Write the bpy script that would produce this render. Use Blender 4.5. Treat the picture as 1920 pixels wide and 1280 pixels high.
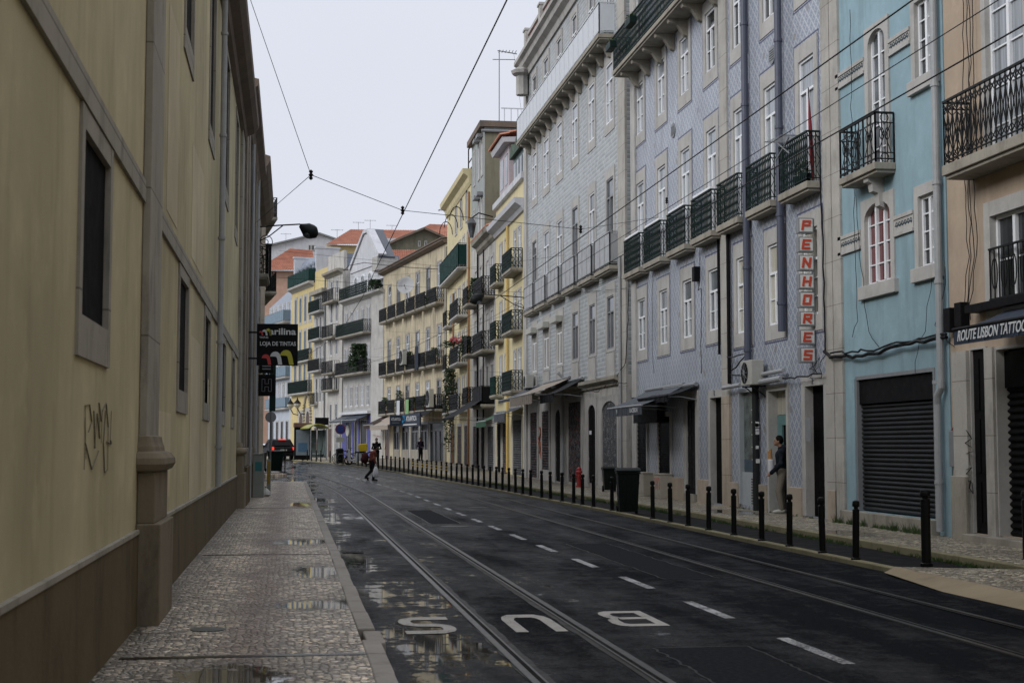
import bpy, bmesh, math, random
from mathutils import Vector, Matrix
random.seed(7)
R = math.radians
scn = bpy.context.scene
COL = scn.collection
for o in list(bpy.data.objects): bpy.data.objects.remove(o)

# ------------------------------------------------------------------ camera
FPX, EYE = 2700.0, 1.65
YAW, PITCH = math.atan(415/FPX), math.atan(195/FPX)
cam = bpy.data.objects.new('camera', bpy.data.cameras.new('camera')); COL.objects.link(cam)
cam.location = (0, 0, EYE)
cam.rotation_euler = (R(90)+PITCH, 0, -YAW)
cam.data.sensor_width = 36; cam.data.lens = FPX/1920*36
cam.data.clip_start = .1; cam.data.clip_end = 3000
cam.data.dof.use_dof = True; cam.data.dof.focus_distance = 42; cam.data.dof.aperture_fstop = 5.0
scn.camera = cam

# ------------------------------------------------------------------ sky, sun, exposure
SUN_EL, SUN_AZ = R(31), R(245)
w = bpy.data.worlds.new('World'); scn.world = w; w.use_nodes = True
nt = w.node_tree; nt.nodes.clear()
out = nt.nodes.new('ShaderNodeOutputWorld'); bg = nt.nodes.new('ShaderNodeBackground')
sky = nt.nodes.new('ShaderNodeTexSky'); sky.sky_type = 'NISHITA'; sky.sun_disc = False
sky.sun_elevation = SUN_EL; sky.sun_rotation = SUN_AZ; sky.air_density = 1.0; sky.dust_density = 4.0
hsv = nt.nodes.new('ShaderNodeHueSaturation'); hsv.inputs['Saturation'].default_value = .25
mx = nt.nodes.new('ShaderNodeMixRGB'); mx.inputs[0].default_value = .88       # cloud cover over the clear sky
tc = nt.nodes.new('ShaderNodeTexCoord'); sep = nt.nodes.new('ShaderNodeSeparateXYZ')
rmp = nt.nodes.new('ShaderNodeValToRGB')                                       # cloud layer, a little brighter overhead
rmp.color_ramp.elements[0].position = 0.0; rmp.color_ramp.elements[0].color = (7.9, 8.3, 9.4, 1)
rmp.color_ramp.elements[1].position = 1.0; rmp.color_ramp.elements[1].color = (14, 14.3, 15.4, 1)
el = rmp.color_ramp.elements.new(.33); el.color = (8.1, 8.45, 9.5, 1)
cn = nt.nodes.new('ShaderNodeTexNoise'); cn.inputs['Scale'].default_value = 2.2; cn.inputs['Detail'].default_value = 4
cm = nt.nodes.new('ShaderNodeMapRange'); cm.inputs[3].default_value = .93; cm.inputs[4].default_value = 1.07
mul = nt.nodes.new('ShaderNodeVectorMath'); mul.operation = 'MULTIPLY'
L = nt.links.new
L(sky.outputs[0], hsv.inputs['Color']); L(hsv.outputs[0], mx.inputs[1])
L(tc.outputs['Generated'], sep.inputs[0]); L(sep.outputs['Z'], rmp.inputs[0])
L(tc.outputs['Generated'], cn.inputs['Vector']); L(cn.outputs[0], cm.inputs[0])
L(rmp.outputs[0], mul.inputs[0]); L(cm.outputs[0], mul.inputs[1]); L(mul.outputs[0], mx.inputs[2])
L(mx.outputs[0], bg.inputs[0]); L(bg.outputs[0], out.inputs[0])
bg.inputs[1].default_value = .1
sl = bpy.data.lights.new('sun', 'SUN'); sl.energy = 1.4; sl.angle = R(25); sl.color = (1, .98, .96)
so = bpy.data.objects.new('sun', sl); COL.objects.link(so)
so.rotation_euler = (R(90)-SUN_EL, 0, R(180)-SUN_AZ)
scn.view_settings.view_transform = 'Standard'; scn.view_settings.look = 'None'
scn.view_settings.exposure = 0.0; scn.view_settings.gamma = 1
scn.cycles.max_bounces = 6

# ------------------------------------------------------------------ pixel -> place (for measuring where things stand)
def ray(x, y):
    r = (x-960)/FPX; u = (640-y)/FPX; c, s = math.cos(PITCH), math.sin(PITCH)
    fh = c-u*s
    return (fh*math.sin(YAW)+r*math.cos(YAW), fh*math.cos(YAW)-r*math.sin(YAW), s+u*c)
def atY(x, y, Y): d = ray(x, y); t = Y/d[1]; return Vector((d[0]*t, Y, EYE+d[2]*t))
def atX(x, y, X): d = ray(x, y); t = X/d[0]; return Vector((X, d[1]*t, EYE+d[2]*t))
def atZ(x, y, Z=0): d = ray(x, y); t = (Z-EYE)/d[2]; return Vector((d[0]*t, d[1]*t, Z))
def sm(a, b, x): t = min(1, max(0, (x-a)/(b-a))); return t*t*(3-2*t)
def gz(Y): return .45*sm(55, 118, Y)                       # the street climbs a little
def bend(Y): return -.0014*(Y-45)**2 if Y > 45 else 0.0     # and bends to the left

# ------------------------------------------------------------------ materials
MATS = {}
class NT:
    def __init__(s, name):
        s.m = bpy.data.materials.new(name); s.m.use_nodes = True; s.t = s.m.node_tree
        s.b = s.t.nodes['Principled BSDF']
        s.tc = s.t.nodes.new('ShaderNodeTexCoord')
    def n(s, ty, **k):
        nd = s.t.nodes.new(ty)
        for a, v in k.items():
            if a.startswith('i_'): nd.inputs[int(a[2:]) if a[2:].isdigit() else a[2:]].default_value = v
            else: setattr(nd, a, v)
        return nd
    def l(s, a, b): s.t.links.new(a, b); return b
    def map(s, scale=(1, 1, 1), src='Object', loc=(0, 0, 0)):
        m = s.n('ShaderNodeMapping'); m.inputs['Scale'].default_value = scale; m.inputs['Location'].default_value = loc
        s.l(s.tc.outputs[src], m.inputs[0]); return m.outputs[0]
    def noise(s, vec, scale=5, detail=5, rough=.6):
        n = s.n('ShaderNodeTexNoise'); n.inputs['Scale'].default_value = scale; n.inputs['Detail'].default_value = detail
        n.inputs['Roughness'].default_value = rough; s.l(vec, n.inputs['Vector']); return n.outputs[0]
    def ramp(s, f, a, b, va=0., vb=1.):
        n = s.n('ShaderNodeMapRange'); n.inputs[1].default_value = a; n.inputs[2].default_value = b
        n.inputs[3].default_value = va; n.inputs[4].default_value = vb; s.l(f, n.inputs[0]); return n.outputs[0]
    def mix(s, f, a, b, mode='MIX'):
        n = s.n('ShaderNodeMixRGB', blend_type=mode)
        for i, v in ((0, f), (1, a), (2, b)):
            if isinstance(v, (int, float)): n.inputs[i].default_value = v
            elif isinstance(v, tuple): n.inputs[i].default_value = v if len(v) == 4 else v+(1,)
            else: s.l(v, n.inputs[i])
        return n.outputs[0]
    def math(s, op, a, b=None):
        n = s.n('ShaderNodeMath', operation=op)
        for i, v in ((0, a), (1, b)):
            if v is None: continue
            if isinstance(v, (int, float)): n.inputs[i].default_value = v
            else: s.l(v, n.inputs[i])
        return n.outputs[0]
    def set(s, **k):
        for a, v in k.items():
            a = {'color': 'Base Color', 'rough': 'Roughness', 'metal': 'Metallic', 'spec': 'Specular IOR Level', 'normal': 'Normal'}.get(a, a)
            if isinstance(v, (int, float)): s.b.inputs[a].default_value = v
            elif isinstance(v, tuple): s.b.inputs[a].default_value = v if len(v) == 4 else v+(1,)
            else: s.l(v, s.b.inputs[a])
    def bump(s, h, strength=.3, dist=.02):
        n = s.n('ShaderNodeBump'); n.inputs['Strength'].default_value = strength; n.inputs['Distance'].default_value = dist
        s.l(h, n.inputs['Height']); s.l(n.outputs[0], s.b.inputs['Normal']); return n
def dk(c, f): return tuple(v*f for v in c[:3])

def plaster(name, col, stain=.5, grime=(.10, .09, .075), patch=.15, rough=.85):
    m = NT(name); v = m.map()
    streak = m.noise(m.map((1.1, 1.1, .2)), 1.6, 7, .7)
    big = m.noise(v, .35, 4, .55); fine = m.noise(v, 9, 6, .7)
    c = m.mix(m.ramp(big, .35, .7, 0, patch*2), col, dk(col, .62))
    c = m.mix(m.ramp(fine, .3, .75, 0, .25), c, dk(col, .7))
    c = m.mix(m.ramp(streak, .5, .68, 0, stain), c, grime)
    st2 = m.noise(m.map((2.6, 2.6, .3), loc=(3, 1, 2)), 1.3, 6, .7); c = m.mix(m.ramp(st2, .56, .74, 0, stain*.7), c, grime)
    mot = m.noise(m.map((1, 1, 1), loc=(7, 7, 7)), 1.7, 7, .68); c = m.mix(m.ramp(mot, .38, .62, .22, 0), c, dk(col, .55)); c = m.mix(m.ramp(mot, .55, .75, 0, .25), c, tuple(min(1, v*1.25) for v in col))
    m.set(color=c, rough=rough, spec=.2); m.bump(fine, .25, .01); return m.m
def stone(name, col, stain=.6, blocks=.9, grime=(.09, .08, .065)):
    m = NT(name); v = m.map()
    streak = m.noise(m.map((1.3, 1.3, .45)), 1.7, 8, .75); fine = m.noise(v, 14, 6, .7); big = m.noise(v, 1.1, 4)
    c = m.mix(m.ramp(big, .3, .7, 0, .6), col, dk(col, .6))
    c = m.mix(m.ramp(fine, .35, .8, 0, .35), c, dk(col, .6))
    c = m.mix(m.ramp(streak, .5, .78, 0, stain), c, grime)
    if blocks:
        sp = m.n('ShaderNodeSeparateXYZ'); m.l(v, sp.inputs[0])
        f = m.math('FRACT', m.math('MULTIPLY', sp.outputs[2], 1/blocks))
        ln = m.math('LESS_THAN', f, .014/blocks)
        c = m.mix(m.math('MULTIPLY', ln, .6), c, dk(grime, .8))
    m.set(color=c, rough=.85, spec=.2); m.bump(fine, .35, .012); return m.m
def plain(name, col, rough=.6, metal=0., var=.3, scale=6, spec=None):
    if spec is None: spec = .4 if max(col) > .05 else .12
    m = NT(name); f = m.noise(m.map(), scale, 5, .65)
    m.set(color=m.mix(m.ramp(f, .35, .75, 0, var), col, dk(col, .5)), rough=m.ramp(f, .3, .7, rough*.85, min(1, rough*1.15)), metal=metal, spec=spec)
    return m.m
def glass(name, base, curtain=None, rough=.06):
    m = NT(name); v = m.map()
    if curtain:
        wv = m.noise(m.map((9, 9, .25)), 2.0, 2)
        c = m.mix(m.ramp(wv, .35, .65), curtain, dk(curtain, .6))
    else: c = m.mix(m.ramp(m.noise(v, 1.3, 3), .35, .65), base, dk(base, .3))
    m.set(color=c, rough=rough, spec=.55 if rough < .2 else .12)
    m.bump(m.noise(v, 1.2, 2), .05, .02); return m.m
def tilelattice(name):
    m = NT(name); v = m.map(); sp = m.n('ShaderNodeSeparateXYZ'); m.l(v, sp.inputs[0])
    # lattice of long diamonds on glazed tiles of .14 m
    u = m.math('MULTIPLY', sp.outputs[0], 1/.28); w_ = m.math('MULTIPLY', sp.outputs[2], 1/.28)
    def tri(a): return m.math('ABSOLUTE', m.math('SUBTRACT', m.math('FRACT', a), .5))
    a = tri(m.math('ADD', u, w_)); b = tri(m.math('SUBTRACT', u, w_))
    la = m.math('LESS_THAN', a, .085); lb = m.math('LESS_THAN', b, .085)
    lines = m.math('MAXIMUM', la, lb)
    dot = m.math('GREATER_THAN', m.math('MINIMUM', a, b), .40)
    dot2 = m.math('GREATER_THAN', m.math('MINIMUM', a, b), .30)
    ring = m.math('SUBTRACT', dot2, dot)
    big = m.noise(v, .5, 4); per = m.n('ShaderNodeTexWhiteNoise')
    sn = m.n('ShaderNodeVectorMath', operation='SNAP'); m.l(v, sn.inputs[0]); sn.inputs[1].default_value = (.14, 9, .14); m.l(sn.outputs[0], per.inputs['Vector'])
    base = m.mix(m.ramp(per.outputs[0], 0, 1, 0, .35), (.245, .285, .345), (.315, .35, .405))
    c = m.mix(lines, base, (.47, .49, .52)); c = m.mix(ring, c, (.17, .20, .29)); c = m.mix(dot, c, (.48, .5, .53))
    streak = m.noise(m.map((1.5, 1.5, .13)), 1.8, 6, .65)
    c = m.mix(m.ramp(streak, .52, .72, 0, .5), c, (.10, .10, .11))
    c = m.mix(m.ramp(big, .4, .7, 0, .4), c, (.22, .225, .26)); c = m.mix(m.math('MULTIPLY', m.math('GREATER_THAN', per.outputs[0], .992), .8), c, (.2, .19, .17))
    gu = m.math('LESS_THAN', m.math('FRACT', m.math('MULTIPLY', sp.outputs[0], 1/.14)), .03)
    gw = m.math('LESS_THAN', m.math('FRACT', m.math('MULTIPLY', sp.outputs[2], 1/.14)), .03)
    g = m.math('MAXIMUM', gu, gw); c = m.mix(m.math('MULTIPLY', g, .45), c, (.12, .12, .14))
    m.set(color=c, rough=m.ramp(big, .3, .7, .28, .5)); m.bump(m.math('ADD', m.math('MULTIPLY', g, -1.), m.math('MULTIPLY', per.outputs[0], .3)), .25, .004); return m.m
def tilegrey(name):
    m = NT(name); v = m.map(); sp = m.n('ShaderNodeSeparateXYZ'); m.l(v, sp.inputs[0])
    cb = m.n('ShaderNodeCombineXYZ'); m.l(sp.outputs[0], cb.inputs[0]); m.l(sp.outputs[2], cb.inputs[1])
    br = m.n('ShaderNodeTexBrick'); br.offset = .5; m.l(cb.outputs[0], br.inputs['Vector'])
    br.inputs['Scale'].default_value = 1; br.inputs['Brick Width'].default_value = .30; br.inputs['Row Height'].default_value = .16
    br.inputs['Mortar Size'].default_value = .02; br.inputs['Mortar Smooth'].default_value = .6
    br.inputs['Color1'].default_value = (.215, .24, .24, 1); br.inputs['Color2'].default_value = (.37, .395, .395, 1); br.inputs['Mortar'].default_value = (.15, .165, .17, 1)
    fw = m.math('FRACT', m.math('MULTIPLY', sp.outputs[2], 1/.16))
    c = m.mix(m.ramp(fw, .5, .95, 0, .65), br.outputs[0], (.54, .56, .57))
    streak = m.noise(m.map((1.5, 1.5, .13)), 1.8, 6, .65)
    c = m.mix(m.ramp(streak, .52, .8, 0, .5), c, (.12, .115, .11))
    m.set(color=c, rough=.38); m.bump(br.outputs['Fac'], -.4, .008); return m.m
def rooftile(name, c1=(.52, .22, .135), c2=(.34, .14, .09)):
    m = NT(name); v = m.map(); big = m.noise(v, 1.0, 5); fine = m.noise(v, 12, 5)
    c = m.mix(m.ramp(big, .3, .7), c1, c2); c = m.mix(m.ramp(fine, .45, .75, 0, .6), c, (.09, .075, .06))
    m.set(color=c, rough=.85); return m.m

def asphalt(name, park=False):
    m = NT(name); v = m.map(src='Object'); sp = m.n('ShaderNodeSeparateXYZ'); m.l(v, sp.inputs[0])
    fine = m.noise(v, 60, 6, .8); mid = m.noise(v, 3.5, 6, .7); lng = m.noise(m.map((.55, .13, 1)), 2.0, 6, .62)
    vor = m.n('ShaderNodeTexVoronoi'); vor.inputs['Scale'].default_value = 95; m.l(v, vor.inputs['Vector'])
    base = m.mix(m.ramp(fine, .35, .7), (.003, .0038, .0055), (.015, .0175, .0225))
    base = m.mix(m.ramp(mid, .40, .62, 0, .25), base, (.004, .005, .0065))
    sc_ = m.noise(m.map((1.1, .5, 1), loc=(9, 2, 0)), 1.3, 6, .7); base = m.mix(m.ramp(sc_, .5, .62, 0, .15), base, (.017, .0195, .025))
    patch = m.ramp(m.noise(m.map((.25, .1, 1), loc=(3, 1, 0)), 2.2, 3, .4), .5, .53)
    spk = m.noise(v, 24, 4, .75); base = m.mix(m.ramp(spk, .55, .72, 0, .7), base, (.030, .034, .042)); base = m.mix(m.ramp(spk, .44, .3, 0, .7), base, (.002, .0025, .0035))
    # water lies towards the left kerb and along the rails
    near = m.math('ADD', m.ramp(sp.outputs[0], .9, 2.2, .17, .045), m.ramp(sp.outputs[0], 2.0, 5.5, .05, -.06))
    wet = m.math('ADD', lng, near)
    wet = m.math('ADD', wet, m.math('MULTIPLY', m.math('SUBTRACT', mid, .5), .6))
    pud = m.ramp(wet, .715, .745)
    damp = m.ramp(m.math('ADD', m.math('ADD', wet, m.math('MULTIPLY', spk, .45)), m.ramp(sp.outputs[1], 20, 62, 0, .46)), .66, 1.32)
    c = m.mix(m.math('MULTIPLY', pud, .6), base, (.014, .014, .016))
    # cracks
    vc = m.n('ShaderNodeTexVoronoi', feature='DISTANCE_TO_EDGE'); vc.inputs['Scale'].default_value = .55
    wob = m.n('ShaderNodeVectorMath', operation='ADD'); m.l(v, wob.inputs[0])
    nz = m.n('ShaderNodeTexNoise'); nz.inputs['Scale'].default_value = 2.5; nz.inputs['Detail'].default_value = 5; m.l(v, nz.inputs['Vector']); m.l(nz.outputs[1], wob.inputs[1])
    m.l(wob.outputs[0], vc.inputs['Vector']); crack = m.math('MULTIPLY', m.math('LESS_THAN', vc.outputs[0], .012), m.ramp(mid, .5, .55))
    c = m.mix(m.math('MULTIPLY', crack, .8), c, (.006, .006, .006))
    r = m.mix(damp, (.66, .66, .66), (.24, .24, .24)); r = m.mix(pud, r, (.03, .03, .03))
    sp_ = m.mix(damp, (.02, .02, .02), (.36, .36, .36)); sp_ = m.mix(pud, sp_, (.5, .5, .5)); m.set(color=c, rough=r, spec=sp_)
    inv = m.math('SUBTRACT', 1., pud)
    h = m.math('MULTIPLY', m.math('ADD', m.math('ADD', m.math('MULTIPLY', vor.outputs[0], .8), m.math('MULTIPLY', spk, .9)), m.math('ADD', m.math('MULTIPLY', mid, 1.6), m.math('MULTIPLY', crack, -1.5))), inv)
    m.bump(h, .8, .02); return m.m
def cobble(name, puddles, col=(.72, .615, .475), path=True):
    m = NT(name); v = m.map(); sp = m.n('ShaderNodeSeparateXYZ'); m.l(v, sp.inputs[0])
    mp = m.map((1, 1, 0)); 
    ve = m.n('ShaderNodeTexVoronoi', feature='DISTANCE_TO_EDGE'); ve.inputs['Scale'].default_value = 17; ve.inputs['Randomness'].default_value = .75; m.l(mp, ve.inputs['Vector'])
    vf = m.n('ShaderNodeTexVoronoi'); vf.inputs['Scale'].default_value = 17; vf.inputs['Randomness'].default_value = .75; m.l(mp, vf.inputs['Vector'])
    s2 = m.n('ShaderNodeSeparateXYZ'); m.l(vf.outputs['Color'], s2.inputs[0])
    c = m.mix(m.math('POWER', s2.outputs[0], 1.5), dk(col, .22), dk(col, 1.6))
    big = m.noise(v, .9, 5); mid = m.noise(v, 4, 5, .7)
    c = m.mix(m.ramp(big, .4, .66, 0, .6), c, (.2, .17, .125))
    if path:                                                   # brown worn line along the middle
        dx = m.math('ABSOLUTE', m.math('SUBTRACT', m.math('ADD', sp.outputs[0], m.math('MULTIPLY', big, .8)), .12))
        c = m.mix(m.ramp(dx, .05, .4, .75, 0), c, (.17, .11, .08))
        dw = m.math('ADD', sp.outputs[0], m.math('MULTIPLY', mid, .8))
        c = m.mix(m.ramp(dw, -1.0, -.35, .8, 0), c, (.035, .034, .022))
    joint = m.ramp(ve.outputs[0], .02, .10, 1, 0)
    c = m.mix(m.math('MULTIPLY', joint, .9), c, (.018, .016, .012))
    pud = None
    for (px, py, rx, ry) in puddles:
        a = m.math('MULTIPLY', m.math('SUBTRACT', sp.outputs[0], px), 1/rx); b = m.math('MULTIPLY', m.math('SUBTRACT', sp.outputs[1], py), 1/ry)
        d = m.math('ADD', m.math('MULTIPLY', a, a), m.math('MULTIPLY', b, b))
        d = m.math('ADD', d, m.math('MULTIPLY', m.math('SUBTRACT', mid, .5), 3.4)); d = m.math('ADD', d, m.math('MULTIPLY', m.math('SUBTRACT', s2.outputs[1], .5), .9)); hal = m.ramp(d, .9, 3.0, .55, 0); c = m.mix(hal, c, (.05, .045, .036))
        q = m.ramp(d, .85, 1.1, 1, 0); pud = q if pud is None else m.math('MAXIMUM', pud, q)
    if pud is not None:
        c = m.mix(m.math('MULTIPLY', pud, .75), c, (.07, .06, .045))
        r = m.mix(pud, m.mix(m.ramp(mid, .3, .7), (.3, .3, .3), (.6, .6, .6)), (.025, .025, .025)); inv = m.math('SUBTRACT', 1., pud)
    else: r = m.ramp(mid, .3, .7, .35, .7); inv = 1.
    m.set(color=c, rough=r, spec=.5)
    h = m.math('MULTIPLY', m.math('ADD', m.math('MINIMUM', m.math('MULTIPLY', ve.outputs[0], 4), .9), m.math('MULTIPLY', s2.outputs[0], .45)), inv)
    m.bump(h, .9, .014); return m.m
def worn(name, col, lo=.46, hi=.6):
    m = NT(name); v = m.map(); f = m.noise(v, 38, 6, .85); g = m.noise(v, 2.5, 5, .6)
    k = m.ramp(m.math('ADD', m.math('MULTIPLY', f, .75), m.math('MULTIPLY', g, .35)), lo, hi)
    m.set(color=m.mix(k, (.010, .010, .012), col), rough=.55, spec=.1); m.bump(f, .5, .008); return m.m
def lattice_mat(name): 
    m = NT(name); m.set(color=(.01, .01, .01), rough=.5); return m.m
def shutter(name, col):
    m = NT(name); v = m.map(); f = m.noise(v, 3, 5)
    m.set(color=m.mix(m.ramp(f, .35, .7), col, dk(col, .55)), rough=.5, metal=.0); return m.m
def graffiti(name, base, inks):
    m = NT(name); v = m.map(); c = base
    for i, ink in enumerate(inks):
        n = m.noise(m.map((3.2, 3.2, 2.2), loc=(i*7.3, 0, i*3.1)), 1.5, 2.5, .5)
        band = m.math('LESS_THAN', m.math('ABSOLUTE', m.math('SUBTRACT', n, .52)), .012)
        c = m.mix(band, c, ink)
    m.set(color=c, rough=.8, spec=.08); return m.m

def emis(name, col, st):
    m = NT(name); m.set(color=dk(col, .5)); m.b.inputs['Emission Color'].default_value = col+(1,); m.b.inputs['Emission Strength'].default_value = st; return m.m

M = dict(
 seam=plain('tar_seam', (.002, .002, .0025), .35), patch=plain('asphalt_patch', (.013, .0145, .018), .7, 0, .8, 22, .03), border=plain('blue_tile_border', (.07, .075, .14), .4), purple=tilelattice('lattice_tile'), greytile=tilegrey('scale_tile'),
 stone=stone('limestone', (.47, .45, .41), .6), stone_warm=stone('warm_limestone', (.46, .39, .31), .6), stone_plain=stone('trim_stone', (.49, .48, .455), .5, 0),
 stone_dirty=stone('dirty_stone', (.36, .335, .28), .85, 0), skirt=stone('skirting_stone', (.135, .105, .06), .95, 0, (.03, .026, .014)),
 leftpl=plaster('ochre_plaster', (.60, .54, .345), .42, (.24, .21, .135), .5), leftstone=stone('grey_stone', (.37, .35, .30), .8, 1.3, (.06, .055, .05)),
 blue=plaster('blue_plaster', (.30, .435, .49), .3, (.08, .11, .12), .22), beige=plaster('salmon_plaster', (.47, .375, .285), .3, (.2, .14, .1), .2),
 yellow=plaster('yellow_plaster', (.68, .60, .37), .22, (.25, .2, .12), .12), cream=plaster('stained_cream_plaster', (.64, .56, .40), 1.0, (.15, .13, .10), .5),
 mustard=plaster('mustard_plaster', (.64, .53, .27), .2, (.3, .22, .1), .1), white=plaster('white_plaster', (.6, .61, .64), .3, (.25, .25, .26), .15),
 offwhite=plaster('offwhite_plaster', (.54, .525, .49), .85, (.17, .16, .14), .2), greyblue=plaster('pale_blue_plaster', (.5, .55, .62), .3, (.25, .27, .3), .12),
 concrete=plaster('mossy_render', (.25, .235, .17), .7, (.12, .115, .07), .4), greygreen=plaster('grey_green_render', (.37, .4, .39), .5, (.2, .2, .18), .2),
 pink=plaster('pale_pink_plaster', (.5, .45, .47), .2, (.3, .27, .27), .1), salmon=plaster('terracotta_plaster', (.55, .36, .27), .2, (.3, .2, .15), .15),
 greypale=plaster('pale_grey_render', (.42, .42, .41), .6, (.16, .155, .14), .3),
 roof=rooftile('clay_tiles'), roofdark=rooftile('old_clay_tiles', (.2, .14, .1), (.1, .085, .07)), slate=plain('slate', (.09, .1, .12), .5), zinc=plain('zinc', (.2, .23, .28), .45),
 iron=plain('black_iron', (.013, .014, .014), .45), greeniron=plain('green_iron', (.006, .018, .015), .5), netgreen=plain('green_netting', (.010, .04, .034), .7, 0, .6, 3),
 bluerail=plain('blue_grey_rail', (.16, .23, .29), .5), greywhite=plain('white_rail', (.56, .59, .62), .4, 0, .15), frost=plain('frosted_panel', (.36, .37, .38), .4, 0, .5, 3),
 whitewood=plain('white_painted_wood', (.78, .8, .82), .4, 0, .15), greenwood=plain('green_painted_wood', (.02, .06, .05), .4), brownwood=plain('brown_wood', (.09, .05, .035), .5), greywood=plain('grey_wood', (.22, .23, .24), .5),
 gdark=glass('dark_glass', (.035, .04, .045)), gpale=glass('curtained_glass', (0, 0, 0), (.34, .37, .40)), gcream=glass('blind_glass', (0, 0, 0), (.5, .48, .4)), gred=glass('red_curtain_glass', (0, 0, 0), (.17, .05, .055)), gblack=glass('black_glass', (.006, .007, .008), None, .25), gmid=glass('grey_glass', (.15, .17, .19)),
 gteal=glass('shop_glass', (.16, .2, .19)),
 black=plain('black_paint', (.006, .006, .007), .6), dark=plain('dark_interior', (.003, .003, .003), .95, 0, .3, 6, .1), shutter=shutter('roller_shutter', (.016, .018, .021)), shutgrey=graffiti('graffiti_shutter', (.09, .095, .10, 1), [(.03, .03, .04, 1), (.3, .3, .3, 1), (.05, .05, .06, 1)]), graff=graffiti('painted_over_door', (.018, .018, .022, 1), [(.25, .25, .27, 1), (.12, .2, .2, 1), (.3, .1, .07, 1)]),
 navy=plain('navy_canvas', (.022, .033, .055), .7), awngrey=plain('grey_canvas', (.07, .08, .095), .7), awncream=plain('cream_canvas', (.33, .28, .23), .8), awngreen=plain('green_canvas', (.03, .09, .05), .7), awnblack=plain('black_canvas', (.012, .013, .015), .7), bluepanel=plain('cobalt_paint', (.055, .06, .25), .5),
 text=plain('white_lettering', (.6, .62, .63), .5, 0, .05), red=plain('red_lettering', (.52, .07, .035), .45, 0, .15), signw=plain('light_box_panel', (.66, .68, .65), .35, 0, .2),
 pipe=plain('grey_blue_pipe', (.075, .085, .12), .4), pipew=plain('white_pipe', (.33, .345, .355), .45, 0, .3), pipey=plain('yellow_pipe', (.58, .42, .14), .5), cable=plain('black_cable', (.008, .008, .008), .5),
 acw=plain('ac_casing', (.42, .42, .38), .45, 0, .25), asphalt=asphalt('wet_asphalt'), park=plain('dark_asphalt', (.006, .006, .007), .7, 0, .6, 3),
 cobl=cobble('limestone_setts', [(.2, 23.4, .42, .7), (.38, 17.8, .36, .8), (.42, 14.2, .5, .45), (-.40, 9.9, .42, .5), (.3, 38, .3, 1.6)]),
 cobr=cobble('dry_limestone_setts', [(10.1, 32.3, .45, 1.2), (9.7, 24.2, .3, .8)], (.52, .46, .34), False),
 kerb=stone('kerb_stone', (.38, .36, .33), .55, 0), kerby=stone('yellowed_kerb', (.27, .245, .15), .8, 0, (.12, .1, .06)), steel=plain('rail_steel', (.09, .088, .085), .35, .9, .4), bed=plain('rail_bed', (.030, .028, .025), .5, 0, .7, 5, .12),
 paint=worn('road_paint', (.48, .49, .50), .475, .585), paintbus=worn('bus_paint', (.42, .41, .38), .40, .53),
 bollard=plain('bollard_black', (.009, .0095, .0095), .38), binplastic=plain('bin_plastic', (.008, .012, .011), .45), yellowp=plain('yellow_plastic', (.75, .55, .02), .4),
 leaf=plain('leaf', (.045, .09, .02), .7, 0, .7, 3), leafd=plain('dark_leaf', (.025, .055, .018), .7, 0, .6, 3), soil=plain('earth', (.03, .022, .015), .9), terracotta=plain('terracotta', (.3, .12, .06), .7),
 tealp=plain('teal_paint', (.12, .23, .23), .4), palepanel=plain('pale_panel', (.38, .41, .43), .45, 0, .2), cab=plain('cabinet_cream', (.42, .39, .33), .6, 0, .3), cabgrey=plain('cabinet_grey', (.22, .24, .22), .6, 0, .3),
)
wood_shelf = plain('shelf_white', (.55, .53, .47), .5, 0, .1)

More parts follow.
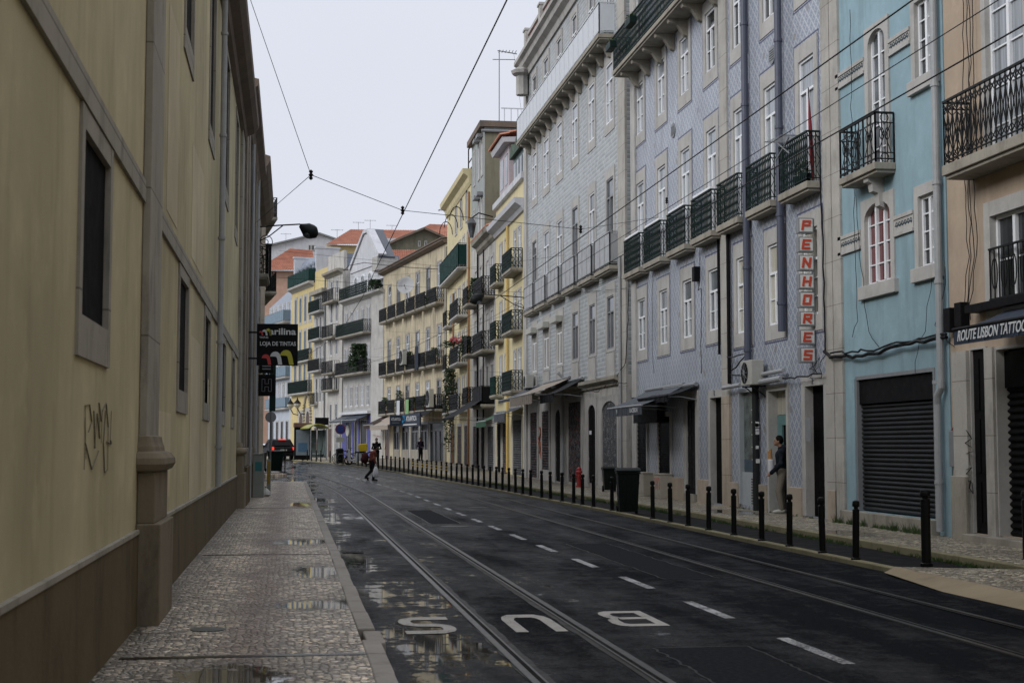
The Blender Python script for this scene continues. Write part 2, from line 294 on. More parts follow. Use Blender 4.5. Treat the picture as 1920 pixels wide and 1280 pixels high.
# ------------------------------------------------------------------ mesh builder
class MB:
    def __init__(s): s.v = []; s.f = []; s.mi = []; s.cur = 0; s.smooth = False
    def q(s, *pts):
        n = len(s.v); s.v += [tuple(p) for p in pts]; s.f.append(tuple(range(n, n+len(pts)))); s.mi.append(s.cur)
    def box(s, x0, x1, y0, y1, z0, z1):
        if x0 > x1: x0, x1 = x1, x0
        if y0 > y1: y0, y1 = y1, y0
        if z0 > z1: z0, z1 = z1, z0
        n = len(s.v)
        s.v += [(x0,y0,z0),(x1,y0,z0),(x1,y1,z0),(x0,y1,z0),(x0,y0,z1),(x1,y0,z1),(x1,y1,z1),(x0,y1,z1)]
        for f in ((0,3,2,1),(4,5,6,7),(0,1,5,4),(1,2,6,5),(2,3,7,6),(3,0,4,7)): s.f.append(tuple(n+i for i in f)); s.mi.append(s.cur)
        return s
    def bar(s, a, b, w, h=None, up=(0,0,1)):
        a = Vector(a); b = Vector(b); h = h or w; d = (b-a)
        if d.length < 1e-6: return s
        d.normalize(); u = Vector(up)
        if abs(d.dot(u)) > .95: u = Vector((0,1,0))
        x = d.cross(u).normalized()*w/2; y = x.cross(d).normalized()*h/2; n = len(s.v)
        for p in (a, b):
            for sx, sy in ((-1,-1),(1,-1),(1,1),(-1,1)): s.v.append(tuple(p+x*sx+y*sy))
        for f in ((0,1,2,3),(7,6,5,4),(0,4,5,1),(1,5,6,2),(2,6,7,3),(3,7,4,0)): s.f.append(tuple(n+i for i in f)); s.mi.append(s.cur)
        return s
    def tube(s, pts, r, n=8, caps=True):
        pts = [Vector(p) for p in pts]; rs = r if isinstance(r, (list, tuple)) else [r]*len(pts); base = len(s.v); ref = Vector((0,0,1))
        for i, p in enumerate(pts):
            d = (pts[min(i+1, len(pts)-1)]-pts[max(i-1, 0)])
            d = d.normalized() if d.length > 1e-9 else Vector((0,0,1))
            if abs(d.dot(ref)) > .93: ref = Vector((1,0,0)) if abs(d.x) < .9 else Vector((0,1,0))
            x = d.cross(ref).normalized(); y = d.cross(x)
            for k in range(n):
                t = 2*math.pi*k/n; s.v.append(tuple(p+(x*math.cos(t)+y*math.sin(t))*rs[i]))
        for i in range(len(pts)-1):
            for k in range(n):
                a = base+i*n+k; b = base+i*n+(k+1)%n; s.f.append((a, b, b+n, a+n)); s.mi.append(s.cur)
        if caps:
            s.f.append(tuple(base+k for k in range(n))[::-1]); s.f.append(tuple(base+(len(pts)-1)*n+k for k in range(n))); s.mi += [s.cur]*2
        return s
    def lathe(s, prof, c=(0,0,0), n=12):
        base = len(s.v)
        for r, z in prof:
            for k in range(n):
                t = 2*math.pi*k/n; s.v.append((c[0]+r*math.cos(t), c[1]+r*math.sin(t), c[2]+z))
        for i in range(len(prof)-1):
            for k in range(n):
                a = base+i*n+k; b = base+i*n+(k+1)%n; s.f.append((a, b, b+n, a+n)); s.mi.append(s.cur)
        s.f.append(tuple(base+k for k in range(n))[::-1]); s.f.append(tuple(base+(len(prof)-1)*n+k for k in range(n))); s.mi += [s.cur]*2
        return s
    def prism(s, poly, axis, a, b):
        # poly: 2D points; axis 'x' -> (y,z), 'y' -> (x,z), 'z' -> (x,y)
        def P(p, t): return {'x': (t, p[0], p[1]), 'y': (p[0], t, p[1]), 'z': (p[0], p[1], t)}[axis]
        n = len(s.v); k = len(poly); s.v += [P(p, a) for p in poly]+[P(p, b) for p in poly]
        s.f.append(tuple(n+i for i in range(k))); s.f.append(tuple(n+k+i for i in range(k))[::-1]); s.mi += [s.cur]*2
        for i in range(k): s.f.append((n+i, n+(i+1)%k, n+k+(i+1)%k, n+k+i)); s.mi.append(s.cur)
        return s
    def xf(s, fn): s.v = [tuple(fn(Vector(p))) for p in s.v]; return s
    def build(s, name, mat, parent=None, bevel=0, smooth=False, recalc=True, loc=None, rot=None):
        me = bpy.data.meshes.new(name); me.from_pydata(s.v, [], s.f)
        mats = mat if isinstance(mat, (list, tuple)) else [mat]
        for m in mats: me.materials.append(m)
        if len(mats) > 1: me.polygons.foreach_set('material_index', s.mi)
        if recalc:
            bm = bmesh.new(); bm.from_mesh(me); bmesh.ops.recalc_face_normals(bm, faces=bm.faces); bm.to_mesh(me); bm.free()
        if smooth: me.polygons.foreach_set('use_smooth', [True]*len(me.polygons))
        me.update()
        o = bpy.data.objects.new(name, me); COL.objects.link(o)
        if parent: o.parent = parent
        if loc: o.location = loc
        if rot is not None: o.rotation_euler = (0, 0, rot)
        if bevel:
            b = o.modifiers.new('bevel', 'BEVEL'); b.width = bevel; b.segments = 2; b.limit_method = 'ANGLE'
        return o
def box(name, mat, parent, *a, **k): m = MB(); m.box(*a); return m.build(name, mat, parent, **k)
def tag(o, label=None, cat=None, group=None, kind=None):
    if label: o['label'] = label
    if cat: o['category'] = cat
    if group: o['group'] = group
    if kind: o['kind'] = kind
    return o
def empty(name, loc, rz=0):
    o = bpy.data.objects.new(name, None); COL.objects.link(o); o.location = loc; o.rotation_euler = (0, 0, rz); o.empty_display_size = .3; return o
def copy_tree(o, parent=None):
    c = o.copy(); COL.objects.link(c)
    if parent: c.parent = parent
    for ch in list(o.children): copy_tree(ch, c)
    return c

# a facade frame: local x runs along the wall, y points out to the street, z is height
class Frame:
    def __init__(s, ax, ay, hd, side=1):
        s.a = Vector((ax, ay, 0)); s.rz = R(90+hd) if side > 0 else R(hd-90)
        s.u = Vector((math.cos(s.rz), math.sin(s.rz), 0)); s.n = Vector((-s.u.y, s.u.x, 0))
    def W(s, x, y, z): return s.a+s.u*x+s.n*y+Vector((0, 0, z))
    def px(s, x, y, o=0.0):                     # pixel -> (s, z) on the plane o metres in front of the wall
        d = ray(x, y); a = s.a+s.n*o; den = d[0]*s.u.y-d[1]*s.u.x; t = (a.x*s.u.y-a.y*s.u.x)/den
        return ((t*d[0]-a.x)*s.u.x+(t*d[1]-a.y)*s.u.y, EYE+d[2]*t)
    def thing(s, name, label, cat, x, y, z, group=None):
        return tag(empty(name, s.W(x, y, z), s.rz), label, cat, group)

def arcpts(x0, x1, zs, rise, n=10):
    c = (x0+x1)/2; h = (x1-x0)/2
    return [(c-h*math.cos(math.pi*i/n), zs+rise*math.sin(math.pi*i/n)) for i in range(n+1)]

class Building:
    def __init__(s, name, label, fr, s0, s1, ztop, wall, depth=9, base=None, cat='building', group=None):
        s.fr = fr; s.s0 = s0; s.s1 = s1; s.z1 = ztop; s.wall = wall; s.depth = depth
        s.z0 = -.1 if base is None else base; s.holes = []
        s.o = fr.thing(name, label, cat, 0, 0, 0, group)
    def hole(s, a, b, c, d): s.holes.append((min(a, b), max(a, b), c, d))
    def surround(s, name, x0, x1, z0, z1, sw=.16, proud=.04, depth=.25, mat=None, bottom=True, arch=0, top=None, sill=0, bot=None):
        mat = mat or M['stone_plain']; m = MB(); t = sw if top is None else top; bt = (sw if bot is None else bot) if bottom else 0
        s.hole(x0-sw, x1+sw, z0-bt, z1+t+arch)
        m.box(x0-sw, x0, -depth, proud, z0-bt, z1+t+arch); m.box(x1, x1+sw, -depth, proud, z0-bt, z1+t+arch)
        if arch:
            ar = arcpts(x0, x1, z1, arch)
            for (a, b) in zip(ar, ar[1:]):
                m.prism([(a[0], a[1]), (b[0], b[1]), (b[0], z1+arch+t), (a[0], z1+arch+t)], 'y', -depth, proud)
        else: m.box(x0, x1, -depth, proud-.002, z1, z1+t)
        if bt: m.box(x0, x1, -depth, proud-.002, z0-bt, z0)
        if sill: m.box(x0-sw-.03, x1+sw+.03, proud, proud+sill, z0-bt-.01, z0-bt+.09)
        return m.build(name, mat, s.o, recalc=True)
    def sash(s, par, x0, x1, z0, z1, depth=.2, fm=None, pane=None, nx=2, nz=3, transom=.0, fw=.055, muntin=.025):
        fm = fm or M['whitewood']; pane = pane or M['gdark']; m = MB(); y0 = -depth; y1 = -depth+.05
        zt = z1-(z1-z0)*transom if transom else z1
        m.box(x0, x1, y0, y1, z0, z0+fw); m.box(x0, x0+fw, y0, y1, z0+fw, z1); m.box(x1-fw, x1, y0, y1, z0+fw, z1); m.box(x0+fw, x1-fw, y0, y1, z1-fw, z1)
        if transom: m.box(x0+fw, x1-fw, y0, y1+.01, zt-fw/2, zt+fw/2)
        for i in range(1, nx):
            c = x0+(x1-x0)*i/nx; m.box(c-fw*.75, c+fw*.75, y0, y1+.015, z0+fw, zt-fw/2 if transom else z1-fw)
        for j in range(1, nz):
            c = z0+(zt-z0)*j/nz; m.box(x0+fw, x1-fw, y0+.012, y1-.01, c-muntin/2, c+muntin/2)
        m.build('frame', fm, par)
        box('pane', pane, par, x0, x1, y0-.02, y0+.008, z0, z1)
    def win(s, x0, x1, z0, z1, **k):
        if x0 > x1: x0, x1 = x1, x0
        sk = {a: k.pop(a) for a in list(k) if a in ('sw', 'proud', 'mat', 'bottom', 'arch', 'top', 'sill', 'bot')}
        name = k.pop('name', 'window'); dep = k.get('depth', .2)
        p = s.surround(name, x0, x1, z0, z1, depth=dep+.03, **sk)
        s.sash(p, x0, x1, z0, z1+sk.get('arch', 0), **k); return p
    def door(s, x0, x1, z0, z1, mat=None, depth=.3, name='door', kind='flat', **k):
        if x0 > x1: x0, x1 = x1, x0
        p = s.surround('doorway', x0, x1, z0, z1, depth=depth, bottom=False, **k); mat = mat or M['brownwood']; m = MB(); z1 += k.get('arch', 0)
        m.box(x0, x1, -depth, -depth+.04, z0, z1)
        if kind == 'flat':
            c = (x0+x1)/2; h = z1-z0
            for a, b in ((x0+.06, c-.03), (c+.03, x1-.06)):
                for q, r in ((.06, .28), (.33, .62), (.67, .95)): m.box(a, b, -depth+.04, -depth+.065, z0+h*q, z0+h*r)
        elif kind == 'roller':
            n = int((z1-z0)/.11)
            for i in range(n):
                zz = z0+(z1-z0)*i/n; m.prism([(-depth+.04, zz), (-depth+.085, zz+.035), (-depth+.085, zz+.06), (-depth+.04, zz+.1)], 'x', x0, x1)
        elif kind == 'lattice':
            st = .14; k_ = 0; W_ = x1-x0; H_ = z1-z0; a = -H_
            while a < W_:
                for sg in (1, -1):
                    p0 = max(0, a); p1 = min(W_, a+H_)
                    if p1 > p0+.01:
                        q0, q1 = (p0-a, p1-a)
                        X0, X1 = (x0+p0, x0+p1) if sg > 0 else (x1-p0, x1-p1)
                        m.bar((X0, -depth+.045+.008*sg, z0+q0), (X1, -depth+.045+.008*sg, z0+q1), .018, .006)
                a += st
        d = m.build(name, mat, p)
        return p, d
    def rail(s, par, x0, x1, z0, h, y1, y0=0.02, mat=None, style='bars', step=.11, name='railing', k_=1.):
        mat = mat or M['iron']; m = MB(); zt = z0+h; pts = [(x0, y0), (x0, y1), (x1, y1), (x1, y0)]
        for (a, b) in zip(pts, pts[1:]):
            A = Vector((a[0], a[1], 0)); B = Vector((b[0], b[1], 0)); Ln = (B-A).length
            up = Vector((0, 0, 1))
            m.bar(A+up*zt, B+up*zt, .05, .035); m.bar(A+up*(z0+.07), B+up*(z0+.07), .03, .02)
            if style in ('net', 'panel'):
                m.bar(A+up*(z0+h*.53), B+up*(z0+h*.53), .012, h*.86)
                n = max(1, round(Ln/.9))
                for i in range(n+1): p = A.lerp(B, i/n); m.bar(p+up*z0, p+up*zt, .035)
                continue
            n = max(2, round(Ln/step))
            for i in range(n+1):
                p = A.lerp(B, i/n)
                if style != 'scroll': m.bar(p+up*z0, p+up*zt, .018*k_)
                if i < n:
                    q = A.lerp(B, (i+1)/n)
                    if style == 'lattice':
                        zz = [z0+.07+(h-.1)*j/5 for j in range(6)]
                        for j in range(5):
                            a_, b_ = (p, q) if j % 2 == 0 else (q, p); m.bar(a_+up*zz[j], b_+up*zz[j+1], .012*k_)
                    elif style == 'diamond':
                        for (f0, f1) in ((.08, .22), (.22, .8), (.8, .95)):
                            m.bar(p+up*(z0+h*f0), q+up*(z0+h*f1), .013); m.bar(q+up*(z0+h*f0), p+up*(z0+h*f1), .013)
                    elif style == 'scrolls':
                        c = (p+q)/2
                        for f in (.2, .82):
                            r_ = (q-p).length*.42; d_ = (q-p).normalized()
                            cc = c+up*(z0+h*f); P_ = [cc+d_*r_*math.cos(t*.7854)+up*r_*math.sin(t*.7854) for t in range(9)]
                            for u_, v_ in zip(P_, P_[1:]): m.bar(u_, v_, .012*k_)
            if style in ('diamond', 'scrolls', 'lattice'):
                m.bar(A+up*(z0+h*.9), B+up*(z0+h*.9), .02); 
            if style == 'scroll':
                nn = max(1, round(Ln/.55))
                for f in (.2, .8): m.bar(A+up*(z0+h*f), B+up*(z0+h*f), .018)
                for i in range(nn+1): p = A.lerp(B, i/nn); m.bar(p+up*z0, p+up*zt, .028)
                for i in range(nn):
                    p = A.lerp(B, (i+.5)/nn); d_ = (B-A).normalized(); w_ = Ln/nn*.5
                    m.bar(p-d_*w_*.3+up*z0, p-d_*w_*.3+up*zt, .015); m.bar(p+d_*w_*.3+up*z0, p+d_*w_*.3+up*zt, .015)
                    for f, r_ in ((.1, .08), (.9, .08)):
                        P_ = [p+up*(z0+h*f)+d_*r_*math.cos(t*.6283)+up*r_*math.sin(t*.6283) for t in range(11)]
                        for u_, v_ in zip(P_, P_[1:]): m.bar(u_, v_, .012)
                    for sg in (1, -1):
                        P_ = []
                        for t in range(19):
                            an = t*.5; rr = .1*(1-t/24); P_.append(p+d_*sg*(.02+rr*(1-math.cos(an)))*w_*3.2+up*(z0+h*.56+rr*1.5*math.sin(an)))
                        for u_, v_ in zip(P_, P_[1:]): m.bar(u_, v_, .013)
                        m.bar(p+d_*sg*w_*.7+up*(z0+h*.2), p+d_*sg*.02+up*(z0+h*.52), .013); m.bar(p+d_*sg*w_*.7+up*(z0+h*.8), p+d_*sg*.02+up*(z0+h*.52), .013)
        return m.build(name, mat, par, recalc=False)
    def balcony(s, x0, x1, z, h=1.0, out=.55, mat=None, style='bars', slab=None, thick=.13, step=.11, bracket=0, k_=None):
        k_ = k_ or (1. if x0 < 60 and s.fr is FR else 2.)
        if x0 > x1: x0, x1 = x1, x0
        m = MB(); m.box(x0, x1, .003, out, z-thick, z); m.box(x0+.04, x1-.04, .003, out-.05, z-thick-.06, z-thick)
        if bracket:
            for i in range(bracket):
                c = x0+(x1-x0)*(i+.5)/bracket
                m.prism([(.003, z-thick-.06), (out*.85, z-thick-.06), (out*.8, z-thick-.16), (out*.45, z-thick-.22), (.12, z-thick-.5), (.003, z-thick-.55)], 'x', c-.1, c+.1)
        p = m.build('balcony', slab or M['stone_dirty'], s.o, bevel=.012)
        s.rail(p, x0+.03, x1-.03, z, h, out-.04, mat=mat, style=style, step=step*(1 if k_ == 1 else .8), k_=k_); return p
    def band(s, name, x0, x1, z0, z1, proud, mat, profile=None):
        m = MB()
        if profile:
            m.prism([(0.002, z0)]+[(a, z0+(z1-z0)*b) for a, b in profile]+[(0.002, z1)], 'x', x0, x1)
        else: m.box(x0, x1, .002, proud, z0, z1)
        return m.build(name, mat, s.o)
    def pilaster(s, x0, x1, z0, z1, proud=.06, mat=None, name='pilaster'):
        m = MB(); m.box(x0, x1, .002, proud, z0, z1); return m.build(name, mat or M['stone'], s.o)
    def finish(s, roof='flat', pieces=None):
        # pieces: [(x0,x1,z0,z1,mat)] of walls that use another finish
        pieces = pieces or [(s.s0, s.s1, s.z0, s.z1, s.wall)]
        for (a, b, c, d, mt) in pieces:
            H_ = [(max(a, h[0]), min(b, h[1]), max(c, h[2]), min(d, h[3])) for h in s.holes]
            H_ = [h for h in H_ if h[1] > h[0]+1e-4 and h[3] > h[2]+1e-4]
            xs = sorted(set([a, b]+[h[i] for h in H_ for i in (0, 1)])); zs = sorted(set([c, d]+[h[i] for h in H_ for i in (2, 3)]))
            m = MB()
            for x0, x1 in zip(xs, xs[1:]):
                z = c
                run = None
                for z0_, z1_ in zip(zs, zs[1:]):
                    cx, cz = (x0+x1)/2, (z0_+z1_)/2
                    inside = any(h[0] < cx < h[1] and h[2] < cz < h[3] for h in H_)
                    if not inside:
                        if run is None: run = z0_
                        end = z1_
                    if (inside or z1_ == zs[-1]) and run is not None:
                        m.q((x0, 0, run), (x0, 0, end), (x1, 0, end), (x1, 0, run)); run = None
            D = -s.depth
            if a == s.s0: m.q((a, 0, c), (a, D, c), (a, D, d), (a, 0, d))
            if b == s.s1: m.q((b, D, c), (b, 0, c), (b, 0, d), (b, D, d))
            m.q((b, D, c), (b, D, d), (a, D, d), (a, D, c))
            for h in H_:                                  # thickness of the wall round each opening
                x0, x1, z0_, z1_ = h; t = -.3
                m.q((x0, 0, z0_), (x0, t, z0_), (x0, t, z1_), (x0, 0, z1_)); m.q((x1, 0, z0_), (x1, 0, z1_), (x1, t, z1_), (x1, t, z0_))
                m.q((x0, 0, z1_), (x0, t, z1_), (x1, t, z1_), (x1, 0, z1_)); m.q((x0, 0, z0_), (x1, 0, z0_), (x1, t, z0_), (x0, t, z0_))
            m.build('wall', mt, s.o, recalc=False)
        if roof == 'flat':
            box('roof', M['roofdark'], s.o, s.s0, s.s1, -s.depth, .0, s.z1-.02, s.z1+.12)
        return s.o

def tile_roof(name, mat, par, P, nx, nz, amp=.06, smooth=True):
    # P: 4 corners (bottom-left, bottom-right, top-right, top-left) -> corrugated pan tiles
    P = [Vector(p) for p in P]; nrm = (P[1]-P[0]).cross(P[3]-P[0]).normalized(); m = MB(); 
    if nrm.z < 0: nrm = -nrm
    for j in range(nz):
        for i in range(nx*4):
            def pt(u, v, lift):
                a = P[0].lerp(P[1], u); b = P[3].lerp(P[2], u); return a.lerp(b, v)+nrm*(amp*abs(math.sin(math.pi*u*nx))+lift)
            u0, u1 = i/(nx*4), (i+1)/(nx*4); v0, v1 = j/nz, (j+1)/nz
            m.q(pt(u0, v0, .05), pt(u1, v0, .05), pt(u1, v1, .0), pt(u0, v1, .0))
            m.q(pt(u0, v0, .05), pt(u0, v0, -.02), pt(u1, v0, -.02), pt(u1, v0, .05))
    return m.build(name, mat, par, recalc=False)

def text_mesh(body, size, depth=.01, bold=.0, shear=0.):
    c = bpy.data.curves.new('t', 'FONT'); c.body = body; c.size = size; c.extrude = depth/2; c.offset = bold; c.shear = shear
    c.align_x = 'CENTER'; c.align_y = 'CENTER'
    o = bpy.data.objects.new('t', c); COL.objects.link(o)
    dg = bpy.context.evaluated_depsgraph_get(); me = bpy.data.meshes.new_from_object(o.evaluated_get(dg))
    bpy.data.objects.remove(o); return me
def add_text(body, size, mat, parent, loc, rot, depth=.01, bold=0., name='lettering', sx=1., shear=0., width=None):
    me = text_mesh(body, size, depth, bold, shear); me.materials.clear(); me.materials.append(mat)
    if width:
        xs = [v.co.x for v in me.vertices]; sx = width/(max(xs)-min(xs))
    o = bpy.data.objects.new(name, me); COL.objects.link(o); o.parent = parent; o.location = loc; o.rotation_euler = rot; o.scale = (sx, 1, 1)
    return o
FACE_OUT = (R(90), 0, R(180))      # text read from the street: local +y is out

# ------------------------------------------------------------------ ground, road, pavements
def sheet(name, mat, rows, z, parent=None):        # rows: list of (Y, xa, xb)
    m = MB()
    for (Y0, a0, b0), (Y1, a1, b1) in zip(rows, rows[1:]):
        m.q((a0, Y0, gz(Y0)+z), (b0, Y0, gz(Y0)+z), (b1, Y1, gz(Y1)+z), (a1, Y1, gz(Y1)+z))
    return tag(m.build(name, mat, parent, recalc=False), kind='structure')
def frange(a, b, st):
    o = [a]
    while o[-1]+st < b-1e-6: o.append(o[-1]+st)
    return o+[b]
sheet('ground', plain('bare_ground', (.12, .11, .09), .9), [(-600, -900, 900), (50, -900, 900)]+[(y, -900, 900) for y in frange(55, 130, 8)]+[(2200, -900, 900)], -.02)
YS = [-70]+frange(-12, 190, 3)
sheet('road', M['asphalt'], [(y, -30, 30) for y in YS], 0)
LK = .72                                                      # face of the left kerb
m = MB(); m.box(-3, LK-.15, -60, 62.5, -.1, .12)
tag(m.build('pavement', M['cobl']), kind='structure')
m = MB(); y = -60.
rk = random.Random(3)
while y < 62.3:
    Ln = rk.choice([.75, .9, 1.05, 1.2]); dx = rk.uniform(-.008, .008); dz = rk.uniform(-.008, .004)
    if 10.9 < y < 11.9: dx += .05; dz -= .025
    m.box(LK-.15+dx, LK+dx, y+.006, y+Ln-.006, -.08, .128+dz); y += Ln
tag(m.build('kerb', M['kerb'], bevel=.014), kind='structure')
m = MB()                                                       # drainage slot crossing the pavement
for yy, ww in ((10.75, .10), (20.7, .05), (36, .06)): m.box(-1.2, LK-.16, yy, yy+ww, .118, .1245)
tag(m.build('gutter', plain('wet_slot', (.02, .018, .014), .25)), kind='structure')

def rk_x(Y): return 7.45+.33*sm(46, 34, Y)*1.0+bend(Y)-.0*Y     # outer face of the right kerb
def rkx(Y): return (7.45 + .28*(1-sm(34, 48, Y))) + bend(Y)
ys = [17.6]+frange(18.5, 150, 1.5)
m = MB()
for a, b in zip(ys, ys[1:]):
    xa, xb = rkx(a), rkx(b)
    if a < 18: xa += .0
    za, zb = gz(a), gz(b); n = len(m.v); w_ = .14
    m.v += [(xa, a+.008, za-.1), (xa+w_, a+.008, za-.1), (xb+w_, b-.008, zb-.1), (xb, b-.008, zb-.1), (xa, a+.008, za+.07), (xa+w_, a+.008, za+.07), (xb+w_, b-.008, zb+.07), (xb, b-.008, zb+.07)]
    for f in ((0,3,2,1),(4,5,6,7),(0,1,5,4),(1,2,6,5),(2,3,7,6),(3,0,4,7)): m.f.append(tuple(n+i for i in f)); m.mi.append(0)
tag(m.build('kerb', M['kerby'], bevel=.015), kind='structure')
def inner(Y): return rkx(Y)+.14+(1.15 if Y > 60 else 1.28-.13*(Y-20)/40)
rows = [(y, rkx(y)+.13, inner(y)+.05) for y in [16.2]+frange(18, 100, 3)]
sheet('parking_bay', M['park'], rows, .016)
rows = [(y, inner(y)+.15, 24) for y in frange(16, 100, 3)]+[(y, rkx(y)+.14, 24) for y in frange(100.5, 185, 3)]
m = MB()
for (Y0, a0, b0), (Y1, a1, b1) in zip(rows, rows[1:]):
    m.q((a0, Y0, gz(Y0)+.12), (b0, Y0, gz(Y0)+.12), (b1, Y1, gz(Y1)+.12), (a1, Y1, gz(Y1)+.12))
    m.q((a0, Y0, gz(Y0)-.05), (a0, Y0, gz(Y0)+.12), (a1, Y1, gz(Y1)+.12), (a1, Y1, gz(Y1)-.05))
m.q((8.9, 16, .12), (8.9, -64, .12), (24, -64, .12), (24, 16, .12))
nn = 12                                                       # corner of the bay and the dropped kerb before it
m.q((8.9, 16.0, .12), (8.9, -64, .12), (7.75, -64, .085), (7.75, 17.2, .085)); m.q((8.9, 16.0, .12), (7.75, 17.2, .085), (7.8, 17.9, .08), (9.0, 16.9, .12))
tag(m.build('pavement', M['cobr'], recalc=False), kind='structure')
m = MB(); m.q((7.75, -64, .089), (7.28, -64, .006), (7.3, 15.5, .006), (7.75, 16.6, .089)); m.q((7.75, 16.6, .089), (7.3, 15.5, .006), (7.55, 17.7, .03), (7.8, 17.9, .085))
tag(m.build('dropped_kerb', stone('worn_ramp_stone', (.33, .27, .18), .5, 0), recalc=False), kind='structure')
m = MB()
for a, b in zip(frange(16.9, 100, 1.0), frange(16.9, 100, 1.0)[1:]):
    xa, xb = inner(a), inner(b); za, zb = gz(a), gz(b); n = len(m.v)
    m.v += [(xa, a+.008, za-.1), (xa+.15, a+.008, za-.1), (xb+.15, b-.008, zb-.1), (xb, b-.008, zb-.1), (xa, a+.008, za+.13), (xa+.15, a+.008, za+.13), (xb+.15, b-.008, zb+.13), (xb, b-.008, zb+.13)]
    for f in ((0,3,2,1),(4,5,6,7),(0,1,5,4),(1,2,6,5),(2,3,7,6),(3,0,4,7)): m.f.append(tuple(n+i for i in f)); m.mi.append(0)
tag(m.build('kerb', M['kerby'], bevel=.015), kind='structure')
# island on the left beyond the side street
m = MB(); m.prism([(-1.3, 73), (-.15, 73), (-.9, 84), (-3.5, 98), (-14, 98), (-14, 73)], 'z', gz(73)-.2, gz(73)+.15)
tag(m.build('pavement', M['cobl'], bevel=.03), kind='structure')

# tram tracks
def strip(mb, x, wdt, z, y0=-12., y1=150., st=1.5, jag=0):
    ys = frange(y0, y1, st if not jag else .35); rj = random.Random(int(x*100))
    L_ = [(y, x+bend(y)-wdt/2-(rj.random()*jag), x+bend(y)+wdt/2+(rj.random()*jag)) for y in ys]
    for (Y0, a0, b0), (Y1, a1, b1) in zip(L_, L_[1:]):
        mb.q((a0, Y0, gz(Y0)+z), (b0, Y0, gz(Y0)+z), (b1, Y1, gz(Y1)+z), (a1, Y1, gz(Y1)+z))
for xs_ in ((1.71, 2.64), (5.66, 6.60)):
    rs = MB(); bd = MB()
    for i, x in enumerate(xs_):
        far_track = x > 5
        strip(bd, x+(.05 if i == 0 else -.05)*(0 if far_track else 1), .15 if not far_track else .08, .004, jag=.03 if not far_track else .012)
        sgn = 1 if i == 0 else -1
        rs.cur = 0; strip(rs, x, .055, .010); rs.cur = 1; strip(rs, x+sgn*.048, .036, .0085); rs.cur = 2; strip(rs, x+sgn*.076, .018, .010)
    tag(bd.build('rail_bedding', M['bed'], recalc=False), kind='structure')
    tag(rs.build('tram_track', [M['steel'], plain('rail_groove', (.004, .004, .004), .8), M['steel']], recalc=False), kind='structure')
for (x0, x1, y0, y1, sd) in ((2.95, 3.75, 8.6, 11.6, 1), (4.6, 5.3, 17.5, 24, 2), (2.95, 3.6, 30.5, 37, 6)):
    rr = random.Random(sd); n = 30; L_ = [(y0+(y1-y0)*k/n, x0+rr.uniform(-.02, .02), x1+rr.uniform(-.02, .02)) for k in range(n+1)]; m = MB()
    for (Y0, a0, b0), (Y1, a1, b1) in zip(L_, L_[1:]): m.q((a0, Y0, .0022), (b0, Y0, .0022), (b1, Y1, .0022), (a1, Y1, .0022))
    tag(m.build('road_patch', M['patch'], recalc=False), kind='structure'); m = MB()
    for i in (1, 2):
        for p_, q_ in zip(L_, L_[1:]): m.bar((p_[i], p_[0], .002), (q_[i], q_[0], .002), .022, .003)
    for e in (0, -1): m.bar((L_[e][1], L_[e][0], .002), (L_[e][2], L_[e][0], .002), .022, .003)
    tag(m.build('tar_seam', M['seam'], recalc=False), kind='structure')
for k, (x, y, r_, lab) in enumerate(((3.35, 29.5, .3, 'round iron cover between the near track and the lane dashes'), (5.0, 38.5, .28, 'round iron cover in the far lane beyond the bin'))):
    m = MB(); m.lathe([(r_, 0), (r_, .004), (.02, .006)], n=28); o = m.build('manhole_cover', plain('road_iron', (.02, .021, .022), .4, .5), None, loc=(x, y, .001)); tag(o, lab, 'manhole cover')
# lane marks
m = MB()
def dash(m, x, y0, y1, w_=.11):
    m.q((x-w_/2+bend(y0), y0, gz(y0)+.0045), (x+w_/2+bend(y0), y0, gz(y0)+.0045), (x+w_/2+bend(y1), y1, gz(y1)+.0045), (x-w_/2+bend(y1), y1, gz(y1)+.0045))
y = 7.6; i = 0
while y < 118:
    dash(m, 4.2-.11*sm(10, 24, y), y, y+1.5); y += 2.93
for yy in (66, 79):                                            # crossing lines far off
    for k in range(14):
        x = -1.6+k*.85 if yy < 70 else -1+k*.7
        if 0 < k < 13: m.q((x, yy, gz(yy)+.0045), (x+.45, yy, gz(yy)+.0045), (x+.45, yy+.5, gz(yy)+.0045), (x, yy+.5, gz(yy)+.0045))
tag(m.build('lane_marking', M['paint'], recalc=False), kind='structure')
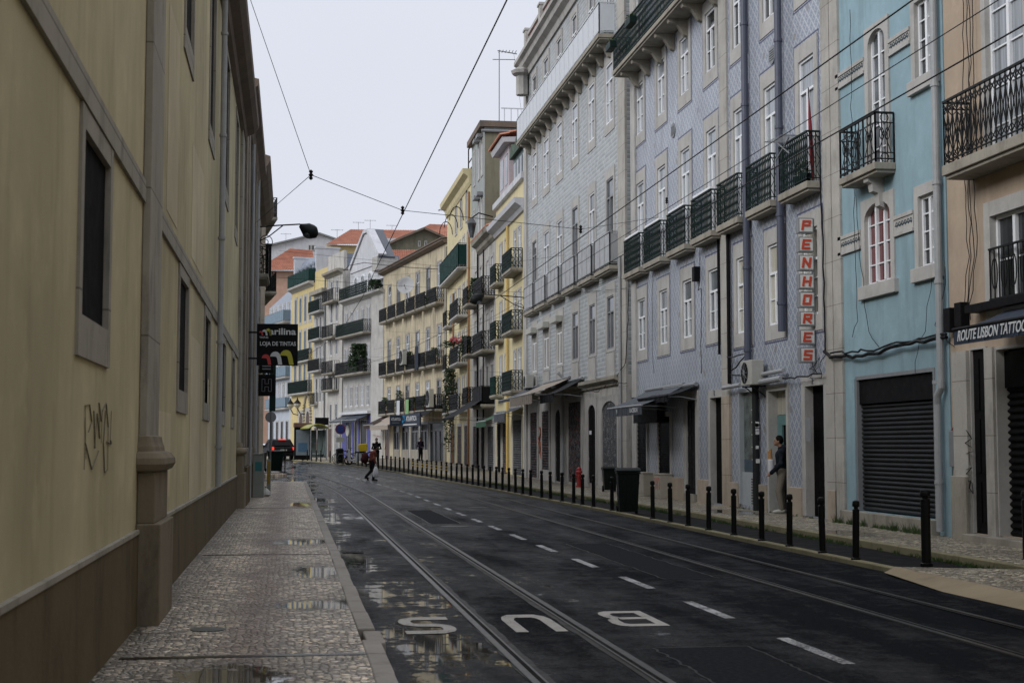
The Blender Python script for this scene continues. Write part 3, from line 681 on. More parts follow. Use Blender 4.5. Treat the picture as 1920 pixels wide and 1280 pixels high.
# BUS, painted to be read from the other direction of travel
def ground_letter(m, x0, x1, y0, y1, ch):
    W_, H_ = x1-x0, y1-y0; t = .17
    def P(u, v): return (x0+W_*u, y0+H_*v, .0048)
    def poly_band(outer, inner_):
        for i in range(len(outer)-1): m.q(P(*outer[i]), P(*outer[i+1]), P(*inner_[i+1]), P(*inner_[i]))
    if ch == 'U':       # open end towards the viewer's right-hand bottom, drawn upside down
        o = [(0, 0), (0, .7), (.06, .88), (.22, 1), (.78, 1), (.94, .88), (1, .7), (1, 0)]
        n_ = [(.24, 0), (.24, .66), (.27, .76), (.34, .82), (.66, .82), (.73, .76), (.76, .66), (.76, 0)]; poly_band(o, n_)
    elif ch == 'S':
        c_ = [(1, .9), (.3, .9), (.17, .85), (.12, .76), (.12, .66), (.17, .57), (.3, .52), (.7, .48), (.83, .43), (.88, .34), (.88, .24), (.83, .15), (.7, .1), (.02, .1)]
        n_ = []; o = []
        for i, p_ in enumerate(c_):
            a_ = c_[max(i-1, 0)]; d_ = c_[min(i+1, len(c_)-1)]; dx, dy = (d_[0]-a_[0])*W_, (d_[1]-a_[1])*H_; l_ = math.hypot(dx, dy); hx = abs(dy/l_); nx_, ny_ = -dy/l_, dx/l_
            o.append((p_[0]+nx_*.058/W_, p_[1]+ny_*.11/H_)); n_.append((p_[0]-nx_*.058/W_, p_[1]-ny_*.11/H_))
        poly_band(o, n_)
    elif ch == 'B':
        o = [(1, 0), (1, 1), (.26, 1), (.1, .93), (.04, .8), (.06, .62), (.14, .52), (.02, .42), (0, .2), (.08, .06), (.24, 0), (1, 0)]
        n_ = [(.8, .14), (.8, .86), (.36, .86), (.3, .83), (.27, .78), (.27, .66), (.33, .59), (.27, .5), (.23, .38), (.23, .2), (.32, .14), (.8, .14)]
        poly_band(o, n_); m.q(P(.3, .44), P(.3, .58), P(.8, .57), P(.8, .45))
m = MB()
ground_letter(m, 1.02, 1.50, 12.75, 14.0, 'S'); ground_letter(m, 2.0, 2.47, 12.75, 14.05, 'U'); ground_letter(m, 2.98, 3.47, 13.0, 14.2, 'B')
tag(m.build('road_lettering', M['paintbus'], recalc=False), kind='structure')

# ------------------------------------------------------------------ RIGHT SIDE
FR = Frame(11.0, 0, 0)
PB = .12     # pavement level
def sx(x, o=0.): return FR.px(x, 600, o)[0]

# ---- house with lattice tiles
b = Building('tiled_house', 'lavender diamond-tiled house with green iron balconies between the grey-tiled and the pale blue house', FR, 28.0, 45.6, 17.5, M['purple'])
def span(xa, xb): a, c = sx(xa), sx(xb); return min(a, c), max(a, c)
C1 = [(1196, 1210.5), (1237, 1252), (1281, 1298), (1329.5, 1351), (1382.5, 1406.5), (1441.5, 1467.5), (1507, 1536)]
rp = random.Random(5)
for i, (xa, xb) in enumerate(C1):
    s0, s1 = span(xa, xb)
    z0 = 4.67 if i < 4 else 4.42
    b.win(s0, s1, z0, 6.3, transom=.36, nx=2, nz=2 if i < 6 else 3, sw=.24, top=.36, bot=.34, pane=M['gmid'] if i < 4 else M['gcream'], depth=.075, proud=.02)
for i, (xa, xb) in enumerate([(1195, 1209), (1235, 1250), (1279, 1296), (1328, 1346.5), (1380, 1402), (1437.5, 1463), (1504, 1533.5)]):
    s0, s1 = span(xa, xb)
    b.win(s0, s1, 7.08, 10.06, transom=.24, nx=2, nz=1, sw=.22, top=.36, bottom=False, pane=M['gpale'], depth=.075, proud=.02, name='balcony_door')
for i, (xa, xb) in enumerate([(1195, 1209), (1235, 1250), (1279, 1296), (1328, 1346.5), (1380, 1402), (1437.5, 1463), (1504, 1533.5)]):
    s0, s1 = span(xa, xb)
    b.win(s0, s1, 11.65, 13.28, transom=.3, nx=2, nz=2, sw=.22, top=.34, bot=.36, pane=M['gpale'] if i not in (3, 4, 5) else M['gdark'], depth=.075, proud=.02)
for i, (xa, xb) in enumerate(C1[:4]):
    s0, s1 = span(xa, xb); b.win(s0, s1, 14.0, 16.3, transom=.3, nx=2, nz=1, sw=.22, bottom=False, pane=M['gdark'], depth=.075, name='balcony_door')
def sxo(x, o): return FR.px(x, 500, o)[0]
for i, (xa, xb) in enumerate([(1169, 1199), (1206, 1237.6), (1249.5, 1284), (1295.5, 1334), (1344, 1384), (1399, 1446), (1461, 1516)]):
    s0, s1 = FR.px(xa, 500, .32)[0], FR.px(xb, 500, .32)[0]
    bl = b.balcony(min(s0, s1), max(s0, s1), 7.2, h=1.06, out=.34, mat=M['greeniron'], style='lattice', step=.11, thick=.15, slab=M['stone_dirty'])
    if i < 4: box('shelf_board', M['whitewood'], bl, min(s0, s1)+.02, max(s0, s1)-.3, .2, .34, 8.28, 8.34)
for wdw in [c_ for c_ in b.o.children if c_.name.split('.')[0] in ('window', 'balcony_door')]:
    xs_ = [v.co.x for v in wdw.data.vertices]; zs_ = [v.co.z for v in wdw.data.vertices]; x0, x1, z0, z1 = min(xs_)-.07, max(xs_)+.07, min(zs_)-.07, max(zs_)+.07; m = MB()
    m.box(x0, x0+.03, .002, .006, z0, z1); m.box(x1-.03, x1, .002, .006, z0, z1); m.box(x0+.03, x1-.03, .002, .006, z1-.03, z1); m.box(x0+.03, x1-.03, .002, .006, z0, z0+.03)
    m.build('tile_border', M['border'], wdw)
b.balcony(35.2, 45.4, 13.85, h=1.15, out=.7, mat=M['greeniron'], style='lattice', step=.11, bracket=7)
# pilasters and plinths
b.pilaster(45.0, 45.6, PB-.2, 17.5, .06, M['stone_plain']); b.pilaster(35.1, 35.75, 2.9, 17.5, .05, M['stone']); b.pilaster(28.0, 28.45, PB-.2, 17.5, .06, M['stone'])
m = MB()
for (r, x0, z0, z1) in ((.085, sx(1411), 3.3, 17.5), (.085, sx(1476), 4.2, 17.5)):
    m.tube([(x0, .13, z0), (x0, .13, z1)], r, 12)
    for k in range(7):
        zz = z0+.6+k*2.0
        if zz < z1: m.lathe([(r+.018, 0), (r+.018, .07)], (x0, .13, zz), 12)
m.build('drainpipe', M['pipe'], b.o, smooth=False)
m = MB(); m.tube([(35.0, .08, 3.2), (35.0, .08, 7.0)], .05, 8); m.tube([(35.9, .06, 4.0), (35.9, .06, 7.0)], .035, 8); m.build('drainpipe', M['black'], b.o)
for (px_, py_) in ((1449, 103), (1263, 245)):
    s_, z_ = FR.px(px_, py_); m = MB(); m.tube([(s_, -.02, z_), (s_, .03, z_)], .22, 20); 
    for k in range(5): m.box(s_-.15, s_+.15, .03, .045, z_-.12+k*.055, z_-.10+k*.055)
    m.build('vent', M['greywood'], b.o)
# ground floor
b.door(*span(1195, 1212), PB, 2.5, M['gblack'], .035, kind='lattice', sw=.14)
b.door(*span(1235, 1256), PB, 2.5, M['gblack'], .035, kind='lattice', sw=.14)
p_, d_ = b.door(*span(1287, 1304), PB+.2, 2.9, M['black'], .06, kind='flat', sw=.26)
box('doorstep', M['stone_dirty'], p_, *span(1287, 1304), -.05, .1, PB-.1, PB+.2)
p_, d_ = b.door(*span(1332, 1355), PB+.02, 2.9, M['dark'], .17, kind='plain', sw=.2)  # plain black sheet, paints the shade inside the doorway
add_text('8', .2, M['greywood'], b.o, (sx(1341), .05, 3.02), FACE_OUT, .015)
s0, s1 = span(1387, 1414)
sp_ = b.surround('shop_window', s0, s1, PB+.1, 2.95, sw=.10, depth=.2, mat=M['palepanel'], bottom=False)
box('pane', M['gteal'], sp_, s0, s1, -.1, -.08, 1.0, 2.95)
box('panel', M['palepanel'], sp_, s0, s1, -.1, -.02, PB+.0, 1.0)
m = MB()
for k in range(10): m.box(s0+.04, s0+.38, -.019, .0, .25+k*.065, .27+k*.065)
m.build('vent', M['black'], sp_)
m = MB()
for k in range(5): m.box(s0+.03, s0+.45, -.079, -.05, 1.3+k*.3, 1.325+k*.3)
m.build('shelf', wood_shelf, sp_)
m = MB(); m.box(s0+.02, s1-.02, -.079, -.07, 1.03, 1.3); m.build('notice', plain('sticker_blue', (.06, .09, .12), .4), sp_)
# shop doorway where the man stands
DS0, DS1 = span(1442, 1475)
b.hole(DS0-.12, DS1+.14, PB-.02, 3.05)
m = MB(); m.box(DS0-.12, DS0, -.24, .05, PB, 3.05); m.box(DS1, DS1+.14, -.24, .05, PB, 3.05); m.box(DS0, DS1, -.24, .045, 2.9, 3.05)
sd = m.build('doorway', M['stone_plain'], b.o)
m = MB(); m.box(DS0, DS1, -.24, -.22, PB, 2.9); m.build('doorway_shade', M['dark'], sd)  # black backing, the shade of the shop interior put into colour
m = MB(); m.box(DS1-.30, DS1, -.215, -.17, PB, 2.35); m.box(DS0, DS1-.3, -.215, -.17, 2.12, 2.35); m.box(DS0, DS1-.3, -.215, -.17, PB, PB+.02); m.build('door_frame', M['tealp'], sd)
box('fanlight', M['gcream'], sd, DS0, DS1, -.21, -.18, 2.36, 2.9)
p_, d_ = b.door(*span(1510, 1545), PB+.02, 2.92, M['dark'], .19, kind='plain', sw=.22)  # black sheet across the opening, its inner shade given as colour
add_text('2', .2, M['greywood'], b.o, (sx(1525), .05, 3.02), FACE_OUT, .015)
gx = sx(1510); box('letter_plate', M['greywood'], p_, gx-.0-.025, gx-.0, -.75, -.4, 1.45, 1.95) if False else None
# stone skirting in pieces between the openings
sk = [45.0]; edges = sorted([h for h in b.holes if h[2] < .5], key=lambda h: h[0]); m = MB(); x = 28.0
for h in edges:
    if h[0] > x+.02: box('plinth', M['stone_warm'], b.o, x, h[0], .003, .075, -.05, PB+.62, bevel=.01)
    x = h[1]
box('plinth', M['stone_warm'], b.o, x, 45.6, .003, .075, -.05, PB+.62, bevel=.01)
b.pilaster(35.1, 35.75, PB, 2.9, .07, M['stone_warm']); 
m = MB()                                                 # ledge pipes over the shop
zz = 3.15
for k, (r_, z_, y_) in enumerate(((.07, 3.12, .2), (.05, 3.3, .15))): m = MB(); m.tube([(sx(1435), y_, z_), (sx(1480), y_, z_+.02)], r_, 10); m.build('duct', M['pipew'], b.o)
m = MB(); m.tube([(sx(1368), .2, 3.1), (sx(1402), .2, 3.12)], .05, 10); m.build('duct', M['pipew'], b.o)
b.finish()

o = FR.thing('drying_rack', 'folding clothes rack balanced on the rail of the rightmost green balcony', 'drying rack', 30.0, .2, 8.3); m = MB()
for k in range(9): m.bar((-.6, -.1+k*.06, .02), (.5, -.1+k*.06, .10), .012)
m.bar((-.6, -.12, .02), (-.6, .42, .02), .02); m.bar((.5, -.12, .1), (.5, .42, .1), .02); m.bar((-.5, .2, 0), (.4, .2, -.35), .02); m.bar((.4, .2, .1), (-.5, .2, -.35), .02); m.build('rack', M['greywood'], o, recalc=False)
o = FR.thing('folded_parasol', 'thin dark red folded parasol leaning in the corner of the rightmost green balcony', 'parasol', 28.75, .15, 7.25); m = MB(); m.tube([(0, 0, 0), (0, .02, .4), (-.02, .06, 1.2), (-.03, .08, 1.75)], [.02, .05, .04, .01], 8); m.build('canopy', plain('dark_red_cloth', (.22, .02, .03), .8), o); m = MB(); m.tube([(-.03, .08, 1.7), (-.035, .09, 1.95)], .012, 6); m.build('pole', M['iron'], o)
for k, s_ in enumerate((29.2, 29.6)):
    o = FR.thing('flower_pot', ['dark flower pot at the end of the rightmost green balcony', 'second dark flower pot on the rightmost green balcony'][k], 'pot', s_, .15, 7.21); m = MB(); m.lathe([(.09, 0), (.13, .22), (.14, .24), (.12, .24)], n=10); m.build('pot', M['black'], o); m = MB()
    for j in range(50): c = Vector((rp.gauss(0, .09), rp.gauss(0, .07), .3+rp.random()*.25)); d = Vector((rp.gauss(0, 1), rp.gauss(0, 1), rp.gauss(0, 1))).normalized()*.06; e = Vector((-d.y, d.x, .02)); m.q(c-d, c+e*.5, c+d, c-e*.5)
    m.build('foliage', M['leafd'], o, recalc=False)

# ---- pale blue house
b = Building('blue_house', 'pale blue house with arched window and black roller garage door below', FR, 22.9, 27.98, 15, M['blue'])
s0, s1 = span(1616+3, 1678)
def archwin(x0, x1, z0, zs, rise, nx, nz, pane, bottom=True, name='window'):
    p = b.surround(name, x0, x1, z0, zs, sw=.17, arch=rise, top=.13, depth=.13, bottom=False, proud=.035)
    b.sash(p, x0, x1, z0, zs+rise, depth=.095, nx=nx, nz=nz, pane=pane, fw=.05)
    if bottom:
        m = MB(); m.box(x0-.27, x1+.27, -.2, .09, z0-.26, z0); m.build('sill', M['stone_plain'], p, bevel=.012)
    return p
archwin(25.15, 26.35, 4.72, 5.98, .28, 3, 4, M['gred'])
archwin(25.25, 26.05, 6.85, 9.3, .28, 2, 6, M['gmid'], False, 'balcony_door')
for (z0, z1) in ((4.78, 6.05), (8.15, 9.55)):
    p = b.win(23.25, 23.95, z0, z1, nx=2, nz=4, sw=.16, top=.2, bottom=False, pane=M['gdark'], depth=.1, proud=.03)
    m = MB(); m.box(23.25-.24, 23.95+.24, -.2, .09, z0-.25, z0); m.build('sill', M['stone_plain'], p, bevel=.012)
for (za, zb) in ((5.48, 5.86), (8.88, 9.2)):
    for (x0, x1) in ((26.55 if za < 6 else 26.25, 27.7), (24.15, 24.97 if za < 6 else 25.07)):
        m = MB(); m.box(x0, x1, .003, .03, za, zb); m.box(x0, x1, .03, .05, zb-.07, zb); m.box(x0, x1, .03, .05, za, za+.06)
        fz = m.build('frieze_band', M['stone_plain'], b.o); m = MB(); n = int((x1-x0)/.13)
        m.box(x0+.04, x1-.04, .031, .034, (za+zb)/2-.012, (za+zb)/2+.012)
        for k in range(n):
            c = x0+.07+k*(x1-x0-.08)/n; zc = (za+zb)/2
            for t in range(7):
                a0, a1 = t*.8, (t+1)*.8; r0, r1 = .055*(1-t/9), .055*(1-(t+1)/9)
                m.bar((c+r0*math.cos(a0), .034, zc+r0*1.4*math.sin(a0)), (c+r1*math.cos(a1), .034, zc+r1*1.4*math.sin(a1)), .012, .008)
        m.build('scroll_ornament', plain('dark_ornament', (.04, .07, .09), .6), fz)
bl = b.balcony(24.9, 26.67, 6.86, h=.93, out=.42, mat=M['iron'], style='scroll', thick=.13, slab=M['stone_dirty'])
m = MB(); m.prism([(.003, 6.7), (.34, 6.7), (.32, 6.6), (.24, 6.56), (.22, 6.42), (.12, 6.38), (.10, 6.15), (.003, 6.1)], 'x', 25.45, 25.65); m.build('bracket', M['stone_plain'], bl)
b.pilaster(27.55, 27.98, PB-.1, 15, .05, M['stone'])
g0, g1 = 23.45, 27.0
b.hole(g0, g1, .38, 3.0)
m = MB(); m.box(g0, g0+.08, -.3, .012, .38, 3.0); m.box(g1-.08, g1, -.3, .012, .38, 3.0); m.box(g0+.08, g1-.08, -.3, .012, 2.93, 3.0)
gd = m.build('garage_doorway', M['greywood'], b.o)
m = MB(); n = 24
for i in range(n):
    zz = .4+2.05*i/n; h_ = 2.05/n
    m.prism([(-.12, zz), (-.075, zz+h_*.35), (-.075, zz+h_*.6), (-.12, zz+h_)], 'x', g0+.08, g1-.08)
m.build('roller_shutter', M['shutter'], gd)
box('shutter_housing', M['black'], gd, g0+.08, g1-.08, -.22, -.04, 2.46, 2.93)
box('step', M['stone_dirty'], b.o, g0-.05, g1+.55, .003, .16, PB-.1, .375, bevel=.01)
box('painted_post', M['blue'], b.o, g1, g1+.28, .003, .03, .5, 2.95)
m = MB(); m.tube([(23.15, .11, .2), (23.15, .11, 2.35), (23.1, .13, 2.5), (23.0, .11, 2.62), (23.0, .11, 15)], .065, 12)
for k in range(8): m.lathe([(.08, 0), (.08, .06)], (23.0 if k > 1 else 23.15, .11, 1.0+1.7*k), 12)
m.build('drainpipe', M['pipew'], b.o)
b.finish()

# ---- salmon house with the tattoo shop
b = Building('salmon_house', 'salmon plastered house with a long black balcony over the tattoo shop', FR, 8, 22.85, 17, M['beige'])
for (x0, x1) in ((20.1, 21.3), (16.6, 17.8)):
    b.win(x0, x1, 6.1, 9.2, transom=.0, nx=2, nz=5, sw=.14, bottom=False, pane=M['gpale'], fm=M['whitewood'], depth=.1, name='balcony_door')
    p = b.win(x0, x1, 3.86, 5.28, nx=2, nz=2, sw=.2, top=.24, bot=.24, pane=M['gdark'], depth=.12, proud=.04)
    rl = MB(); rl.bar((x0-.02, .05, 4.75), (x1+.02, .05, 4.75), .04, .03); rl.bar((x0-.02, .05, 3.95), (x1+.02, .05, 3.95), .03)
    for k in range(9): c = x0+(x1-x0)*k/8; rl.bar((c, .05, 3.95), (c, .05, 4.75), .018)
    for k in range(4):
        c = x0+(x1-x0)*(k+.5)/4
        for t in range(12):
            a0, a1 = t*.5236, (t+1)*.5236; rl.bar((c+.09*math.cos(a0), .05, 4.35+.25*math.sin(a0)), (c+.09*math.cos(a1), .05, 4.35+.25*math.sin(a1)), .014)
    rl.build('railing', M['iron'], p, recalc=False)
b.balcony(16, 21.95, 6.2, h=1.05, out=.52, mat=M['iron'], style='diamond', step=.16, thick=.17, slab=M['stone_dirty'])
b.pilaster(22.1, 22.6, PB-.05, 3.2, .10, M['stone']); b.pilaster(21.25, 21.52, PB-.05, 3.2, .08, M['stone'])
box('plinth', M['stone_dirty'], b.o, 22.1-.02, 22.62, .103, .16, PB-.05, 1.15, bevel=.01)
b.door(21.56, 22.06, PB+.12, 3.2, M['black'], .05, kind='flat', sw=.03)
b.door(17.8, 21.2, PB+.12, 3.15, M['black'], .22, kind='roller', sw=.04)
box('doorstep', M['stone_dirty'], b.o, 17.6, 22.1, .003, .24, PB-.1, PB+.11, bevel=.012)
bx = box('meter_box', M['greywood'], b.o, 22.62, 22.84, .003, .07, 1.3, 1.9, bevel=.008)
b.finish()

# ---- unseen houses continuing the street, added to block light and darken the foreground
for (x0, x1, zt, mt, lab) in ((-20, 7.95, 18, 'cream', 'unseen cream house added behind the viewpoint on the right of the street'), (-62, -20.05, 17, 'offwhite', 'unseen pale long house added farther behind the viewpoint')):
    b = Building('unseen_house', lab, FR, x0, x1, zt, M[mt])
    x = x0+1.2
    while x < x1-1.5:
        b.door(x, x+1.1, PB, 2.9, M['brownwood'], .05, sw=.18)
        for z in (4.4, 7.6, 10.8, 14.0): b.win(x, x+1.1, z, z+1.9, nx=2, nz=2, sw=.2, depth=.08, pane=M['gdark'])
        x += 3.0
    b.finish()
b = Building('unseen_house', 'unseen tall house added across the street behind the viewpoint to block light', Frame(11, -64, -90+180), 0, 14, 16, M['offwhite'])  # added end house, out of view, keeps light from coming in behind
for x in (1.5, 4.5, 7.5, 10.5):
    for z in (1.0, 4.4, 7.6, 10.8): b.win(x, x+1.1, z, z+1.9, nx=2, nz=2, sw=.2, depth=.08, pane=M['gdark'])
b.finish()

# ---- grey tiled house
b = Building('grey_tiled_house', 'tall grey-tiled house with long white panelled balcony under the eaves', FR, 46.3, 67.4, 20.2, M['greytile'])
CO = [(60.9+1.3+2.8, 0)]
cols = [(64.1, 65.3), (60.95, 62.3), (57.9, 59.1), (54.6, 55.75), (51.45, 52.5), (48.35, 49.45)]
for i, (s0, s1) in enumerate(cols):
    sh = i < 3
    p = b.win(s0, s1, 5.0, 6.85, transom=.3, nx=2, nz=1, sw=.22, top=.45, bot=.1, pane=M['gmid'] if not sh else M['gcream'], depth=.05, proud=.025, fm=M['greywood'] if not sh else M['whitewood'])
    if sh:
        m = MB()
        for k in range(20): m.box(s0+.05, s1-.05, -.02, .0, 5.1+k*.085, 5.16+k*.085)
        m.build('roller_blind', M['stone_plain'], p); box('blind_box', M['acw'], p, s0-.1, s1+.1, .035, .32, 6.72, 6.98, bevel=.015)
    m = MB(); m.box(s0-.1, s1+.1, .003, .05, 4.05, 4.86); m.build('apron', M['stone_plain'], b.o)
    b.win(s0, s1, 7.95, 11.0, transom=.22, nx=2, nz=2, sw=.22, top=.35, bottom=False, pane=M['gmid'], depth=.05, proud=.025, fm=M['greywood'] if i in (0, 3, 5) else M['whitewood'], name='balcony_door')
    c = (s0+s1)/2
    bl = b.balcony(c-1.25, c+1.25, 7.78, h=1.15, out=.34, mat=M['frost'], style='net', thick=.14, bracket=0, slab=M['stone_dirty'])
    b.win(s0, s1, 12.98, 15.1, transom=.3, nx=2, nz=2, sw=.22, top=.35, bot=.36, pane=M['gpale'], depth=.04, proud=.025)
    b.win(s0+.05, s1-.05, 16.2, 18.7, transom=.3, nx=2, nz=2, sw=.2, top=.25, bottom=False, pane=M['gdark'], depth=.04, name='balcony_door')
bl = b.balcony(48.0, 66.4, 15.9, h=1.1, out=.6, mat=M['greywhite'], style='net', thick=.14, bracket=14)
b.pilaster(46.3, 47.4, PB-.2, 20.2, .08, M['stone']); b.pilaster(66.7, 67.4, PB-.2, 20.2, .08, M['stone_plain'])
b.band('cornice', 46.3, 67.4, 19.15, 20.0, .5, M['stone_plain'], [(.08, 0), (.14, .3), (.35, .45), (.4, .7), (.55, .8), (.55, 1)])
b.band('cornice', 47.4, 66.7, 3.72, 4.02, .25, M['stone_dirty'], [(.08, 0), (.1, .4), (.25, .6), (.25, 1)])
m = MB()
for k in range(6): m.box(46.3+k*4.05, 46.3+k*4.05+.5, -.35, .12, 20.2, 21.4); m.box(46.25+k*4.05, 46.3+k*4.05+.55, -.4, .17, 21.4, 21.5)
m.box(46.3, 67.4, -.25, .02, 20.2, 20.4); m.box(46.3, 67.4, -.25, .02, 21.15, 21.3); par = m.build('parapet', M['stone_plain'], b.o)
m = MB()
for k in range(5):
    x0 = 46.85+k*4.05
    for j in range(14): m.box(x0+j*.25, x0+j*.25+.12, -.2, -.05, 20.4, 21.15)
m.build('baluster', plain('brick_red_baluster', (.30, .12, .09), .7), par)
m = MB(); m.lathe([(.3, 0), (.3, .9), (.5, 1.0), (.55, 1.15), (.3, 1.3)], (66.4, .3, 18.2), 8); m.build('corner_post', M['stone_plain'], b.o)
b.door(64.0, 65.7, PB+.1, 3.15, M['graff'], .035, kind='roller', sw=.3)
b.door(61.0, 62.6, PB+.5, 3.15, M['graff'], .035, kind='roller', sw=.3)
b.door(58.3, 59.4, PB+.05, 2.8, M['dark'], .05, kind='flat', sw=.25, arch=.35)
b.door(54.1, 56.6, PB+.1, 3.35, M['graff'], .05, kind='flat', sw=.25)
b.door(51.4, 52.7, PB+.15, 2.8, M['dark'], .05, kind='flat', sw=.2, arch=.35)
b.door(47.9, 50.3, PB+.3, 2.8, M['shutgrey'], .05, kind='plain', sw=.2, arch=.4)
pieces = [(46.3, 67.4, -.1, 4.0, M['offwhite']), (46.3, 67.4, 4.0, 20.2, M['greytile'])]
m = MB(); m.tube([(57.4, .1, .2), (57.4, .1, 4.4), (57.4, .3, 4.6)], .07, 10); m.tube([(46.9, .14, .2), (46.9, .14, 8.0)], .05, 8); m.build('drainpipe', M['pipew'], b.o)
b.finish(pieces=pieces)

# ---- narrow yellow house with the dormer
b = Building('narrow_yellow_house', 'narrow light yellow house with a pink dormer and clay tiles on top', FR, 67.42, 77.3, 14.6, M['yellow'])
for (zb, zt, bal) in ((10.2, 12.3, 1), (7.2, 9.2, 1), (4.3, 6.3, 1)):
    b.win(68.6, 69.4, zb, zt, nx=2, nz=1, transom=.2, sw=.12, bottom=False, depth=.045, pane=M['gpale'], name='balcony_door')
    b.win(70.1, 70.8, zb, zt, nx=1, nz=1, transom=.2, sw=.12, bottom=False, depth=.045, pane=M['gmid'], name='balcony_door')
    b.balcony(68.1, 71.2, zb-.0, h=.95, out=.6, mat=M['greeniron'], style='lattice', step=.2)
    b.win(73.2, 73.8, zb+.3, zt, nx=2, nz=1, sw=.12, depth=.045, pane=M['gmid']); b.win(74.9, 75.7, zb, zt, nx=2, nz=1, sw=.12, bottom=False, depth=.045, pane=M['gdark'], name='balcony_door')
    b.balcony(74.3, 76.3, zb-.0, h=.95, out=.5, mat=M['greeniron'] if zb > 5 else M['netgreen'], style='lattice', step=.2)
b.band('cornice', 67.42, 77.3, 12.9, 13.5, .5, M['white'], [(.1, 0), (.2, .3), (.5, .6), (.55, 1)])
b.band('coping', 67.42, 77.3, 14.45, 14.75, .2, M['white'])
m = MB(); m.tube([(72.5, .1, .3), (72.5, .1, 12.9)], .07, 8); m.build('drainpipe', M['pipey'], b.o)
b.door(68.4, 71.0, PB+.1, 2.9, M['shutgrey'], .05, kind='roller', sw=.25); b.door(72.9, 74.6, PB+.1, 2.8, M['graff'], .05, kind='roller', sw=.2); b.door(75.3, 76.6, PB+.1, 2.8, M['dark'], .05, kind='flat', sw=.15)
b.finish(roof=None)
# roof slope and dormer
rf = tile_roof('roof', M['roof'], b.o, [(67.42, -.15, 14.75), (77.3, -.15, 14.75), (77.3, -4.5, 19.6), (67.42, -4.5, 19.6)], 36, 14, .09)
m = MB(); m.box(73.2, 76.6, -3.5, -.1, 14.7, 17.5); dm = m.build('dormer', M['pink'], b.o)
b2 = MB(); b2.prism([(-.1+.35, 17.3), (-.1+.45, 17.55), (-3.5, 17.75), (-3.5, 17.4)], 'x', 72.7, 77.0); b2.build('eaves', M['white'], dm)
tile_roof('roof', M['roof'], dm, [(72.6, .45, 17.6), (77.1, .45, 17.6), (76.6, -3.6, 18.9), (73.2, -3.6, 18.9)], 16, 8, .1)
m = MB(); m.box(73.6, 74.6, -.099, -.08, 15.3, 16.9); m.box(75.2, 76.2, -.099, -.08, 15.3, 16.9); m.build('window', M['gmid'], dm)
m = MB(); m.box(68.3, 72.3, -2.5, -.2, 14.7, 16.3); d2 = m.build('dormer', M['greenwood'], b.o)
for x0 in (68.5, 69.5, 70.5, 71.4): box('pane', M['gmid'], d2, x0, x0+.7, -.199, -.17, 14.95, 16.0)
m = MB(); m.prism([(67.9, 16.3), (68.8, 17.0), (69.4, 16.4), (70.3, 17.1), (71.0, 16.4), (71.9, 17.0), (72.5, 16.3)], 'y', -2.5, .0); m.build('eaves', plain('dark_green_canvas', (.05, .09, .06), .7), d2)

# ---- tall narrow greyish house with iron balconies
b = Building('tall_narrow_house', 'tall narrow whitish house with dark iron balconies between two yellow houses', FR, 77.32, 88.3, 13.6, M['offwhite'])
for k, zb in enumerate((3.9, 6.9, 9.9)):
    for (x0, bal) in ((78.2, 1), (80.1, 1), (83.0, 0), (85.3, 1)):
        b.win(x0, x0+.9, zb, zb+2.2, nx=2, nz=2, sw=.18, bottom=False, depth=.07, pane=M['gdark'] if (k+int(x0)) % 2 else M['gmid'], name='balcony_door', fm=M['whitewood'] if k else M['greywood'])
    b.balcony(77.7, 81.7, zb, h=1.0, out=.75, mat=M['iron'] if k else M['black'], style='lattice' if k else 'net', step=.2)
    b.balcony(84.7, 87.0, zb+.2, h=1.0, out=.7, mat=M['iron'], style='lattice', step=.2)
b.band('cornice', 77.32, 84.2, 12.9, 13.6, .55, M['stone_dirty'], [(.05, 0), (.2, .2), (.25, .5), (.5, .7), (.55, 1)])
b.door(78.0, 80.4, PB+.1, 2.7, M['shutgrey'], .05, kind='roller', sw=.2); b.door(82.0, 83.2, PB+.1, 2.8, M['dark'], .05, kind='flat', sw=.2); b.door(84.6, 86.9, PB+.1, 2.8, M['graff'], .05, kind='flat', sw=.2)
m = MB(); m.tube([(84.3, .1, .3), (84.3, .1, 13)], .06, 8); m.tube([(81.9, .08, .3), (81.9, .08, 13)], .04, 8); m.build('drainpipe', M['black'], b.o)
b.finish(roof=None)
rf = tile_roof('roof', M['roof'], b.o, [(77.32, .5, 13.6), (84.4, .5, 13.6), (84.4, -.9, 14.3), (77.32, -.9, 14.3)], 24, 3, .08)
# grey-green upper block behind with flat roof
b = Building('grey_green_block', 'tall grey-green block with bare mossy side wall and railed flat roof behind the dormer', FR, 82.3, 88.3, 20.2, M['greygreen'], depth=9, base=13.5)
b.o.location = FR.W(0, -.03, 0)
for zb in (14.6, 18.2):
    for x0 in (83.0, 84.4): b.win(x0, x0+.7, zb-.6, zb+1.4, nx=1, nz=2, sw=.12, depth=.045, pane=M['gpale'])
    b.win(86.6, 87.2, zb-.6, zb+1.4, nx=1, nz=1, sw=.1, depth=.045, pane=M['gdark'])
m = MB()
for x0, z0 in ((82.9, 16.3), (84.3, 16.3), (82.9, 19.75), (84.3, 19.75)): box('awning_box', M['greywood'], b.o, x0, x0+.9, .003, .35, z0, z0+.2)
b.finish(pieces=[(82.3, 88.3, 13.5, 20.2, M['greygreen'])], roof=None)
box('side_wall', M['concrete'], b.o, 82.25, 82.3, -9, -.02, 13.5, 20.0)
m = MB(); m.box(82.1, 88.4, -9.2, .3, 20.2, 20.32); m.box(82.1, 82.2, -9.2, .3, 20.32, 20.55); m.box(82.2, 88.4, .2, .3, 20.32, 20.55); m.build('roof', M['roofdark'], b.o)
m = MB(); m.tube([(82.15, -9, 19.95), (82.15, .2, 19.95)], .09, 8); m.build('gutter', M['greywood'], b.o)
m = MB()
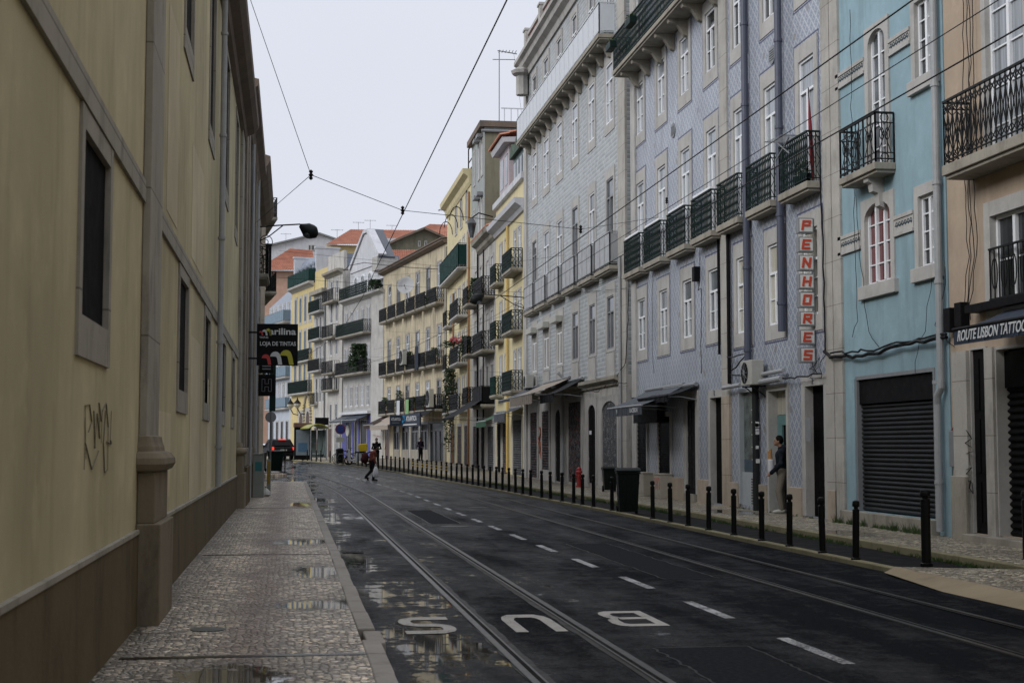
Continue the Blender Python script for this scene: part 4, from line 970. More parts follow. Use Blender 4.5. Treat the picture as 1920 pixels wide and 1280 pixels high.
for k in range(16): m.bar((82.5, -1.2-k*.4, 20.4), (82.5, -1.2-k*.4, 21.4), .05)
m.bar((82.5, -1.0, 21.4), (82.5, -7.6, 21.4), .06); m.bar((82.5, -1.2, 20.6), (82.5, -7.4, 20.6), .04)
m.build('roof_railing', M['greywhite'], b.o, recalc=False)
m = MB(); 
for (x0, y0) in ((88.45, -.1), (88.45, -1.6), (90.8, -.1)): m.bar((x0, y0, 18.9), (x0, y0, 20.6), .07)
m.bar((88.45, -.1, 20.6), (90.8, -.1, 20.6), .07); m.bar((88.45, -.1, 20.6), (88.45, -1.6, 20.6), .07); m.bar((88.45, -.1, 19.7), (90.8, -.1, 19.7), .05)
m.build('roof_frame', M['black'], b.o, recalc=False)

# ---- second yellow house
b = Building('second_yellow_house', 'yellow house with a green-netted top balcony and creeper at street level', FR, 88.32, 102.2, 18.9, M['yellow'])
for k, zb in enumerate((3.9, 6.9, 9.9, 13.0)):
    for x0 in (89.3, 91.6, 94.0, 96.4, 99.0):
        b.win(x0, x0+.9, zb, zb+2.1, nx=2, nz=1, sw=.16, bottom=False, depth=.05, pane=M['gpale'] if (k+int(x0)) % 3 else M['gdark'], name='balcony_door')
    if k < 3: b.balcony(89.9, 94.4, zb+.0, h=1.0, out=.7, mat=M['iron'], style='lattice', step=.22, slab=M['stone_plain']); b.balcony(98.4, 100.6, zb, h=1.0, out=.5, mat=M['iron'], style='lattice', step=.22, slab=M['stone_plain'])
    else: b.balcony(90.5, 101.9, zb+.0, h=1.5, out=.6, mat=M['netgreen'], style='net', slab=M['stone_plain'])
for x0 in (90, 93, 96): b.win(x0, x0+1, 16.0, 17.9, nx=2, nz=1, sw=.14, depth=.12, pane=M['gpale'])
b.band('cornice', 88.32, 102.2, 17.9, 18.9, .5, M['yellow'], [(.05, 0), (.15, .2), (.2, .5), (.5, .7), (.55, 1)])
m = MB(); m.tube([(88.7, .1, .3), (88.7, .1, 17.5)], .07, 8); m.tube([(97.3, .1, .3), (97.3, .1, 12)], .06, 8); m.build('drainpipe', plain('rusty_pipe', (.28, .15, .07), .6), b.o)
m = MB()
for k in range(3):
    x0 = 92+k*3.2
    m = MB()
    for t in range(8):
        a0, a1 = math.pi*t/8, math.pi*(t+1)/8; m.bar((x0, .5+.9*math.cos(a0)*.5, 14.6+1.6+.9*math.sin(a0)), (x0, .5+.9*math.cos(a1)*.5, 14.6+1.6+.9*math.sin(a1)), .05)
    m.build('awning_hoop', M['iron'], b.o, recalc=False)
for x0 in (89.2, 93.0, 97.2): b.door(x0, x0+2.2, PB+.2, 2.9, M['graff'], .05, kind='flat', sw=.2)
b.finish()

# ---- long cream house with the fish shop (named by its sign)
FA = Frame(11.0, 102.3, 8.9)
b = Building('stained_cream_house', 'long stained cream house with three rows of black balconies over cafe awnings', FA, 0, 21.0, 16.3, M['cream'], depth=10)
cc = [2.1+k*3.28 for k in range(6)]
for r, (zb, zt) in enumerate(((4.5, 6.4), (8.0, 10.4), (12.4, 15.0))):
    for k, c in enumerate(cc):
        b.win(c-.55, c+.55, zb, zt, nx=2, nz=2, transom=.3 if r else .25, sw=.16, bottom=False, depth=.06, proud=.03, name='balcony_door',
              pane=(M['gdark'], M['gmid'], M['gpale'])[(k*2+r) % 3], fm=M['whitewood'] if (k+r) % 3 else M['greywood'], mat=M['stone_dirty'])
        b.balcony(c-1.35, c+1.35, (4.28, 7.5, 12.0)[r], h=1.05, out=.65, mat=M['iron'], style='lattice' if r == 2 else 'scrolls', step=.2, slab=M['stone_dirty'])
m = MB(); m.prism([(.003, 16.15), (.2, 16.2), (.42, 16.34), (.42, 16.44), (-3, 17.0), (-3, 16.1)], 'x', -.1, 21.3); m.build('eaves', M['roofdark'], b.o)
tile_roof('roof', M['roofdark'], b.o, [(-.1, .48, 16.45), (21.3, .48, 16.45), (21.3, -4, 17.4), (-.1, -4, 17.4)], 60, 6, .07)
for (x0, x1, kd) in ((.8, 4.6, 'g'), (5.2, 7.6, 'g'), (8.2, 10.6, 'g'), (11.4, 13.6, 'g'), (14.6, 16.6, 'g'), (18.2, 19.8, 'd')):
    zb = PB+.35
    if kd == 'g':
        p = b.surround('shopfront', x0, x1, zb+(.0 if x0 < 5 else 0), 3.3, sw=.15, depth=.3, bottom=False, mat=M['greywood'])
        b.sash(p, x0, x1, zb, 3.3, depth=.08, nx=3 if x1-x0 > 3 else 2, nz=1, transom=.2, pane=M['gblack'], fm=M['greywood'])
        if x0 > 5: box('stall_riser', M['stone_dirty'], p, x0, x1, -.06, .02, zb, 1.35)
    else: b.door(x0, x1, zb, 3.3, M['brownwood'], .05, sw=.2)
b.finish(roof=None)
box('corner_stone', M['stone_dirty'], b.o, -.02, .5, .003, .07, .2, 15.9)

# ---- white house with blue shop front
FB = Frame(7.806, 122.70, 14.5)
GB = .5
b = Building('white_gabled_house', 'white and grey house with a plastered gable and cobalt blue shop front', FB, -.1, 12.0, 14.9, M['greypale'], depth=10)
b.pilaster(-.1, 3.3, .3, 14.9, .08, M['stone_plain'])
for r, (zb, zt, bal) in enumerate(((5.2, 7.0, 0), (8.2, 10.5, 1), (11.7, 13.85, 1))):
    for k in range(5):
        x0 = 4.0+k*1.66
        b.win(x0, x0+.85, zb, zt, nx=2, nz=3 if not r else 2, sw=.2, bottom=not bal, depth=.06, proud=.03, pane=(M['gdark'], M['gpale'], M['gmid'])[(k+r) % 3], name='balcony_door' if bal else 'window')
    if bal: b.balcony(3.5, 12.0, zb-.1, h=1.1, out=.8, mat=M['greeniron'] if r == 2 else M['iron'], style='lattice', step=.22, slab=M['stone_dirty'])
b.band('cornice', 3.3, 12.0, 4.45, 4.7, .4, M['white']); b.band('cornice', -.2, 12.0, 14.6, 15.0, .5, M['stone_plain'], [(.05, 0), (.2, .3), (.5, .6), (.55, 1)])
m = MB()
for x0, x1 in ((3.4, 4.4), (6.6, 7.2), (8.4, 8.9), (10.6, 12.0)): box('shopfront_panel', M['bluepanel'], b.o, x0, x1, .003, .07, GB-.1, 4.3)
for x0, x1 in ((4.6, 6.4), (7.4, 8.2), (9.1, 10.4)): b.door(x0, x1, GB, 4.0, M['gblack'], .05, kind='plain', sw=.1)
b.finish(roof=None)
g = MB(); g.q((3.6, -.6, 14.9), (12, -.6, 14.9), (12, -.6, 17.6), (3.6, -.6, 17.6)); g.box(3.6, 12, -10, -.61, 14.9, 17.6)
g.prism([(3.3, 17.6), (11.8, 17.6), (11.3, 18.0), (7.3, 20.7), (6.3, 20.7), (3.3, 18.2)], 'y', -1.0, -.5); up = g.build('upper_storey', M['white'], b.o)
m = MB(); m.prism([(3.0, 18.1), (6.3, 20.75), (7.4, 20.75), (11.6, 17.9), (11.9, 18.1), (7.4, 21.05), (6.2, 21.05), (2.7, 18.4)], 'y', -1.1, -.35); m.build('gable_coping', M['white'], up)
m = MB(); m.prism([(2.75, 18.2), (6.25, 21.08), (6.35, 21.0), (2.95, 18.0)], 'y', -1.9, -.4); m.prism([(3.3, 18.0), (6.3, 20.7), (7.3, 20.7), (11.3, 17.9)], 'y', -1.9, -1.12); m.build('roof', M['slate'], up)
m = MB(); m.box(2.9, 4.4, -2.2, -.3, 17.0, 18.2); m.build('corner_block', M['stone_plain'], up)
for k in range(3):
    x0 = 5.2+k*2.1
    m = MB(); ar = arcpts(x0, x0+1.0, 16.6, .5); m.prism([(x0, 15.0)]+ar+[(x0+1.0, 15.0)], 'y', -.6, -.56); m.build('window', M['gmid'], up)
    m = MB(); 
    for (a, c) in zip(ar, ar[1:]): m.bar((a[0], -.54, a[1]), (c[0], -.54, c[1]), .12)
    m.bar((x0, -.54, 15), (x0, -.54, 16.6), .12); m.bar((x0+1, -.54, 15), (x0+1, -.54, 16.6), .12); m.bar((x0+.5, -.54, 15), (x0+.5, -.54, 17.1), .08); m.build('window_frame', M['whitewood'], up)
m = MB(); m.box(-.1, 3.59, -9, -1.02, 14.9, 16.2); m.prism([(-.1, 16.2)]+arcpts(-.1, 3.6, 16.2, .8, 8)+[(3.6, 16.2)], 'y', -1, -.6); m.build('terrace_wall', M['white'], b.o)
b.rail(b.o, 3.6, 12.0, 15.0, 1.1, .45, -.3, mat=M['greeniron'], style='lattice', step=.2, k_=2.)

C_ = (4.696, 134.72)
FC = Frame(C_[0], C_[1], 14)
b = Building('narrow_cream_house', 'narrow unpainted cream house with single dark balconies stacked beside a pipe', FC, 0, 5.6, 18.0, M['offwhite'], depth=10)
for (zb, zt) in ((2.9+.5, 5.6), (6.9, 9.0), (10.2, 12.4), (13.3, 15.2), (16.0, 17.3)):
    for x0 in (1.5, 3.4): b.win(x0, x0+.8, zb, zt, nx=1, nz=1, sw=.15, depth=.06, proud=.02, pane=M['gmid'] if zb > 9 else M['gdark'])
for zb in (4.5, 7.0, 8.6, 12.0, 15.4): 
    if zb != 4.5: b.balcony(.9, 4.8, zb-.1, h=1.1, out=.7, mat=M['iron'], style='bars', step=.25, slab=M['stone_dirty'])
b.band('cornice', 0, 5.6, 17.7, 18.2, .5, M['stone_dirty'], [(.05, 0), (.2, .3), (.5, .6), (.55, 1)]); box('parapet', M['offwhite'], b.o, 0, 5.6, -.4, -.1, 18.1, 19.9)
b.door(.8, 2.2, GB, 3.6, M['greywood'], .05, sw=.15); b.door(3.2, 4.6, GB, 3.6, M['brownwood'], .05, sw=.15)
b.finish()
b = Building('narrow_white_house', 'narrow white house with bowed balconies squeezed beside the mustard house', FC, 5.62, 10.3, 16.8, M['offwhite'], depth=10)
for (zb, zt) in ((5.9, 8.3), (9.1, 11.4), (12.2, 14.3), (14.9, 16.3)):
    for k in range(3): b.win(6.1+k*1.3, 6.8+k*1.3, zb, zt, nx=1, nz=2, sw=.12, depth=.06, proud=.02, bottom=False, pane=M['gdark'] if (k+int(zb)) % 2 else M['gmid'])
    if zb > 6: b.balcony(5.8, 10.0, zb-.15, h=1.1, out=.7, mat=M['greeniron'] if zb > 12 else M['iron'], style='lattice', step=.22, slab=M['stone_plain'])
b.balcony(8.4, 9.9, 5.7, h=1.1, out=.4, mat=M['iron'], style='bars', step=.25)
b.band('cornice', 5.62, 10.3, 16.5, 16.9, .5, M['stone_dirty']); box('parapet', M['mustard'], b.o, 5.62, 10.3, -.5, -.1, 16.8, 19.0)
m = MB(); m.tube([(5.8, .1, .6), (5.8, .1, 18)], .08, 6); m.build('drainpipe', M['greywood'], b.o)
b.door(6.2, 7.6, GB, 3.4, M['greywood'], .05, sw=.15); b.door(8.2, 9.6, GB, 3.4, M['brownwood'], .05, sw=.15)
b.finish()
b = Building('mustard_house', 'mustard yellow house with arched doorways, green netted balconies and a slate mansard', FC, 10.32, 19.3, 17.9, M['mustard'], depth=10)
for (zb, zt, bal) in ((7.1, 9.9, 1), (11.2, 13.3, 0), (14.3, 16.8, 0)):
    for k in range(4):
        x0 = 11.3+k*1.95; b.win(x0, x0+.75, zb, zt, nx=2, nz=1, sw=.28, depth=.05, proud=.03, bottom=not bal, pane=M['gpale'], fm=M['bluerail'])
for k in range(4): x0 = 11.3+k*1.95; b.win(x0, x0+.75, 8.9+1.55, 10.9, nx=1, nz=1, sw=.2, depth=.045, pane=M['gmid']) if False else None
b.balcony(10.8, 18.9, 7.0, h=1.2, out=.5, mat=M['greeniron'], style='lattice', step=.2, slab=M['stone_plain']); 
b.balcony(10.8, 18.9, 10.25, h=1.1, out=.4, mat=M['greeniron'], style='lattice', step=.2, slab=M['stone_plain'])
b.band('cornice', 10.32, 19.3, 13.6, 13.9, .5, M['stone_plain']) if False else None
b.band('cornice', 10.32, 19.3, 17.6, 18.1, .6, M['stone_plain'], [(.05, 0), (.2, .3), (.55, .6), (.6, 1)])
b.rail(b.o, 10.5, 19.2, 18.1, 1.3, .5, -.3, mat=M['netgreen'], style='net')
for x0, x1, h_ in ((14.2, 15.6, .7), (11.5, 12.9, .9)):
    p_, d_ = b.door(x0, x1, GB, 4.2, M['brownwood'], .05, kind='flat', sw=.35, arch=h_)
m = MB()
rl = random.Random(4)
for t in range(26):                                             # carved foliage round the big arch
    a = math.pi*t/25; c = (12.2+1.25*math.cos(a)*1.1, .1, 4.2+2.6*math.sin(a)+.0); m.lathe([(.02, -.12), (.16, -.03), (.14, .06), (.02, .14)], c, 6)
m.build('carved_garland', M['stone_dirty'], b.o)
b.finish(roof=None)
m = MB(); m.prism([(-.5, 18.0), (-.5, 19.9), (-1.2, 21.1), (-9, 21.1), (-9, 18.0)], 'x', 10.6, 19.2); mr = m.build('mansard', M['zinc'], b.o)
for k in range(5):
    x0 = 11.2+k*1.55; m = MB(); m.box(x0, x0+1.0, -1.4, -.25, 18.1, 19.9); m.prism(arcpts(x0-.05, x0+1.05, 19.9, .35, 8), 'y', -1.5, -.2); d = m.build('dormer', M['zinc'], mr)
    box('window', M['gmid'], d, x0+.2, x0+.8, -.249, -.2, 18.4, 19.6)
for x0 in (10.35, 19.15): m = MB(); m.box(x0, x0+.35, -2.6, -.2, 17.9, 21.4); m.box(x0-.05, x0+.4, -2.7, -.1, 21.4, 21.6); m.build('party_wall', M['white'], b.o)
b = Building('pale_blue_terrace_house', 'pale bluish white house with blue-grey balcony rails at the end of the bend', FC, 19.32, 29.5, 17.0, M['greyblue'], depth=10)
for (zb, zt, bal) in ((5.8, 8.3, 1), (9.1, 11.4, 1), (12.3, 14.3, 0), (15.0, 16.8, 0)):
    for k in range(5): x0 = 20.2+k*1.95; b.win(x0, x0+.8, zb, zt, nx=2, nz=1, sw=.18, depth=.05, proud=.03, pane=M['gpale'] if (k+int(zb)) % 2 else M['gmid'])
    if bal: b.balcony(19.8, 29.2, zb-.15, h=1.1, out=.5, mat=M['bluerail'], style='net', slab=M['stone_plain'])
b.balcony(19.8, 29.2, 14.8, h=1.2, out=.8, mat=M['bluerail'], style='net', slab=M['stone_plain'])
for k in range(4): b.door(20.3+k*2.2, 21.3+k*2.2, GB, 4.2, M['gblack'], .05, kind='plain', sw=.15)
b.finish(roof=None)
m = MB(); m.prism([(0, 17), (-2.0, 18.9), (-9, 19.6), (-9, 17)], 'x', 19.4, 29.4); m.build('roof', M['zinc'], b.o)
m = MB(); m.box(19.4, 22.6, -4, -1.0, 17.2, 19.6); dm = m.build('dormer', M['white'], b.o); box('window', M['gdark'], dm, 21.3, 22.0, -.999, -.95, 18.0, 19.2)
tile_roof('roof', M['roof'], dm, [(19.2, -.8, 19.6), (22.8, -.8, 19.6), (21.8, -3.2, 21.0), (20.2, -3.2, 21.0)], 12, 6, .08)

# houses on the rise behind
def hill_house(name, label, Y, x0, x1, ybase, ytop, mat, depth=12, gable=None):
    a = atY(x0, ytop, Y); c = atY(x1, ytop, Y); zt = a.z; o = tag(empty(name, ((a.x+c.x)/2, Y, 0)), label, 'house')
    cx = (a.x+c.x)/2; m = MB(); m.box(a.x-cx, c.x-cx, 0, depth, 2, zt)
    if gable:
        P_ = [atY(px_, py_, Y) for px_, py_ in gable]; m.prism([(a.x-cx, zt)]+[(p.x-cx, p.z) for p in P_]+[(c.x-cx, zt)], 'y', 0, depth)
    m.build('wall', mat, o); return o, cx
def pxroof(o, cx, P4, mat, nx, nz, amp=.12):      # corners given as (x, y, Y)
    P = [atY(*p) for p in P4]; oy = o.location.y
    return tile_roof('roof', mat, o, [(p.x-cx, p.y-oy, p.z) for p in P], nx, nz, amp)
def pxwin(o, cx, Y, x0, x1, y0, y1, mat=None):
    a = atY(x0, y0, Y); c = atY(x1, y1, Y); m = MB(); m.box(a.x-cx, c.x-cx, -.12, 0.05, c.z, a.z); w_ = m.build('window_frame', M['stone_plain'], o)
    box('pane', mat or M['gdark'], w_, a.x-cx+.12, c.x-cx-.12, -.14, -.1, c.z+.12, a.z-.12)
o, cx = hill_house('hill_house', 'large white gabled house highest on the left of the skyline', 250, 470, 640, 700, 470, M['white'], gable=[(505, 458), (598, 437.5), (628, 448)])
pxwin(o, cx, 250, 578, 583, 459, 470); pxwin(o, cx, 250, 584, 589.5, 459, 470)
P_ = [atY(470, 468, 249.7), atY(598, 437, 249.7), atY(642, 452, 249.7)]; m = MB()
for a, c in zip(P_, P_[1:]): m.bar((a.x-cx, -.3, a.z), (c.x-cx, -.3, c.z), .6, .25)
m.build('verge', M['greywood'], o)
o, cx = hill_house('hill_house', 'terracotta coloured house with a broad hipped clay roof behind the mansard', 200, 480, 590, 700, 507, M['salmon'])
pxroof(o, cx, [(478, 508, 199), (592, 505, 199), (586, 470, 208), (544, 467, 208)], M['roof'], 24, 16)
o, cx = hill_house('hill_house', 'yellow walled house with the longest clay roof on the skyline', 215, 612, 850, 700, 459, M['mustard'], depth=14)
pxroof(o, cx, [(611, 459, 214), (850, 458, 214), (846, 433, 226), (657, 431, 226)], M['roof'], 60, 12)
m = MB(); a = atY(690, 446, 213.5); c = atY(850, 446, 213.5); m.box(a.x-cx, c.x-cx, -1.6, .2, 30, a.z); m.build('attic_wall', M['white'], o)
o, cx = hill_house('hill_house', 'bare concrete gable house with two tiny square windows', 180, 695, 850, 700, 478, M['concrete'], gable=[(712, 466), (745, 450), (795, 429.5), (845, 452)])
pxwin(o, cx, 180, 783.5, 788.5, 451.5, 463); pxwin(o, cx, 180, 795.5, 801, 451.5, 463); pxwin(o, cx, 180, 724, 727.5, 460, 470)
P_ = [atY(693, 476, 179.6), atY(712, 465.5, 179.6), atY(745, 449.5, 179.6), atY(795, 428.5, 179.6), atY(848, 452, 179.6)]; m = MB()
for a, c in zip(P_, P_[1:]): m.bar((a.x-cx, -.4, a.z), (c.x-cx, -.4, c.z), 1.2, .25)
m.build('verge', M['roofdark'], o)
o, cx = hill_house('hill_house', 'low house with a clay lean-to roof tucked between white gable and cream house', 160, 695, 800, 700, 498, M['white'])
pxroof(o, cx, [(697, 498, 159.5), (800, 492, 159.5), (800, 470, 166), (697, 470, 166)], M['roof'], 30, 12)
o, cx = hill_house('hill_house', 'far house showing only a small hipped clay roof beside the cream house', 260, 770, 870, 700, 438, M['white'])
pxroof(o, cx, [(772, 438, 259), (870, 437, 259), (845, 422, 268), (806, 421, 268)], M['roof'], 26, 10)
def antenna(x, y0, y1, Y, label, n=4):
    p0 = atY(x, y0, Y); p1 = atY(x, y1, Y); o = tag(empty('antenna', p0), label, 'antenna', 'television antennas on the roofs'); m = MB(); h = p1.z-p0.z
    m.bar((0, 0, -.5), (0, 0, h), .06); m.build('mast', M['greywood'], o); m = MB(); m.bar((-.9, 0, h*.92), (.9, .2, h*.95), .05)
    for k in range(n): m.bar((-.8+k*1.6/(n-1), -.35, h*.93), (-.8+k*1.6/(n-1), .5, h*.93), .035)
    m.build('aerial', M['greywood'], o)
antenna(536, 462, 437, 248, 'thin aerial on the left slope of the white hill house'); antenna(584, 441, 428, 250, 'short aerial beside the peak of the white hill house')
antenna(632, 447, 430, 216, 'aerial at the left hip of the long clay roof'); antenna(672, 431, 416, 225, 'two-armed aerial on the long clay roof'); antenna(694, 431, 412, 225, 'tall bare mast on the long clay roof', 2)
antenna(735, 432, 422, 225, 'small aerial towards the right of the long clay roof'); antenna(845, 425, 392, 101, 'aerial over the end of the cream roof beside the green-netted balcony', 3)
p = atY(936, 225, 84); o = tag(empty('antenna', p), 'tall aerial with guy wire on the flat roof against the sky', 'antenna', 'television antennas on the roofs')
m = MB(); zt = (225-90)*84/2700; m.bar((0, 0, -.8), (0, 0, zt), .05); m.build('mast', M['greywood'], o)
m = MB(); m.bar((-.1, 0, zt), (1.1, .2, zt-.1), .05); m.bar((-.4, 0, zt-.55), (1.0, .2, zt-.45), .04)
for k in range(6): m.bar((k*.2, -.3, zt-.03), (k*.2, .3, zt-.03), .03)
m.build('aerial', M['greywood'], o); m = MB(); m.bar((.9, .1, zt-.1), (1.6, .3, -1), .015); m.build('guy_wire', M['greywood'], o)

# ------------------------------------------------------------------ LEFT SIDE
FL = Frame(-1.3, 0, 0, -1)
b = Building('ochre_wall_building', 'long dim ochre plastered building with barred deep windows and a dark stone skirting', FL, -37.4, 62, 9.8, M['leftpl'], depth=10)
M['leftpatch'] = plaster('repainted_plaster', (.67, .605, .42), .3, (.2, .17, .1), .4)
def LW(ya, yb): return -yb, -ya
def niche(ya, yb, z0, z1, dep=.05, sw=.13, bot=.26, top=.14, mat=None):
    x0, x1 = LW(ya, yb); p = b.surround('window', x0, x1, z0, z1, sw=sw, top=top, bot=bot, depth=dep, proud=.022, mat=mat or M['leftstone'])
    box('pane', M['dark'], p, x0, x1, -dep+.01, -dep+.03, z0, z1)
niche(9.15, 10.45, 2.46, 3.62)
for ya in (17.05, 22.1, 27.7, 32.4): niche(ya, ya+1.4, 2.3, 3.62)
for ya in (2.5,): niche(ya, ya+1.3, 2.46, 3.62)
for ya in (9.6, 17.3, 22.5, 27.9, 33.0): niche(ya, ya+1.35, 6.65, 9.2, sw=.14, bot=.3)
niche(4.0, 5.3, 6.65, 9.2, sw=.14, bot=.3)
def yb_(name, ya, yb, z0, z1, proud, mat, bevel=0):
    m = MB(); m.box(-yb, -ya, .002, proud, z0, z1); return m.build(name, mat, b.o, bevel=bevel)
for (ya, yb) in ((-62, 12.84), (14.01, 35.98)): yb_('string_course', ya, yb, 3.77, 3.96, .03, M['leftstone'])
for (ya, yb) in ((-62, 12.72), (14.25, 36.9)): yb_('skirting', ya, yb, -.1, .9, .03, M['skirt']); yb_('skirting_cap', ya, yb, .9, .935, .04, M['leftstone'])
def left_pilaster(bb, ya, yb, top):
    m = MB(); m.box(-yb, -ya, .003, .07, 1.7, top); p = m.build('pilaster', M['leftstone'], bb.o, bevel=.008)
    c = (-yb-ya)/2; h = (yb-ya)/2
    prof = [(.07, 1.74), (.10, 1.73), (.11, 1.68), (.125, 1.64), (.13, 1.6), (.19, 1.585), (.225, 1.54), (.23, 1.49), (.2, 1.44), (.15, 1.42)]
    m = MB()
    def ring(p, z):
        e = p-.07; r_ = max(.02, e); pts = [(-yb-e, .003, z)]
        for t in range(7): an = math.pi-t*math.pi/12; pts.append((-yb-e+r_+r_*math.cos(an), p-r_+r_*math.sin(an), z))
        for t in range(7): an = math.pi/2-t*math.pi/12; pts.append((-ya+e-r_+r_*math.cos(an), p-r_+r_*math.sin(an), z))
        pts.append((-ya+e, .003, z)); return pts
    for (p0, z0), (p1, z1) in zip(prof, prof[1:]):
        A_, B_ = ring(p0, z0), ring(p1, z1)
        for i in range(len(A_)-1): m.q(A_[i], A_[i+1], B_[i+1], B_[i])
    m.build('base_moulding', M['stone_warm2'], p, smooth=False)
    m = MB(); m.box(-yb-.06, -ya+.06, .003, .155, .98, 1.42); m.build('pedestal', M['stone_warm2'], p, bevel=.01)
    m = MB(); m.box(-yb-.12, -ya+.12, .003, .21, -.05, .98); m.build('plinth', M['stone_warm2'], p, bevel=.012)
M['stone_warm2'] = stone('brownish_stone', (.235, .20, .145), .85, 0, (.04, .034, .022))
left_pilaster(b, 12.85, 14.0, 9.8); left_pilaster(b, 36.0, 37.3, 9.8)
for (ya, yb, z0, z1) in ((14.6, 16.2, 1.1, 2.0), (19.2, 21.2, .94, 3.1), (23.2, 24.6, .94, 2.7), (25.8, 27.2, .94, 3.0), (15.2, 16.6, 4.1, 6.3), (19.0, 21.4, 4.1, 5.6)):
    yb_('paint_patch', ya, yb, z0, z1, .004, M['leftpatch'])
m = MB(); m.tube([(-25.2, .09, .95), (-25.2, .09, 9.8)], .05, 12)
for k in range(5): m.lathe([(.066, 0), (.066, .05)], (-25.2, .09, 1.6+k*1.8), 12)
m.build('drainpipe', M['pipew'], b.o)
m = MB(); m.prism([(.003, 9.45), (.1, 9.5), (.14, 9.62), (.3, 9.7), (.4, 9.82), (.42, 9.95), (.003, 9.98)], 'x', -37.4, 62); m.build('cornice', M['roofdark'], b.o)
b.finish()
gm = MB(); rg = random.Random(9)                                      # scrawl on the plaster
def gp(x, y): s_, z_ = FL.px(x, y, .006); return (s_, .006, z_)
for st in ([(160, 780), (158, 880)], [(161, 860), (160, 760), (168, 758), (172, 790), (166, 810)], [(176, 770), (178, 840), (182, 775), (187, 822), (186, 755), (190, 790)], [(198, 770), (194, 830), (196, 885), (202, 880), (203, 800), (199, 755), (192, 770), (190, 830)], [(209, 770), (207, 825), (209, 832), (200, 828)], [(185, 845), (172, 880), (170, 872), (160, 830)]):
    for a, c in zip(st, st[1:]): gm.bar(gp(*a), gp(*c), .009, .003)
gm.build('graffiti_scrawl', plain('scrawl_ink', (.17, .15, .10), .9, 0, .6, 12), b.o)


M['dimstone'] = stone('dim_limestone', (.27, .24, .195), .7, .8, (.05, .045, .035))
b = Building('stone_pilaster_building', 'weathered stone fronted building with tall pilasters after the ochre wall', FL, -50, -37.42, 11.0, M['dimstone'], depth=10)
for ya in (37.6, 39.6, 43.6, 47.6): 
    yb_('pilaster', ya, ya+1.1, 1.6, 11, .12, M['dimstone']); yb_('plinth', ya-.1, ya+1.2, -.1, 1.1, .22, M['skirt'], .01); yb_('base_moulding', ya-.05, ya+1.15, 1.1, 1.6, .17, M['dimstone'], .03)
for ya in (41.2, 45.2):
    for z0, z1 in ((1.2, 3.3), (4.4, 6.4), (7.6, 9.8)): niche(ya, ya+1.5, z0, z1, dep=.08)
m = MB(); m.prism([(.003, 10.5), (.12, 10.6), (.2, 10.8), (.38, 10.95), (.4, 11.12), (.003, 11.2)], 'x', -50, -37.3); m.build('cornice', M['roofdark'], b.o)
m = MB(); m.tube([(-49.8, .12, .1), (-49.8, .12, 10.9)], .07, 8); m.tube([(-42.6, .15, .1), (-42.6, .15, 10.5)], .05, 8); m.build('drainpipe', M['pipew'], b.o)
b.finish()
b = Building('corner_shop_building', 'dark shop building on the corner of the side street behind the paint shop sign', FL, -62, -50.02, 11.6, M['dimstone'], depth=12)
for ya in (51.2, 54.4, 57.6):
    niche(ya, ya+1.6, .4, 3.2, dep=.08, bot=.05); niche(ya, ya+1.5, 4.6, 6.8, dep=.07); niche(ya, ya+1.5, 8.2, 10.2, dep=.07)
for ya, zb in ((57.0, 4.3), (53.0, 7.9)):
    b.balcony(-ya-2.6, -ya, zb, h=1.0, out=.45, mat=M['iron'], style='lattice', step=.2, slab=M['stone_dirty'])
m = MB(); m.prism([(.003, 11.0), (.2, 11.1), (.4, 11.3), (.52, 11.5), (.52, 11.65), (.003, 11.8)], 'x', -62.2, -50.02); m.build('cornice', M['roofdark'], b.o)
b.finish()
FL4 = Frame(-1.35, 74, 6, -1)
b = Building('far_left_house', 'dark balconied house past the side street on the left', FL4, -22, 0, 13.9, M['dimstone'], depth=12)
for r, zb in enumerate((1.0, 4.6, 9.4, 12.4)):
    for k in range(5):
        x0 = -3.2-k*3.8; b.win(x0, x0+1.3, zb, zb+(2.6 if r < 3 else 1.2), nx=2, nz=2, sw=.16, depth=.15, pane=M['gdark'], bottom=False, name='balcony_door')
for zb in (5.8, 9.55, 13.4):
    b.balcony(-6.5, -.6, zb, h=1.0, out=.65, mat=M['iron'], style='lattice', step=.22, slab=M['stone_dirty'], bracket=2)
box('shutter_leaf', M['black'], b.o, -.55, -.5, .003, .35, 9.8, 12.0)
b.finish()
# ------------------------------------------------------------------ BOLLARDS
def make_bollard(h=.82, r=.048, stripes=False):
    o = empty('bollard', (0, 0, 0)); m = MB()
    m.lathe([(r, -.05), (r, h-.13), (r*.62, h-.115), (r*.62, h-.095), (r*1.05, h-.085), (r*1.1, h-.05), (r*.95, h-.012), (r*.4, h), (0.002, h+.002)], n=12); m.build('post', M['bollard'], o, smooth=False)
    if stripes:
        for k in range(2): m = MB(); m.lathe([(r+.004, 0), (r+.004, .055)], (0, 0, h-.26-k*.13), 12); m.build('reflective_band', plain('yellow_band', (.5, .34, .05), .6, 0, .5) if k == 0 else bpy.data.materials['yellow_band'], o)
    m = MB(); m.lathe([(r+.02, -.02), (r+.02, .02), (r+.005, .03)], n=12); m.build('collar', M['bollard'], o); return o
BG = 'black iron bollards along the right kerb'
px0 = [(1600, 1058), (1530, 1045), (1468, 1032), (1416, 1021), (1366, 1010), (1323, 1000), (1284, 992), (1248, 985), (1215, 978), (1134, 962), (1110, 955), (1088, 951), (1066, 948), (1044, 944), (1022, 940), (1003, 937), (985, 933)]
Ys = [atZ(x, y).y for x, y in px0]
y = Ys[-1]+1.42
while y < 94: Ys.append(y); y += 1.4
Ys += [96.5, 98.2, 100.1, 103, 106.5, 108.2, 110, 111.6, 113.4]
proto = make_bollard(); proto['label'] = ''; protoy = make_bollard(stripes=True)
used = {0: False, 1: False}
